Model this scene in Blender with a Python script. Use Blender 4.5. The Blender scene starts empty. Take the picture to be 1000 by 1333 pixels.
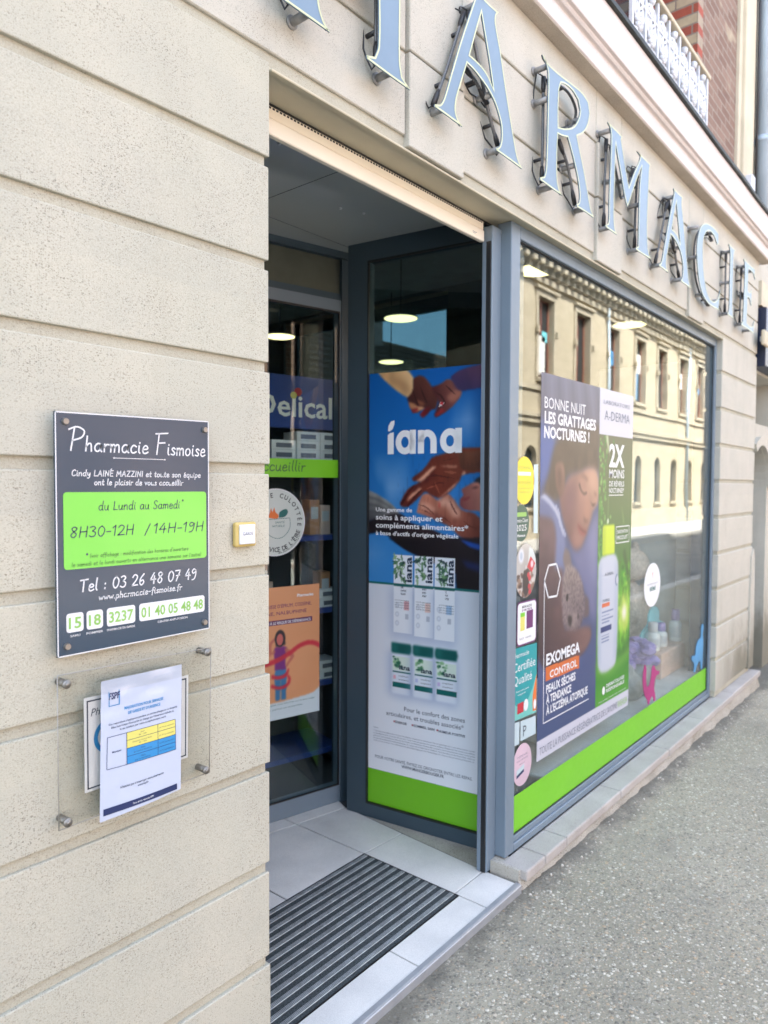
import bpy, bmesh, math, random
import numpy as np
from mathutils import Vector, Matrix, noise as mnoise
from mathutils.geometry import tessellate_polygon

rnd = random.Random(7)
SC = bpy.context.scene
COL = SC.collection
rad = math.radians

# ------------------------------------------------------------------ camera
cd = bpy.data.cameras.new("camera")
cam = bpy.data.objects.new("camera", cd)
COL.objects.link(cam)
SC.camera = cam
cd.sensor_fit = 'HORIZONTAL'
cd.sensor_width = 36.0
cd.lens = 33.292
cd.clip_start = 0.05
cd.clip_end = 600
yaw, pitch, roll = rad(39.6413), rad(-2.13524), rad(0.25854)
F = Vector((math.cos(yaw) * math.cos(pitch), math.sin(yaw) * math.cos(pitch), math.sin(pitch)))
Rt = F.cross(Vector((0, 0, 1))).normalized()
Up = Rt.cross(F)
R2 = Rt * math.cos(roll) + Up * math.sin(roll)
U2 = -Rt * math.sin(roll) + Up * math.cos(roll)
m = Matrix((R2, U2, -F)).transposed().to_4x4()
m.translation = Vector((0, -1.4, 1.5))
cam.matrix_world = m
cd.dof.use_dof = True
cd.dof.focus_distance = 1.9
cd.dof.aperture_fstop = 5.0

# ------------------------------------------------------------------ world, sun, exposure
W = bpy.data.worlds.new("World")
SC.world = W
W.use_nodes = True
nt = W.node_tree
nt.nodes.clear()
sky = nt.nodes.new('ShaderNodeTexSky')
sky.sky_type = 'NISHITA'
sky.sun_disc = False
SUN_EL, SUN_AZ = rad(54), rad(-12)
sky.sun_elevation = SUN_EL
sky.sun_rotation = SUN_AZ
sky.air_density = 1.0
sky.dust_density = 2.5
bg = nt.nodes.new('ShaderNodeBackground')
bg.inputs['Strength'].default_value = 0.15
wo = nt.nodes.new('ShaderNodeOutputWorld')
hs = nt.nodes.new('ShaderNodeHueSaturation')      # thin summer haze: a paler blue
hs.inputs['Saturation'].default_value = 0.62
nt.links.new(sky.outputs[0], hs.inputs['Color'])
nt.links.new(hs.outputs[0], bg.inputs[0])
nt.links.new(bg.outputs[0], wo.inputs[0])
sl = bpy.data.lights.new("sun", 'SUN')
sl.energy = 3.2
sl.angle = rad(0.53)
sl.color = (1.0, 0.95, 0.87)
so = bpy.data.objects.new("sun", sl)
COL.objects.link(so)
sv = Vector((math.sin(SUN_AZ) * math.cos(SUN_EL), math.cos(SUN_AZ) * math.cos(SUN_EL), math.sin(SUN_EL)))
so.rotation_euler = (-sv).to_track_quat('-Z', 'Y').to_euler()
so.location = (0, 20, 30)
SC.view_settings.view_transform = 'Standard'
SC.view_settings.look = 'None'
SC.view_settings.gamma = 1.0
SC.view_settings.exposure = 2.98
SC.render.engine = 'CYCLES'
SC.cycles.transparent_max_bounces = 24
SC.cycles.max_bounces = 10
SC.cycles.glossy_bounces = 6
SC.cycles.caustics_reflective = False
SC.cycles.caustics_refractive = False

# ------------------------------------------------------------------ colour + materials
def lin(c):
    return tuple((v / 12.92 if v <= 0.04045 else ((v + 0.055) / 1.055) ** 2.4) for v in c)
def rgb(r, g, b, k=0.70):
    """printed colour as seen on the photograph -> reflectance"""
    return tuple(v * k for v in lin((r / 255, g / 255, b / 255)))
def N(nt, t, **k):
    n = nt.nodes.new(t)
    for a, v in k.items():
        setattr(n, a, v)
    return n
def newmat(name):
    M = bpy.data.materials.new(name)
    M.use_nodes = True
    nt = M.node_tree
    b = nt.nodes['Principled BSDF']
    return M, nt, b
def math_node(nt, op, a, b=None, clamp=False):
    n = N(nt, 'ShaderNodeMath', operation=op, use_clamp=clamp)
    for i, v in enumerate((a, b)):
        if v is None: continue
        if isinstance(v, (int, float)): n.inputs[i].default_value = v
        else: nt.links.new(v, n.inputs[i])
    return n.outputs[0]
def mixc(nt, f, a, b):
    n = N(nt, 'ShaderNodeMix', data_type='RGBA')
    for i, v in ((0, f), (6, a), (7, b)):
        if isinstance(v, (int, float)): n.inputs[i].default_value = v
        elif isinstance(v, tuple): n.inputs[i].default_value = (*v[:3], 1)
        else: nt.links.new(v, n.inputs[i])
    return n.outputs[2]
def ramp(nt, f, p0, p1):
    n = N(nt, 'ShaderNodeMapRange')
    n.interpolation_type = 'SMOOTHSTEP'
    nt.links.new(f, n.inputs[0])
    n.inputs[1].default_value = p0
    n.inputs[2].default_value = p1
    return n.outputs[0]
def pos(nt, scale=(1, 1, 1)):
    g = N(nt, 'ShaderNodeNewGeometry')
    mp = N(nt, 'ShaderNodeMapping')
    mp.inputs['Scale'].default_value = scale
    nt.links.new(g.outputs['Position'], mp.inputs[0])
    return mp.outputs[0]
def noise(nt, vec, scale, detail=4, rough=0.55):
    n = N(nt, 'ShaderNodeTexNoise')
    n.inputs['Scale'].default_value = scale
    n.inputs['Detail'].default_value = detail
    n.inputs['Roughness'].default_value = rough
    nt.links.new(vec, n.inputs['Vector'])
    return n.outputs['Fac']
def bump(nt, b, h, strength, dist=0.002):
    n = N(nt, 'ShaderNodeBump')
    n.inputs['Strength'].default_value = strength
    n.inputs['Distance'].default_value = dist
    nt.links.new(h, n.inputs['Height'])
    nt.links.new(n.outputs[0], b.inputs['Normal'])

def pmat(name, c, rough=0.5, metal=0.0, var=0.12, vs=6.0, bs=0.0, bscale=80, coat=0.0, spec=0.5, rvar=0.1):
    M, nt, b = newmat(name)
    p = pos(nt)
    f = ramp(nt, noise(nt, p, vs), 0.25, 0.75)
    a = tuple(v * (1 - var) for v in c)
    d = tuple(min(1, v * (1 + var)) for v in c)
    nt.links.new(mixc(nt, f, a, d), b.inputs['Base Color'])
    fr = noise(nt, p, vs * 7, 3)
    rr = math_node(nt, 'ADD', math_node(nt, 'MULTIPLY', fr, rvar * 2), rough - rvar, True)
    nt.links.new(rr, b.inputs['Roughness'])
    b.inputs['Metallic'].default_value = metal
    b.inputs['Coat Weight'].default_value = coat
    b.inputs['Coat Roughness'].default_value = 0.08
    b.inputs['Specular IOR Level'].default_value = spec
    if bs:
        bump(nt, b, noise(nt, p, bscale, 4), bs)
    return M

def stone_mat(name, c1, c2, c3, pit=0.30, pits=True, pitcol=(0.10, 0.085, 0.065), moss=0.0, streak=0.0, course=0.0):
    """pale pitted limestone: broad tint drift, fine grain, scattered dark pores"""
    M, nt, b = newmat(name)
    p = pos(nt)
    n1 = ramp(nt, noise(nt, p, 1.7, 3), 0.3, 0.7)
    n2 = ramp(nt, noise(nt, p, 5.0, 5), 0.35, 0.7)
    col = mixc(nt, n1, c1, c2)
    col = mixc(nt, math_node(nt, 'MULTIPLY', n2, 0.6), col, c3)
    g = noise(nt, p, 420, 2)
    gr = ramp(nt, g, 0.2, 0.8)
    dk = N(nt, 'ShaderNodeMix', data_type='RGBA', blend_type='MULTIPLY')
    dk.inputs[0].default_value = 1.0
    nt.links.new(col, dk.inputs[6])
    nt.links.new(mixc(nt, gr, (0.86, 0.85, 0.84), (1.08, 1.08, 1.08)), dk.inputs[7])
    col = dk.outputs[2]
    h = math_node(nt, 'MULTIPLY', g, 0.25)
    if pits:
        clump = ramp(nt, noise(nt, p, 7, 3), 0.40, 0.66)
        for sc, thr, rr in ((135, 0.66, 0.23), (240, 0.50, 0.30), (48, 0.86, 0.12)):
            pv = pos(nt, (1.0, 1.0, 1.35))
            wob = N(nt, 'ShaderNodeTexNoise')
            wob.inputs['Scale'].default_value = sc * 1.5
            nt.links.new(pv, wob.inputs['Vector'])
            ad = N(nt, 'ShaderNodeVectorMath', operation='MULTIPLY_ADD')
            nt.links.new(wob.outputs['Color'], ad.inputs[0])
            ad.inputs[1].default_value = (0.7 / sc,) * 3
            nt.links.new(pv, ad.inputs[2])
            v = N(nt, 'ShaderNodeTexVoronoi')
            v.inputs['Scale'].default_value = sc
            nt.links.new(ad.outputs[0], v.inputs['Vector'])
            sx = N(nt, 'ShaderNodeSeparateColor')
            nt.links.new(v.outputs['Color'], sx.inputs[0])
            sel = math_node(nt, 'GREATER_THAN', sx.outputs[0], thr)
            near = ramp(nt, v.outputs['Distance'], rr * 1.5, rr * 0.7)
            k = math_node(nt, 'MULTIPLY', math_node(nt, 'MULTIPLY', sel, near), math_node(nt, 'ADD', math_node(nt, 'MULTIPLY', clump, 0.55), 0.42))
            col = mixc(nt, math_node(nt, 'MULTIPLY', k, pit * 2.1, True), col, pitcol)
            h = math_node(nt, 'SUBTRACT', h, k)
    if course:      # each course was cut from a different bed
        sp0 = N(nt, 'ShaderNodeSeparateXYZ')
        nt.links.new(p, sp0.inputs[0])
        fl0 = math_node(nt, 'FLOOR', math_node(nt, 'DIVIDE', math_node(nt, 'ADD', sp0.outputs[2], 10.001), 0.26))
        wn0 = N(nt, 'ShaderNodeTexWhiteNoise', noise_dimensions='1D')
        nt.links.new(fl0, wn0.inputs['W'])
        mu0 = N(nt, 'ShaderNodeMix', data_type='RGBA', blend_type='MULTIPLY')
        mu0.inputs[0].default_value = 1.0
        nt.links.new(col, mu0.inputs[6])
        nt.links.new(mixc(nt, wn0.outputs['Value'], (1 - course, 1 - course * .9, 1 - course * .7), (1 + course * .6, 1 + course * .5, 1 + course * .3)), mu0.inputs[7])
        col = mu0.outputs[2]
    if streak:      # rain streaks and soot
        sn = ramp(nt, noise(nt, pos(nt, (7, 7, 0.55)), 1.0, 5, 0.65), 0.52, 0.80)
        col = mixc(nt, math_node(nt, 'MULTIPLY', sn, streak), col, (0.20, 0.175, 0.13))
    if moss:        # damp green-grey stain climbing from the foot
        sp = N(nt, 'ShaderNodeSeparateXYZ')
        nt.links.new(p, sp.inputs[0])
        k_ = ramp(nt, math_node(nt, 'ADD', sp.outputs[2], math_node(nt, 'MULTIPLY', noise(nt, pos(nt, (5, 5, 2)), 1.0, 5, 0.7), -1.0)), 0.05, -0.45)
        xx = ramp(nt, sp.outputs[0], 5.3, 6.2)
        col = mixc(nt, math_node(nt, 'MULTIPLY', math_node(nt, 'MULTIPLY', k_, xx), moss), col, (0.15, 0.14, 0.10))
    nt.links.new(col, b.inputs['Base Color'])
    b.inputs['Roughness'].default_value = 0.9
    b.inputs['Specular IOR Level'].default_value = 0.25
    bump(nt, b, h, 0.55, 0.0016)
    return M

def glass_mat(name, ior=1.55, tint=(0.9, 0.95, 0.94), rough=0.0):
    M = bpy.data.materials.new(name)
    M.use_nodes = True
    nt = M.node_tree
    nt.nodes.clear()
    o = N(nt, 'ShaderNodeOutputMaterial')
    t = N(nt, 'ShaderNodeBsdfTransparent')
    t.inputs[0].default_value = (*tint, 1)
    g = N(nt, 'ShaderNodeBsdfGlossy')
    g.inputs['Roughness'].default_value = rough
    # float glass is never quite flat: a slow waviness of the reflections
    p = pos(nt)
    bp = N(nt, 'ShaderNodeBump')
    bp.inputs['Strength'].default_value = 0.06
    bp.inputs['Distance'].default_value = 0.01
    nt.links.new(noise(nt, p, 1.6, 1), bp.inputs['Height'])
    nt.links.new(bp.outputs[0], g.inputs['Normal'])
    f = N(nt, 'ShaderNodeFresnel')
    # same reflectance on both faces of the pane (the node inverts the index on back faces)
    gg = N(nt, 'ShaderNodeNewGeometry')
    k = N(nt, 'ShaderNodeMix', data_type='FLOAT')
    nt.links.new(gg.outputs['Backfacing'], k.inputs[0])
    k.inputs[2].default_value = ior
    k.inputs[3].default_value = 1 / ior
    nt.links.new(k.outputs[0], f.inputs['IOR'])
    mx = N(nt, 'ShaderNodeMixShader')
    nt.links.new(f.outputs[0], mx.inputs[0])
    nt.links.new(t.outputs[0], mx.inputs[1])
    nt.links.new(g.outputs[0], mx.inputs[2])
    nt.links.new(mx.outputs[0], o.inputs[0])
    return M

def vcol_mat(name, rough=0.45, coat=0.0):
    M, nt, b = newmat(name)
    a = N(nt, 'ShaderNodeVertexColor')
    a.layer_name = 'print'
    nt.links.new(a.outputs[0], b.inputs['Base Color'])
    b.inputs['Roughness'].default_value = rough
    b.inputs['Coat Weight'].default_value = coat
    return M

def aggregate_mat(name):
    """weathered exposed-aggregate footway: grey binder, pale and brown pebbles"""
    M, nt, b = newmat(name)
    p = pos(nt)
    big = ramp(nt, noise(nt, p, 0.9, 4), 0.3, 0.75)
    col = mixc(nt, big, (0.265, 0.247, 0.185), (0.355, 0.33, 0.25))
    h = None
    for sc, th in ((64, 0.0), (135, 0.15)):
        v = N(nt, 'ShaderNodeTexVoronoi')
        v.inputs['Scale'].default_value = sc
        nt.links.new(p, v.inputs['Vector'])
        s = N(nt, 'ShaderNodeSeparateColor')
        nt.links.new(v.outputs['Color'], s.inputs[0])
        cr = N(nt, 'ShaderNodeValToRGB')
        el = cr.color_ramp.elements
        el[0].position, el[0].color = 0.0, (0.16, 0.147, 0.115, 1)
        el[1].position, el[1].color = 1.0, (0.66, 0.62, 0.51, 1)
        for ps, cc in ((0.45, (0.29, 0.275, 0.22)), (0.66, (0.385, 0.36, 0.295)), (0.80, (0.42, 0.31, 0.19)), (0.88, (0.54, 0.51, 0.42))):
            e = el.new(ps)
            e.color = (*cc, 1)
        nt.links.new(s.outputs[0], cr.inputs[0])
        m_ = ramp(nt, v.outputs['Distance'], 0.50, 0.34)
        m_ = math_node(nt, 'MULTIPLY', m_, 0.92 if sc < 100 else 0.65)
        col = mixc(nt, m_, col, cr.outputs[0])
        hh = math_node(nt, 'MULTIPLY', ramp(nt, v.outputs['Distance'], 0.6, 0.1), 1.0 if sc < 100 else 0.5)
        h = hh if h is None else math_node(nt, 'ADD', h, hh)
    st = ramp(nt, noise(nt, p, 1.9, 6, 0.7), 0.50, 0.72)
    col = mixc(nt, math_node(nt, 'MULTIPLY', st, 0.42), col, (0.17, 0.165, 0.14))
    sp = N(nt, 'ShaderNodeSeparateXYZ')
    nt.links.new(p, sp.inputs[0])
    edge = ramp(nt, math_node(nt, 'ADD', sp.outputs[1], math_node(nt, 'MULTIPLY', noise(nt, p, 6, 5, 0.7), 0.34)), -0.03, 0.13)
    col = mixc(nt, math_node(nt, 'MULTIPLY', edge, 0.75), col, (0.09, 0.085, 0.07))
    nt.links.new(col, b.inputs['Base Color'])
    b.inputs['Roughness'].default_value = 0.88
    bump(nt, b, h, 0.7, 0.003)
    return M

def brick_mat(name, c1, c2, mortar, bw=0.22, bh=0.066, axis='x', alt=None, speck=None):
    M, nt, b = newmat(name)
    g = N(nt, 'ShaderNodeNewGeometry')
    s = N(nt, 'ShaderNodeSeparateXYZ')
    nt.links.new(g.outputs['Position'], s.inputs[0])
    cx = N(nt, 'ShaderNodeCombineXYZ')
    nt.links.new(s.outputs[0 if axis == 'x' else 1], cx.inputs[0])
    nt.links.new(s.outputs[2], cx.inputs[1])
    br = N(nt, 'ShaderNodeTexBrick')
    br.inputs['Scale'].default_value = 1.0
    br.inputs['Brick Width'].default_value = bw
    br.inputs['Row Height'].default_value = bh
    br.inputs['Mortar Size'].default_value = 0.006
    br.inputs['Mortar Smooth'].default_value = 0.2
    br.inputs['Color1'].default_value = (*c1, 1)
    br.inputs['Color2'].default_value = (*c2, 1)
    br.inputs['Mortar'].default_value = (*mortar, 1)
    nt.links.new(cx.outputs[0], br.inputs['Vector'])
    col = br.outputs['Color']
    if alt:
        row = math_node(nt, 'FLOOR', math_node(nt, 'DIVIDE', s.outputs[2], bh))
        par = math_node(nt, 'MODULO', row, 2.0)
        br2 = N(nt, 'ShaderNodeTexBrick')
        for k in ('Scale', 'Brick Width', 'Row Height', 'Mortar Size', 'Mortar Smooth'):
            br2.inputs[k].default_value = br.inputs[k].default_value
        br2.inputs['Color1'].default_value = (*alt[0], 1)
        br2.inputs['Color2'].default_value = (*alt[1], 1)
        br2.inputs['Mortar'].default_value = (*mortar, 1)
        nt.links.new(cx.outputs[0], br2.inputs['Vector'])
        col = mixc(nt, par, col, br2.outputs['Color'])
    p = pos(nt)
    if speck:
        k = ramp(nt, noise(nt, p, 2.2, 2), 0.62, 0.70)
        col = mixc(nt, math_node(nt, 'MULTIPLY', k, 0.75), col, speck)
    k = noise(nt, p, 30, 4)
    mu = N(nt, 'ShaderNodeMix', data_type='RGBA', blend_type='MULTIPLY')
    mu.inputs[0].default_value = 1
    nt.links.new(col, mu.inputs[6])
    nt.links.new(mixc(nt, k, (0.75, 0.75, 0.75), (1.15, 1.15, 1.15)), mu.inputs[7])
    nt.links.new(mu.outputs[2], b.inputs['Base Color'])
    b.inputs['Roughness'].default_value = 0.9
    bump(nt, b, math_node(nt, 'SUBTRACT', math_node(nt, 'MULTIPLY', k, 0.4), br.outputs['Fac']), 0.6, 0.004)
    return M

def emit_mat(name, c, s):
    M, nt, b = newmat(name)
    b.inputs['Base Color'].default_value = (*c, 1)
    b.inputs['Emission Color'].default_value = (*c, 1)
    b.inputs['Emission Strength'].default_value = s
    return M

MT = {}
MT['stone'] = stone_mat('limestone', (0.452, 0.444, 0.364), (0.490, 0.472, 0.388), (0.430, 0.424, 0.356), pit=0.22, course=0.055, streak=0.14)
MT['stone_far'] = stone_mat('limestone_smooth', (0.492, 0.476, 0.410), (0.522, 0.500, 0.434), (0.458, 0.450, 0.390), pit=0.20, moss=0.8, streak=0.24, course=0.03)
MT['groove'] = stone_mat('groove_stone', (0.43, 0.415, 0.335), (0.46, 0.44, 0.355), (0.36, 0.34, 0.27), pit=0.15, streak=0.25)
MT['cornice'] = stone_mat('painted_cornice', (0.60, 0.555, 0.535), (0.62, 0.575, 0.56), (0.56, 0.515, 0.485), pits=False)
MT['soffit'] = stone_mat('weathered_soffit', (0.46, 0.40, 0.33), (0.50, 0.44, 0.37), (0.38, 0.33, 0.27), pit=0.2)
MT['beige'] = pmat('beige_lacquer', (0.77, 0.72, 0.60), 0.35, var=0.03, vs=2)
MT['ochre'] = pmat('ochre_painted_soffit', (0.50, 0.46, 0.34), 0.6, var=0.1, vs=3, bs=0.1)
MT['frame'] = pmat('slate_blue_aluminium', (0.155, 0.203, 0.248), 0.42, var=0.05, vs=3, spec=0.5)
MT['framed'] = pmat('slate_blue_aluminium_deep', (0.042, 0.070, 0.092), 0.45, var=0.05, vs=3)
MT['seal'] = pmat('black_rubber', (0.012, 0.013, 0.014), 0.5)
MT['glass'] = glass_mat('shop_glass', 1.80, (0.95, 0.98, 0.97))
MT['glass2'] = glass_mat('vestibule_glass', 1.9, (0.72, 0.82, 0.82))
MT['glassdoor'] = glass_mat('door_glass', 1.75, (0.90, 0.96, 0.95))
MT['tinted'] = glass_mat('tinted_added_glass', 1.5, (0.22, 0.29, 0.32))  # dark tint that dims the sky patch behind the added window
MT['acrylic'] = glass_mat('clear_acrylic', 1.42, (0.955, 0.955, 0.94), 0.03)
MT['green'] = pmat('lime_green_vinyl', rgb(128, 212, 36, .74), 0.4, var=0.02)
MT['green2'] = pmat('sign_green', rgb(132, 226, 84), 0.25, var=0.01, coat=0.15, rvar=0.01)
MT['slate'] = pmat('slate_blue_print', rgb(50, 76, 98, .62), 0.22, var=0.02, coat=0.12, rvar=0.01)
MT['white'] = pmat('white_print', (0.64, 0.66, 0.68), 0.4, var=0.02)
MT['fill_panel'] = pmat('pale_fill_panel', (0.62, 0.67, 0.65), 0.7)  # pale tone of the panel added to brighten the window view
MT['white2'] = pmat('white_vinyl', (0.90, 0.91, 0.92), 0.4, var=0.01)
MT['paper'] = pmat('white_paper', (0.44, 0.49, 0.60), 0.22, var=0.02, coat=0.25, rvar=0.02)
MT['greenink'] = pmat('green_ink', rgb(150, 205, 100), 0.4, var=0.02)
MT['darkgreenink'] = pmat('dark_green_ink', rgb(70, 120, 60), 0.4, var=0.02)
MT['navyink'] = pmat('navy_ink', rgb(30, 50, 100), 0.4, var=0.02)
MT['slateink'] = pmat('slate_ink', rgb(50, 66, 90), 0.4, var=0.02)
MT['blueink'] = pmat('blue_ink', rgb(50, 150, 215), 0.4, var=0.02)
MT['greyink'] = pmat('grey_ink', rgb(120, 128, 145), 0.5, var=0.02)
MT['yellowink'] = pmat('yellow_ink', rgb(235, 228, 120), 0.5, var=0.02)
MT['blackink'] = pmat('black_ink', rgb(32, 36, 44), 0.5, var=0.02)
MT['orangeink'] = pmat('orange_ink', rgb(240, 125, 55), 0.5, var=0.02)
MT['purpleink'] = pmat('purple_ink', rgb(110, 40, 110), 0.5, var=0.02)
MT['tealink'] = pmat('teal_ink', rgb(20, 110, 105), 0.5, var=0.02)
MT['redink'] = pmat('red_ink', rgb(200, 40, 60), 0.5, var=0.02)
MT['paleedge'] = pmat('acrylic_edge', (0.33, 0.32, 0.29), 0.3)
MT['alustrip'] = pmat('worn_aluminium_strip', (0.36, 0.385, 0.385), 0.5, 0.2, var=0.25, vs=30)
MT['steel'] = pmat('brushed_steel', (0.25, 0.235, 0.21), 0.42, 0.7, var=0.06, vs=60)
MT['alu'] = pmat('aluminium', (0.36, 0.375, 0.39), 0.42, 0.35, var=0.08, vs=20)
MT['tube'] = pmat('grey_neon_tube', (0.10, 0.10, 0.10), 0.25, var=0.2, vs=30, coat=0.4)
MT['bracket'] = pmat('grey_bracket', (0.27, 0.265, 0.255), 0.5, 0.3, var=0.2, vs=30)
MT['rubber'] = pmat('black_cable', (0.02, 0.02, 0.022), 0.45)
MT['letter'] = pmat('blue_grey_letter_face', rgb(140, 167, 190, .56), 0.38, var=0.04, vs=8)
MT['ledge'] = pmat('pale_yellow_edge', rgb(226, 232, 186), 0.4, var=0.06, vs=10)
MT['tile'] = stone_mat('pale_grey_porcelain', (0.69, 0.68, 0.645), (0.74, 0.73, 0.69), (0.56, 0.56, 0.54), pits=False, streak=0.10)
MT['tile'].node_tree.nodes['Principled BSDF'].inputs['Roughness'].default_value = 0.42
MT['grout'] = pmat('grey_grout', (0.06, 0.06, 0.06), 0.9, var=0.2, vs=30)
MT['matcloth'] = pmat('charcoal_carpet_insert', (0.046, 0.055, 0.058), 0.95, var=0.7, vs=260, bs=1.0, bscale=400)
MT['ceil'] = pmat('glossy_white_ceiling', (0.58, 0.62, 0.60), 0.05, var=0.03, vs=2, coat=1.0, rvar=0.01)
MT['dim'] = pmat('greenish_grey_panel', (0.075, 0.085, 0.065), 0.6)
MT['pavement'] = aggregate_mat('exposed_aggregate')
MT['asphalt'] = pmat('worn_asphalt', (0.19, 0.188, 0.18), 0.9, var=0.25, vs=1.3, bs=0.5, bscale=160)
MT['kerb'] = pmat('granite_kerb', (0.46, 0.45, 0.42), 0.8, var=0.15, vs=8, bs=0.3)
MT['sill'] = stone_mat('pinkish_sill_stone', (0.43, 0.405, 0.375), (0.48, 0.455, 0.425), (0.37, 0.34, 0.315), pits=True, pit=0.15, streak=0.2)
MT['mortar'] = stone_mat('crumbly_mortar', (0.46, 0.435, 0.375), (0.52, 0.50, 0.44), (0.30, 0.28, 0.235), pit=0.6)
MT['brick'] = brick_mat('pink_brown_brick', (0.165, 0.092, 0.066), (0.235, 0.150, 0.112), (0.28, 0.24, 0.19), speck=(0.50, 0.44, 0.30))
MT['quoin'] = brick_mat('red_and_cream_brick', (0.34, 0.07, 0.04), (0.29, 0.065, 0.04), (0.30, 0.25, 0.20), alt=((0.34, 0.28, 0.20), (0.30, 0.24, 0.18)))
MT['quoin_y'] = brick_mat('red_and_cream_brick_return', (0.34, 0.075, 0.04), (0.30, 0.07, 0.045), (0.25, 0.19, 0.15), axis='y', alt=((0.47, 0.37, 0.24), (0.42, 0.32, 0.21)))
MT['cream'] = stone_mat('cream_render', (0.55, 0.49, 0.37), (0.59, 0.53, 0.41), (0.47, 0.42, 0.32), pits=False)
MT['zinc'] = pmat('zinc_downpipe', (0.36, 0.44, 0.51), 0.45, 0.1, var=0.12, vs=3)
MT['flash'] = pmat('dark_zinc_gutter', (0.022, 0.026, 0.024), 0.6, 0.2, var=0.4, vs=12)
MT['iron'] = pmat('white_painted_iron', (0.56, 0.58, 0.62), 0.5, var=0.1, vs=25)
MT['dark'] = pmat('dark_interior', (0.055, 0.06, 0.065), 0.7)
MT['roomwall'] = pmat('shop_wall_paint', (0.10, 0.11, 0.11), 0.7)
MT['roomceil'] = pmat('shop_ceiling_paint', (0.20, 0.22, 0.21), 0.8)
MT['navy'] = pmat('navy_blue_panel', rgb(34, 66, 140, 1), 0.4)
MT['whitebox'] = pmat('white_carton', (0.84, 0.86, 0.88), 0.55, var=0.06)
MT['lamp'] = emit_mat('lit_lamp_diffuser', (1.0, 0.86, 0.40), 0.45)
MT['yellowstone'] = brick_mat('coursed_sandstone', (0.46, 0.40, 0.285), (0.51, 0.445, 0.325), (0.36, 0.31, 0.22), bw=0.85, bh=0.33)
MT['yellowtrim'] = stone_mat('yellow_sandstone_trim', (0.47, 0.42, 0.32), (0.52, 0.465, 0.36), (0.37, 0.325, 0.24), pits=False, streak=0.5)
MT['pane'] = pmat('dark_window_pane', (0.03, 0.035, 0.04), 0.08, var=0.1, spec=0.7)
MT['redwood'] = pmat('red_brown_window_frame', (0.26, 0.09, 0.06), 0.5)
MT['whitewood'] = pmat('white_window_frame', (0.7, 0.7, 0.68), 0.5)
MT['rooftile'] = pmat('brown_roof_tiles', (0.17, 0.105, 0.07), 0.85, var=0.3, vs=4)
MT['housewall'] = brick_mat('pink_house_brick', (0.52, 0.36, 0.30), (0.58, 0.42, 0.36), (0.56, 0.50, 0.45))
MT['print'] = vcol_mat('printed_poster', 0.4)
MT['printgloss'] = vcol_mat('printed_sticker', 0.3, 0.3)
MT['lavender'] = pmat('lavender_plastic', rgb(160, 145, 205, 1), 0.5)
MT['clear'] = pmat('milky_bottle', (0.84, 0.88, 0.86), 0.25, coat=0.3)
MT['tealboard'] = pmat('teal_foam_board', rgb(120, 205, 215, 1), 0.6)
MT['pinkwood'] = pmat('pink_beige_crate', (0.80, 0.56, 0.45), 0.7, var=0.12, vs=14)
MT['magenta'] = pmat('magenta_cutout', rgb(190, 40, 130), 0.4)
MT['skyblue'] = pmat('sky_blue_cutout', rgb(85, 165, 220), 0.4)
MT['plush'] = pmat('beige_plush', (0.78, 0.67, 0.55), 0.95, var=0.2, vs=60, bs=0.8, bscale=220)
MT['greyfelt'] = pmat('grey_ceramic', (0.32, 0.35, 0.34), 0.5, var=0.25, vs=20)
MT['wood'] = pmat('pale_wood', (0.52, 0.41, 0.26), 0.6, var=0.15, vs=30)
MT['greyboard'] = pmat('grey_display_board', (0.74, 0.76, 0.75), 0.6)
MT['bellyellow'] = pmat('aged_yellow_plastic', rgb(222, 196, 118), 0.4, var=0.05)
MT['signblue'] = pmat('dark_navy_sign', rgb(18, 34, 66), 0.35)

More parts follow.
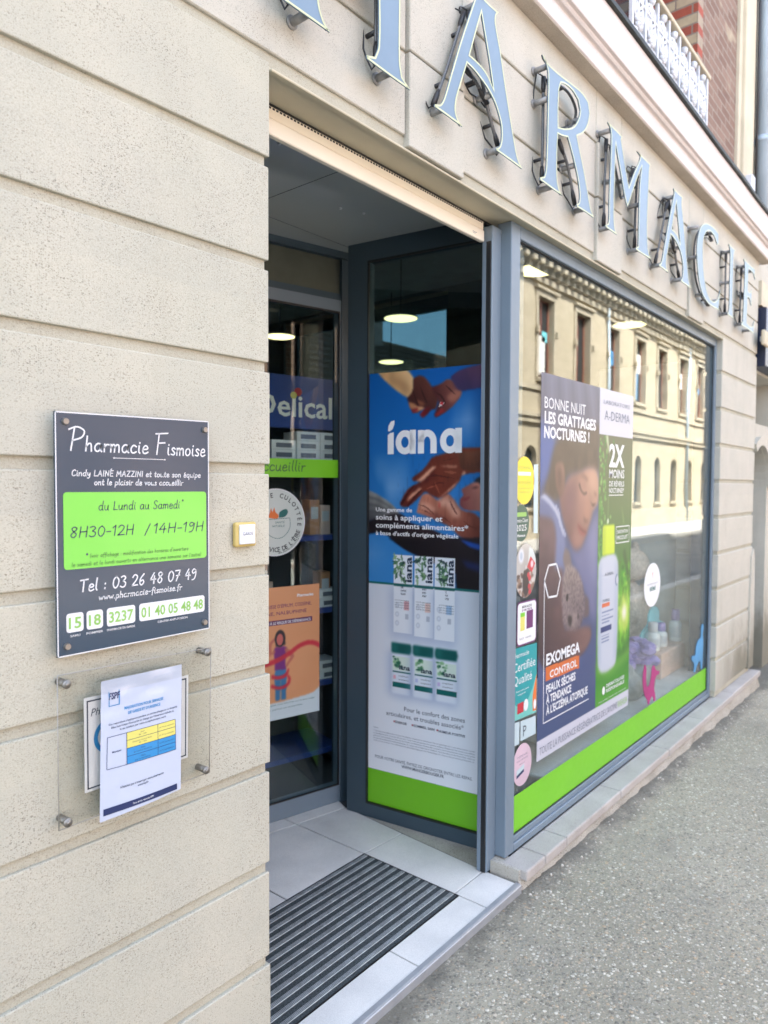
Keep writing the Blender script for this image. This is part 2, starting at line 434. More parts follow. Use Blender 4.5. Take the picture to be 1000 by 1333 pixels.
# ------------------------------------------------------------------ mesh builder
class MB:
    """collects boxes, prisms, tubes and loose faces in world coordinates"""
    def __init__(s):
        s.v, s.f, s.sm = [], [], []
    def add(s, vs, fs, smooth=False):
        o = len(s.v)
        s.v += [tuple(p) for p in vs]
        s.f += [tuple(i + o for i in f) for f in fs]
        s.sm += [smooth] * len(fs)
        return s
    def box(s, x0, x1, y0, y1, z0, z1):
        vs = [(x, y, z) for z in (z0, z1) for y in (y0, y1) for x in (x0, x1)]
        return s.add(vs, [(0, 2, 3, 1), (4, 5, 7, 6), (0, 1, 5, 4), (2, 6, 7, 3), (0, 4, 6, 2), (1, 3, 7, 5)])
    def bbox(s, x0, x1, y0, y1, z0, z1, b=0.004, seg=2):
        bm = bmesh.new()
        bmesh.ops.create_cube(bm, size=1)
        for v in bm.verts:
            v.co = ((x0 + x1) / 2 + v.co.x * (x1 - x0), (y0 + y1) / 2 + v.co.y * (y1 - y0), (z0 + z1) / 2 + v.co.z * (z1 - z0))
        bmesh.ops.bevel(bm, geom=bm.edges[:], offset=b, segments=seg, affect='EDGES', profile=0.5)
        return s.bm(bm)
    def bm(s, bm, smooth=False, mat=None):
        bm.verts.ensure_lookup_table()
        for i, v in enumerate(bm.verts): v.index = i
        vs = [(mat @ v.co) if mat else v.co for v in bm.verts]
        s.add(vs, [tuple(v.index for v in f.verts) for f in bm.faces], smooth)
        bm.free()
        return s
    def obox(s, P, u0, u1, d0, d1, z0, z1):
        """box in a plane frame P: along u, out of the plane d, up z"""
        vs = [P(u, z, d) for z in (z0, z1) for d in (d1, d0) for u in (u0, u1)]
        return s.add(vs, [(0, 2, 3, 1), (4, 5, 7, 6), (0, 1, 5, 4), (2, 6, 7, 3), (0, 4, 6, 2), (1, 3, 7, 5)])
    def tube(s, pts, r, n=8, caps=True):
        pts = [Vector(p) for p in pts]
        rs = r if isinstance(r, (list, tuple)) else [r] * len(pts)
        vs, fs = [], []
        up = Vector((0.13, 0.29, 0.95))
        for i, p in enumerate(pts):
            t = (pts[min(i + 1, len(pts) - 1)] - pts[max(i - 1, 0)]).normalized()
            a = t.cross(up)
            if a.length < 0.05: a = t.cross(Vector((1, 0, 0)))
            a.normalize()
            b = t.cross(a)
            for k in range(n):
                w = 2 * math.pi * k / n
                vs.append(p + (a * math.cos(w) + b * math.sin(w)) * rs[i])
        for i in range(len(pts) - 1):
            for k in range(n):
                k2 = (k + 1) % n
                fs.append((i * n + k, i * n + k2, (i + 1) * n + k2, (i + 1) * n + k))
        if caps:
            fs.append(tuple(range(n))[::-1])
            fs.append(tuple(range((len(pts) - 1) * n, len(pts) * n)))
        return s.add(vs, fs, True)
    def prism(s, poly, y0, y1, holes=()):
        """closed polygon in (x,z) extruded from y0 (front) to y1"""
        loops = [poly] + list(holes)
        tri = tessellate_polygon([[Vector((p[0], p[1], 0)) for p in l] for l in loops])
        flat = [p for l in loops for p in l]
        n = len(flat)
        vs = [(p[0], y0, p[1]) for p in flat] + [(p[0], y1, p[1]) for p in flat]
        fs = []
        for t in tri:
            a, b, c = [flat[i] for i in t]
            ar = (b[0] - a[0]) * (c[1] - a[1]) - (c[0] - a[0]) * (b[1] - a[1])
            if abs(ar) < 1e-12: continue
            t = tuple(t) if ar > 0 else tuple(t)[::-1]
            fs.append(t)
            fs.append(tuple(i + n for i in t[::-1]))
        o = 0
        for l in loops:
            k = len(l)
            for i in range(k):
                j = (i + 1) % k
                fs.append((o + i, o + i + n, o + j + n, o + j))
            o += k
        return s.add(vs, fs)
    def lathe(s, c, prof, n=24, smooth=True):
        vs, fs = [], []
        for r, z in prof:
            for k in range(n):
                w = 2 * math.pi * k / n
                vs.append((c[0] + r * math.cos(w), c[1] + r * math.sin(w), c[2] + z))
        for i in range(len(prof) - 1):
            for k in range(n):
                k2 = (k + 1) % n
                fs.append((i * n + k, i * n + k2, (i + 1) * n + k2, (i + 1) * n + k))
        fs.append(tuple(range(n))[::-1])
        fs.append(tuple(range((len(prof) - 1) * n, len(prof) * n)))
        return s.add(vs, fs, smooth)
    def build(s, name, mat, parent=None):
        me = bpy.data.meshes.new(name)
        o = Vector((0, 0, 0))
        q = parent
        off = Vector(parent['_w']) if parent is not None else o
        me.from_pydata([tuple(Vector(v) - off) for v in s.v], [], s.f)
        me.polygons.foreach_set('use_smooth', s.sm)
        me.materials.append(mat)
        me.update()
        ob = bpy.data.objects.new(name, me)
        COL.objects.link(ob)
        if parent is not None:
            ob.parent = parent
            ob['_w'] = parent['_w']
        else:
            ob['_w'] = (0.0, 0.0, 0.0)
        return ob

def tag(o, label, cat, group=None):
    o['label'] = label
    o['category'] = cat
    if group: o['group'] = group
    return o
def thing(name, label, cat, loc=(0, 0, 0), group=None):
    o = bpy.data.objects.new(name, None)
    o.empty_display_size = 0.1
    COL.objects.link(o)
    o.location = loc
    o['_w'] = tuple(float(v) for v in loc)
    return tag(o, label, cat, group)
def solo(mb, name, mat, label, cat, group=None):
    """a thing that is one mesh: origin moved to its base centre"""
    vs = np.array(mb.v)
    c = (float((vs[:, 0].min() + vs[:, 0].max()) / 2), float((vs[:, 1].min() + vs[:, 1].max()) / 2), float(vs[:, 2].min()))
    mb.v = [(v[0] - c[0], v[1] - c[1], v[2] - c[2]) for v in mb.v]
    o = mb.build(name, mat)
    o.location = c
    o['_w'] = c
    return tag(o, label, cat, group)
def struct(mb, name, mat):
    o = mb.build(name, mat)
    o['kind'] = 'structure'
    return o
def copy_tree(o, shift, label=None):
    def rec(src, par):
        c = src.copy()
        COL.objects.link(c)
        if par is not None: c.parent = par
        for ch in [x for x in bpy.data.objects if x.parent == src]:
            rec(ch, c)
        return c
    r = rec(o, None)
    r.location = Vector(o.location) + Vector(shift)
    if label: r['label'] = label
    return r

# plane frames: map (u, z, d) -> world, d out of the plane towards the viewer
def FY(y):
    return lambda u, z, d=0.0: (u, y - d, z)
def FL(a, b, flip=False):
    a_, b_ = Vector((a[0], a[1], 0)), Vector((b[0], b[1], 0))
    t = (b_ - a_).normalized()
    n = Vector((t.y, -t.x, 0))
    if flip: n = -n
    def f(u, z, d=0.0):
        p = a_ + t * u + n * d
        return (p.x, p.y, z)
    f.L = (b_ - a_).length
    return f

# ------------------------------------------------------------------ writing
def bfont(s, x0, z0, width=None, height=None, bold=0.0, shear=0.0, xs=None, center=False, res=2):
    """built-in sans lettering as flat triangles; returns (verts2d, faces)"""
    c = bpy.data.curves.new('t', 'FONT')
    c.body = s
    c.size = 1.0
    c.offset = bold
    c.shear = shear
    c.resolution_u = res
    o = bpy.data.objects.new('t', c)
    COL.objects.link(o)
    dg = bpy.context.evaluated_depsgraph_get()
    me = bpy.data.meshes.new_from_object(o.evaluated_get(dg))
    vs = np.array([v.co[:2] for v in me.vertices]) if len(me.vertices) else np.zeros((0, 2))
    fs = [tuple(p.vertices) for p in me.polygons]
    bpy.data.objects.remove(o)
    bpy.data.curves.remove(c)
    bpy.data.meshes.remove(me)
    if not len(vs): return vs, fs
    vs[:, 0] -= vs[:, 0].min()
    wd = vs[:, 0].max()
    k = (height / 0.72) if height else width / wd
    kx = (width / wd) if width else k * (xs or 1)
    vs[:, 0] *= kx
    vs[:, 1] *= k
    if center: vs[:, 0] -= vs[:, 0].max() / 2
    vs[:, 0] += x0
    vs[:, 1] += z0
    return vs, fs

HW = {
'a': (.46, [[(.38,.42),(.2,.46),(.06,.3),(.08,.08),(.22,.0),(.34,.14),(.38,.42)],[(.38,.42),(.37,.1),(.45,.0)]]),
'b': (.44, [[(.09,.85),(.07,.02)],[(.07,.3),(.2,.46),(.36,.32),(.33,.08),(.2,0),(.07,.06)]]),
'c': (.40, [[(.36,.38),(.2,.46),(.06,.28),(.1,.05),(.24,0),(.38,.08)]]),
'd': (.47, [[(.37,.38),(.2,.46),(.06,.3),(.08,.08),(.22,.0),(.36,.14)],[(.40,.85),(.37,.3),(.38,.05),(.45,0)]]),
'e': (.41, [[(.06,.23),(.34,.28),(.30,.43),(.17,.46),(.06,.26),(.1,.04),(.24,0),(.39,.08)]]),
'f': (.34, [[(.38,.80),(.28,.85),(.18,.7),(.16,.3),(.13,-.2)],[(.03,.44),(.34,.46)]]),
'g': (.45, [[(.38,.40),(.2,.46),(.06,.3),(.1,.08),(.24,.03),(.37,.2)],[(.39,.44),(.39,0),(.34,-.24),(.18,-.3),(.05,-.2)]]),
'h': (.44, [[(.08,.85),(.07,0)],[(.07,.25),(.2,.44),(.32,.4),(.35,.2),(.37,0)]]),
'i': (.20, [[(.07,.44),(.08,.1),(.15,0)],[(.09,.60),(.10,.645)]]),
'j': (.22, [[(.14,.44),(.13,-.1),(.05,-.28),(-.06,-.22)],[(.15,.60),(.16,.645)]]),
'l': (.20, [[(.1,.85),(.07,.2),(.15,0)]]),
'm': (.60, [[(.05,.44),(.06,0)],[(.06,.26),(.16,.44),(.26,.38),(.27,0)],[(.27,.26),(.38,.44),(.5,.38),(.53,0)]]),
'n': (.43, [[(.05,.44),(.06,0)],[(.06,.26),(.2,.45),(.32,.38),(.36,0)]]),
'o': (.44, [[(.22,.46),(.08,.36),(.06,.12),(.2,0),(.36,.12),(.36,.34),(.22,.46)]]),
'p': (.44, [[(.08,.44),(.06,-.3)],[(.07,.3),(.2,.46),(.37,.34),(.34,.1),(.2,0),(.07,.08)]]),
'q': (.46, [[(.38,.40),(.2,.46),(.06,.3),(.1,.06),(.24,.0),(.37,.16)],[(.39,.44),(.38,-.3)]]),
'r': (.32, [[(.06,.44),(.07,0)],[(.07,.25),(.16,.41),(.31,.42)]]),
's': (.36, [[(.32,.38),(.2,.46),(.09,.37),(.18,.25),(.3,.14),(.24,.01),(.05,.05)]]),
't': (.32, [[(.16,.72),(.14,.15),(.22,.0),(.3,.05)],[(.02,.46),(.3,.48)]]),
'u': (.45, [[(.06,.44),(.07,.12),(.18,0),(.32,.12),(.36,.44)],[(.36,.44),(.36,.08),(.44,0)]]),
'v': (.38, [[(.04,.44),(.18,0)],[(.18,0),(.34,.46)]]),
'w': (.56, [[(.03,.44),(.15,0)],[(.15,0),(.27,.34)],[(.27,.34),(.38,0)],[(.38,0),(.52,.46)]]),
'x': (.40, [[(.04,.44),(.36,0)],[(.34,.45),(.04,0)]]),
'y': (.42, [[(.06,.44),(.1,.16),(.24,.12),(.36,.44)],[(.37,.44),(.35,0),(.26,-.26),(.08,-.26)]]),
'z': (.40, [[(.05,.43),(.34,.44)],[(.34,.44),(.05,.01)],[(.05,.01),(.36,.02)]]),
'P': (.52, [[(.14,.80),(.09,0)],[(-.04,.76),(.22,.87),(.48,.74),(.42,.5),(.11,.36)]]),
'F': (.52, [[(.13,.84),(.09,0)],[(-.02,.82),(.52,.87)],[(.11,.45),(.42,.48)]]),
'C': (.52, [[(.46,.70),(.3,.82),(.1,.6),(.08,.2),(.25,0),(.48,.12)]]),
'L': (.44, [[(.1,.8),(.08,.02)],[(.08,.02),(.42,.04)]]),
'A': (.56, [[(.04,0),(.28,.8)],[(.28,.8),(.5,0)],[(.14,.28),(.44,.3)]]),
'I': (.20, [[(.1,.8),(.09,0)]]),
'N': (.56, [[(.08,0),(.09,.8)],[(.09,.8),(.46,.02)],[(.46,.02),(.48,.8)]]),
'E': (.46, [[(.1,.8),(.08,.02)],[(.1,.8),(.42,.8)],[(.09,.42),(.36,.43)],[(.08,.02),(.42,.02)]]),
'M': (.66, [[(.06,0),(.12,.8)],[(.12,.8),(.32,.25)],[(.32,.25),(.54,.8)],[(.54,.8),(.6,0)]]),
'Z': (.52, [[(.06,.78),(.46,.8)],[(.46,.8),(.05,.02)],[(.05,.02),(.48,.03)]]),
'S': (.46, [[(.42,.7),(.28,.82),(.1,.68),(.2,.46),(.38,.3),(.34,.06),(.16,0),(.04,.1)]]),
'T': (.50, [[(.24,.8),(.22,0)],[(.0,.78),(.5,.82)]]),
'H': (.58, [[(.1,.8),(.08,0)],[(.5,.82),(.48,0)],[(.09,.4),(.5,.43)]]),
'0': (.50, [[(.26,.8),(.1,.62),(.07,.25),(.22,0),(.4,.15),(.45,.55),(.26,.8)]]),
'1': (.30, [[(.04,.62),(.2,.8)],[(.2,.8),(.18,0)]]),
'2': (.48, [[(.06,.62),(.2,.8),(.4,.68),(.34,.4),(.05,.02)],[(.05,.02),(.46,.04)]]),
'3': (.46, [[(.06,.72),(.24,.8),(.38,.64),(.2,.44)],[(.2,.44),(.4,.3),(.36,.06),(.18,0),(.04,.08)]]),
'4': (.50, [[(.30,.8),(.04,.3)],[(.04,.3),(.46,.32)],[(.34,.56),(.32,0)]]),
'6': (.46, [[(.36,.8),(.14,.5),(.08,.18),(.22,0),(.38,.16),(.3,.36),(.1,.24)]]),
'7': (.46, [[(.04,.78),(.44,.8)],[(.44,.8),(.16,0)],[(.14,.4),(.4,.43)]]),
'8': (.48, [[(.4,.7),(.24,.8),(.1,.66),(.22,.46),(.4,.24),(.26,0),(.08,.16),(.22,.42),(.4,.62),(.38,.72)]]),
'9': (.46, [[(.38,.66),(.2,.78),(.07,.6),(.18,.44),(.36,.58),(.4,.7),(.38,.3),(.28,0),(.1,-.06)]]),
'5': (.46, [[(.4,.8),(.12,.78)],[(.12,.78),(.1,.46)],[(.1,.46),(.36,.44),(.38,.12),(.2,0),(.05,.07)]]),
'-': (.34, [[(.04,.33),(.3,.34)]]), '/': (.40, [[(.04,-.05),(.36,.85)]]),
':': (.22, [[(.1,.36),(.11,.42)],[(.1,.04),(.11,.10)]]), '.': (.16, [[(.06,.0),(.07,.05)]]),
"'": (.16, [[(.1,.85),(.07,.66)]]), '(': (.24, [[(.2,.86),(.06,.4),(.16,-.1)]]), ')': (.24, [[(.06,.86),(.18,.4),(.04,-.1)]]),
'*': (.22, [[(.04,.72),(.18,.84)],[(.18,.72),(.04,.84)],[(.11,.68),(.11,.88)]]), ' ': (.28, []), ',': (.16, [[(.09,.05),(.04,-.1)]]),
}
ACC = {'é': 'e', 'É': 'E'}
def cr(pts, k=5):
    if len(pts) < 3: return pts
    P = [pts[0]] + list(pts) + [pts[-1]]
    out = []
    for i in range(1, len(P) - 2):
        p0, p1, p2, p3 = [np.array(q) for q in P[i - 1:i + 3]]
        for j in range(k):
            t = j / k
            out.append(tuple(0.5 * (2 * p1 + (p2 - p0) * t + (2 * p0 - 5 * p1 + 4 * p2 - p3) * t * t + (3 * p1 - p0 - 3 * p2 + p3) * t ** 3)))
    out.append(tuple(pts[-1]))
    return out
def ribbon(pts, w):
    P = np.array(pts, float)
    T = np.gradient(P, axis=0) if len(P) > 2 else np.repeat((P[1:] - P[:1]), 2, 0)
    T /= np.maximum(np.linalg.norm(T, axis=1, keepdims=True), 1e-9)
    Nn = np.stack([-T[:, 1], T[:, 0]], 1)
    P[0] -= T[0] * w * 0.4
    P[-1] += T[-1] * w * 0.4
    vs = np.concatenate([P + Nn * w / 2, P - Nn * w / 2])
    n = len(P)
    return vs, [(i + n, i + 1 + n, i + 1, i) for i in range(n - 1)]
def hand(s, x0, x1, z, size, w=0.085, caps=1.0, slant=0.10):
    """handwritten lettering from strokes, fitted between x0 and x1"""
    st, x = [], 0.0
    for ch in s:
        base = ACC.get(ch, ch)
        gw, gs = HW[base]
        k = caps if base in 'PF' and caps != 1 else 1.0
        for g in gs:
            st.append([((x + p[0] * k + p[1] * k * slant), p[1] * k) for p in cr(g)])
        if ch in ACC:
            zz = .58 if ch == 'é' else .9
            st.append([(x + .16, zz), (x + .3, zz + .14)])
        x += gw * k + 0.055
    sx = (x1 - x0) / (x - 0.055)
    V, Fc, o = [], [], 0
    for g in st:
        vs, fs = ribbon([(x0 + p[0] * sx, z + p[1] * size) for p in g], w * size)
        V.append(vs)
        Fc += [tuple(i + o for i in f) for f in fs]
        o += len(vs)
    return np.concatenate(V), Fc
def write(P, items, name, mat, parent, d=0.0008):
    mb = MB()
    for vs, fs in items:
        if len(vs): mb.add([P(v[0], v[1], d) for v in vs], fs)
    return mb.build(name, mat, parent)
def rrect(x0, x1, z0, z1, r, n=5):
    out = []
    for cx, cz, a in ((x1 - r, z0 + r, -90), (x1 - r, z1 - r, 0), (x0 + r, z1 - r, 90), (x0 + r, z0 + r, 180)):
        for i in range(n + 1):
            w = rad(a + 90 * i / n)
            out.append((cx + r * math.cos(w), cz + r * math.sin(w)))
    return out
def ellipse(cx, cz, rx, rz, n=40):
    return [(cx + rx * math.cos(2 * math.pi * i / n), cz + rz * math.sin(2 * math.pi * i / n)) for i in range(n)]
def flat(P, poly, d, mb=None, th=0.0004):
    """thin printed shape: polygon in (u,z) on plane P"""
    mb = mb or MB()
    tri = tessellate_polygon([[Vector((p[0], p[1], 0)) for p in poly]])
    fs = []
    for t in tri:
        a, b, c = [poly[i] for i in t]
        ar = (b[0] - a[0]) * (c[1] - a[1]) - (c[0] - a[0]) * (b[1] - a[1])
        fs.append(tuple(t) if ar > 0 else tuple(t)[::-1])
    mb.add([P(p[0], p[1], d) for p in poly], fs)
    return mb
def slab(P, poly, d0, d1):
    """polygon plate with thickness on plane P (d1 = front)"""
    n = len(poly)
    mb = MB()
    flat(P, poly, d1, mb)
    ar = sum(poly[i][0] * poly[(i + 1) % n][1] - poly[(i + 1) % n][0] * poly[i][1] for i in range(n))
    vs = [P(p[0], p[1], d1) for p in poly] + [P(p[0], p[1], d0) for p in poly]
    fs = [((i + 1) % n, i, i + n, (i + 1) % n + n) if ar > 0 else (i, (i + 1) % n, (i + 1) % n + n, i + n) for i in range(n)]
    fs.append(tuple(range(n, 2 * n)) if ar < 0 else tuple(range(n, 2 * n))[::-1])
    mb.add(vs, fs)
    return mb

# ------------------------------------------------------------------ printed pictures (vertex colours on a fine grid)
class Art:
    def __init__(s, x0, x1, z0, z1, nx, nz, base):
        s.b = (x0, x1, z0, z1)
        s.nx, s.nz = nx, nz
        X, Z = np.meshgrid(np.linspace(x0, x1, nx), np.linspace(z0, z1, nz))
        s.X, s.Z = X, Z
        s.c = np.empty((nz, nx, 3))
        s.c[:] = np.array(base) / 255
        s.rs = np.random.RandomState(3)
    def mask(s, poly):
        X, Z = s.X, s.Z
        m_ = np.zeros(X.shape, bool)
        n = len(poly)
        for i in range(n):
            xa, za = poly[i]
            xb, zb = poly[(i + 1) % n]
            if za == zb: continue
            c = ((za > Z) != (zb > Z)) & (X < (xb - xa) * (Z - za) / (zb - za) + xa)
            m_ ^= c
        return m_.astype(float)
    def blur(s, m_, r):
        for ax, R in ((0, r), (1, r)):
            if R < 1: continue
            for _ in range(2):
                pad = [(0, 0), (0, 0)]
                pad[ax] = (R, R)
                q = np.pad(m_, pad, mode='edge')
                cs = np.cumsum(q, axis=ax)
                z = np.zeros_like(np.take(cs, [0], ax))
                cs = np.concatenate([z, cs], ax)
                k = 2 * R + 1
                if ax == 0: m_ = (cs[k:] - cs[:-k]) / k
                else: m_ = (cs[:, k:] - cs[:, :-k]) / k
        return m_
    def put(s, m_, col, a=1.0):
        if len(np.shape(col)) == 1: col = np.array(col) / 255
        m_ = (m_ * a)[..., None]
        s.c = s.c * (1 - m_) + col * m_
        return s
    def poly(s, p, col, blur=0, a=1.0, smooth=True):
        if smooth and len(p) > 4: p = smooth_loop(p, 4, 75)
        return s.put(s.blur(s.mask(p), blur), col, a)
    def shade(s, p, c1, c2, dirv, blur=1, smooth=True):
        """polygon whose printed colour runs from c1 to c2 along dirv"""
        if smooth and len(p) > 4: p = smooth_loop(p, 4, 75)
        P = np.array(p)
        t = P @ np.array(dirv)
        T = np.clip((s.X * dirv[0] + s.Z * dirv[1] - t.min()) / (t.max() - t.min()), 0, 1)[..., None]
        nz = s.vn(18)[..., None] * 0.16 - 0.08
        col = (np.array(c1) * (1 - T) + np.array(c2) * T) / 255 * (1 + nz)
        return s.put(s.blur(s.mask(p), blur), col)
    def ell(s, cx, cz, rx, rz, col, soft=0.08, a=1.0):
        d = np.sqrt(((s.X - cx) / rx) ** 2 + ((s.Z - cz) / rz) ** 2)
        return s.put(np.clip((1 + soft - d) / (2 * soft), 0, 1), col, a)
    def rect(s, x0, x1, z0, z1, col, a=1.0):
        return s.put(((s.X >= x0) & (s.X <= x1) & (s.Z >= z0) & (s.Z <= z1)).astype(float), col, a)
    def grad(s, x0, x1, z0, z1, top, bot):
        m_ = ((s.X >= x0) & (s.X <= x1) & (s.Z >= z0) & (s.Z <= z1)).astype(float)
        t = np.clip((s.Z - z0) / (z1 - z0), 0, 1)[..., None]
        return s.put(m_, (np.array(top) * t + np.array(bot) * (1 - t)) / 255)
    def vn(s, cells, aspect=None):
        """value noise 0..1"""
        h = (s.b[3] - s.b[2]) / (s.b[1] - s.b[0]) if aspect is None else aspect
        gx, gz = cells + 2, int(cells * h) + 3
        g = s.rs.rand(gz, gx)
        u = np.linspace(0, cells, s.nx)
        v = np.linspace(0, gz - 2.01, s.nz)
        iu, iv = u.astype(int), v.astype(int)
        fu, fv = u - iu, v - iv
        fu, fv = fu * fu * (3 - 2 * fu), fv * fv * (3 - 2 * fv)
        A = g[iv][:, iu]; B = g[iv][:, iu + 1]; C_ = g[iv + 1][:, iu]; D = g[iv + 1][:, iu + 1]
        return (A * (1 - fu) + B * fu) * (1 - fv)[:, None] + (C_ * (1 - fu) + D * fu) * fv[:, None]
    def mesh(s, P, d, name, mat, parent, cut=None, k=0.70):
        me = bpy.data.meshes.new(name)
        nx, nz = s.nx, s.nz
        off = np.array(parent['_w']) if parent is not None else np.zeros(3)
        p00 = np.array(P(0, 0, d)); pu = np.array(P(1, 0, d)) - p00; pz_ = np.array(P(0, 1, d)) - p00
        co = p00 + s.X[..., None] * pu + s.Z[..., None] * pz_ - off
        me.vertices.add(nx * nz)
        me.vertices.foreach_set('co', co.reshape(-1))
        I = np.arange(nx * nz).reshape(nz, nx)
        q = np.stack([I[:-1, :-1], I[:-1, 1:], I[1:, 1:], I[1:, :-1]], -1).reshape(-1, 4)
        if cut is not None:
            xc = (s.X[:-1, :-1] + s.X[1:, 1:]).reshape(-1) / 2
            zc = (s.Z[:-1, :-1] + s.Z[1:, 1:]).reshape(-1) / 2
            q = q[cut(xc, zc)]
        me.loops.add(len(q) * 4)
        me.loops.foreach_set('vertex_index', q.reshape(-1).astype(np.int32))
        me.polygons.add(len(q))
        me.polygons.foreach_set('loop_start', np.arange(0, len(q) * 4, 4, dtype=np.int32))
        me.update(calc_edges=True)
        at = me.color_attributes.new('print', 'FLOAT_COLOR', 'POINT')
        c = np.clip(s.c, 0, 1)
        c = np.where(c <= 0.04045, c / 12.92, ((c + 0.055) / 1.055) ** 2.4)
        rgba = np.concatenate([c * k, np.ones((nz, nx, 1))], -1)
        at.data.foreach_set('color', rgba.reshape(-1))
        me.materials.append(mat)
        o = bpy.data.objects.new(name, me)
        COL.objects.link(o)
        if parent is not None:
            o.parent = parent
        o['_w'] = parent['_w'] if parent is not None else (0.0, 0.0, 0.0)
        return o

def smooth_loop(p, k=4, ang=38):
    """round a closed outline, keeping corners sharper than ang degrees"""
    n = len(p)
    P = [np.array(q, float) for q in p]
    cor = []
    for i in range(n):
        a, b = P[i] - P[i - 1], P[(i + 1) % n] - P[i]
        c = np.dot(a, b) / max(1e-12, np.linalg.norm(a) * np.linalg.norm(b))
        cor.append(math.degrees(math.acos(max(-1, min(1, c)))) > ang)
    out = []
    for i in range(n):
        p1, p2 = P[i], P[(i + 1) % n]
        p0 = P[i - 1] if not cor[i] else p1
        p3 = P[(i + 2) % n] if not cor[(i + 1) % n] else p2
        L = np.linalg.norm(p2 - p1)
        t1 = (p2 - p0); t2 = (p3 - p1)
        for t in (t1, t2):
            l = np.linalg.norm(t)
            if l > 0: t *= L / l
        for j in range(k):
            t = j / k
            h = ((2 * t ** 3 - 3 * t * t + 1) * p1 + (t ** 3 - 2 * t * t + t) * t1 + (-2 * t ** 3 + 3 * t * t) * p2 + (t ** 3 - t * t) * t2)
            out.append((float(h[0]), float(h[1])))
    return out
def inset(p, d):
    n = len(p)
    ar = sum(p[i][0] * p[(i + 1) % n][1] - p[(i + 1) % n][0] * p[i][1] for i in range(n))
    sg = 1 if ar > 0 else -1
    out = []
    for i in range(n):
        a = np.array(p[i]) - np.array(p[i - 1]); b = np.array(p[(i + 1) % n]) - np.array(p[i])
        a /= max(1e-9, np.linalg.norm(a)); b /= max(1e-9, np.linalg.norm(b))
        na, nb = np.array((-a[1], a[0])) * sg, np.array((-b[1], b[0])) * sg
        mm = na + nb
        l = np.linalg.norm(mm)
        if l < 0.2: mm, s_ = na, 1.0
        else:
            mm /= l
            s_ = min(2.6, 1 / max(0.2, float(np.dot(mm, na))))
        q = np.array(p[i]) + mm * d * s_
        out.append((float(q[0]), float(q[1])))
    return out

def wall_cells(mb, x0, x1, z0, z1, y, openings, reveal, back=None):
    """front face at y with rectangular openings (xa,xb,za,zb) and reveals going to y+reveal (sign picks the side)"""
    xs = sorted({x0, x1, *[v for o in openings for v in o[:2]]})
    zs = sorted({z0, z1, *[v for o in openings for v in o[2:4]]})
    for i in range(len(xs) - 1):
        for j in range(len(zs) - 1):
            cx, cz = (xs[i] + xs[i + 1]) / 2, (zs[j] + zs[j + 1]) / 2
            if any(o[0] < cx < o[1] and o[2] < cz < o[3] for o in openings): continue
            q = [(xs[i], y, zs[j]), (xs[i + 1], y, zs[j]), (xs[i + 1], y, zs[j + 1]), (xs[i], y, zs[j + 1])]
            mb.add(q if reveal > 0 else q[::-1], [(0, 1, 2, 3)])
    for a, b, c, d in [o[:4] for o in openings]:
        yb = y + reveal
        for q in ([(a, y, c), (a, y, d), (a, yb, d), (a, yb, c)], [(b, y, d), (b, y, c), (b, yb, c), (b, yb, d)],
                  [(a, y, d), (b, y, d), (b, yb, d), (a, yb, d)], [(b, y, c), (a, y, c), (a, yb, c), (b, yb, c)]):
            mb.add(q if reveal < 0 else q[::-1], [(0, 1, 2, 3)])
    return mb

# ================================================================== GROUND
GZ = -0.11
mb = MB()
GX = [(-40, GZ), (2.3, GZ), (6.6, GZ - 0.062), (80, GZ - 0.10)]
for (xa, za), (xb, zb) in zip(GX[:-1], GX[1:]):
    mb.add([(xa, -2.3, za), (xb, -2.3, zb), (xb, 0.5, zb), (xa, 0.5, za)], [(0, 1, 2, 3)])
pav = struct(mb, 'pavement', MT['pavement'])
mb = MB()
for i in range(-38, 78):
    zk = GZ - 0.002 - (0.0 if i < 2.3 else min(0.062, 0.0144 * (i + 1 - 2.3)) if i < 7 else 0.062 + 0.0005 * (i - 6.6))
    mb.bbox(i + 0.004, i + 0.996, -2.5, -2.302, -0.6, zk, 0.012, 2)
struct(mb, 'kerb', MT['kerb'])
mb = MB().box(-300, 300, -300, 300, -0.7, GZ - 0.22)
struct(mb, 'road', MT['asphalt'])
mb = MB()
mb.box(-40, 80, -9.0, -6.55, -0.5, GZ - 0.02)
struct(mb, 'opposite_pavement', MT['kerb'])

mb = MB()
rg = random.Random(21)
for k in range(110):
    x = rg.uniform(2.45, 6.3)
    y = -.085 - abs(rg.gauss(0, .05))
    z = GZ - (0.0 if x < 2.3 else 0.0144 * (x - 2.3))
    bm = bmesh.new()
    bmesh.ops.create_icosphere(bm, subdivisions=1, radius=rg.uniform(.0025, .0075))
    for v in bm.verts: v.co *= rg.uniform(.75, 1.2)
    mb.bm(bm, True, Matrix.Translation((x, y, z + .002)))
gv = mb.build('loose_gravel', pmat('pale_gravel', (0.46, 0.43, 0.37), 0.9, var=0.4, vs=60))
gv['kind'] = 'stuff'
tag(gv, 'loose pale gravel gathered along the foot of the window sill', 'gravel')

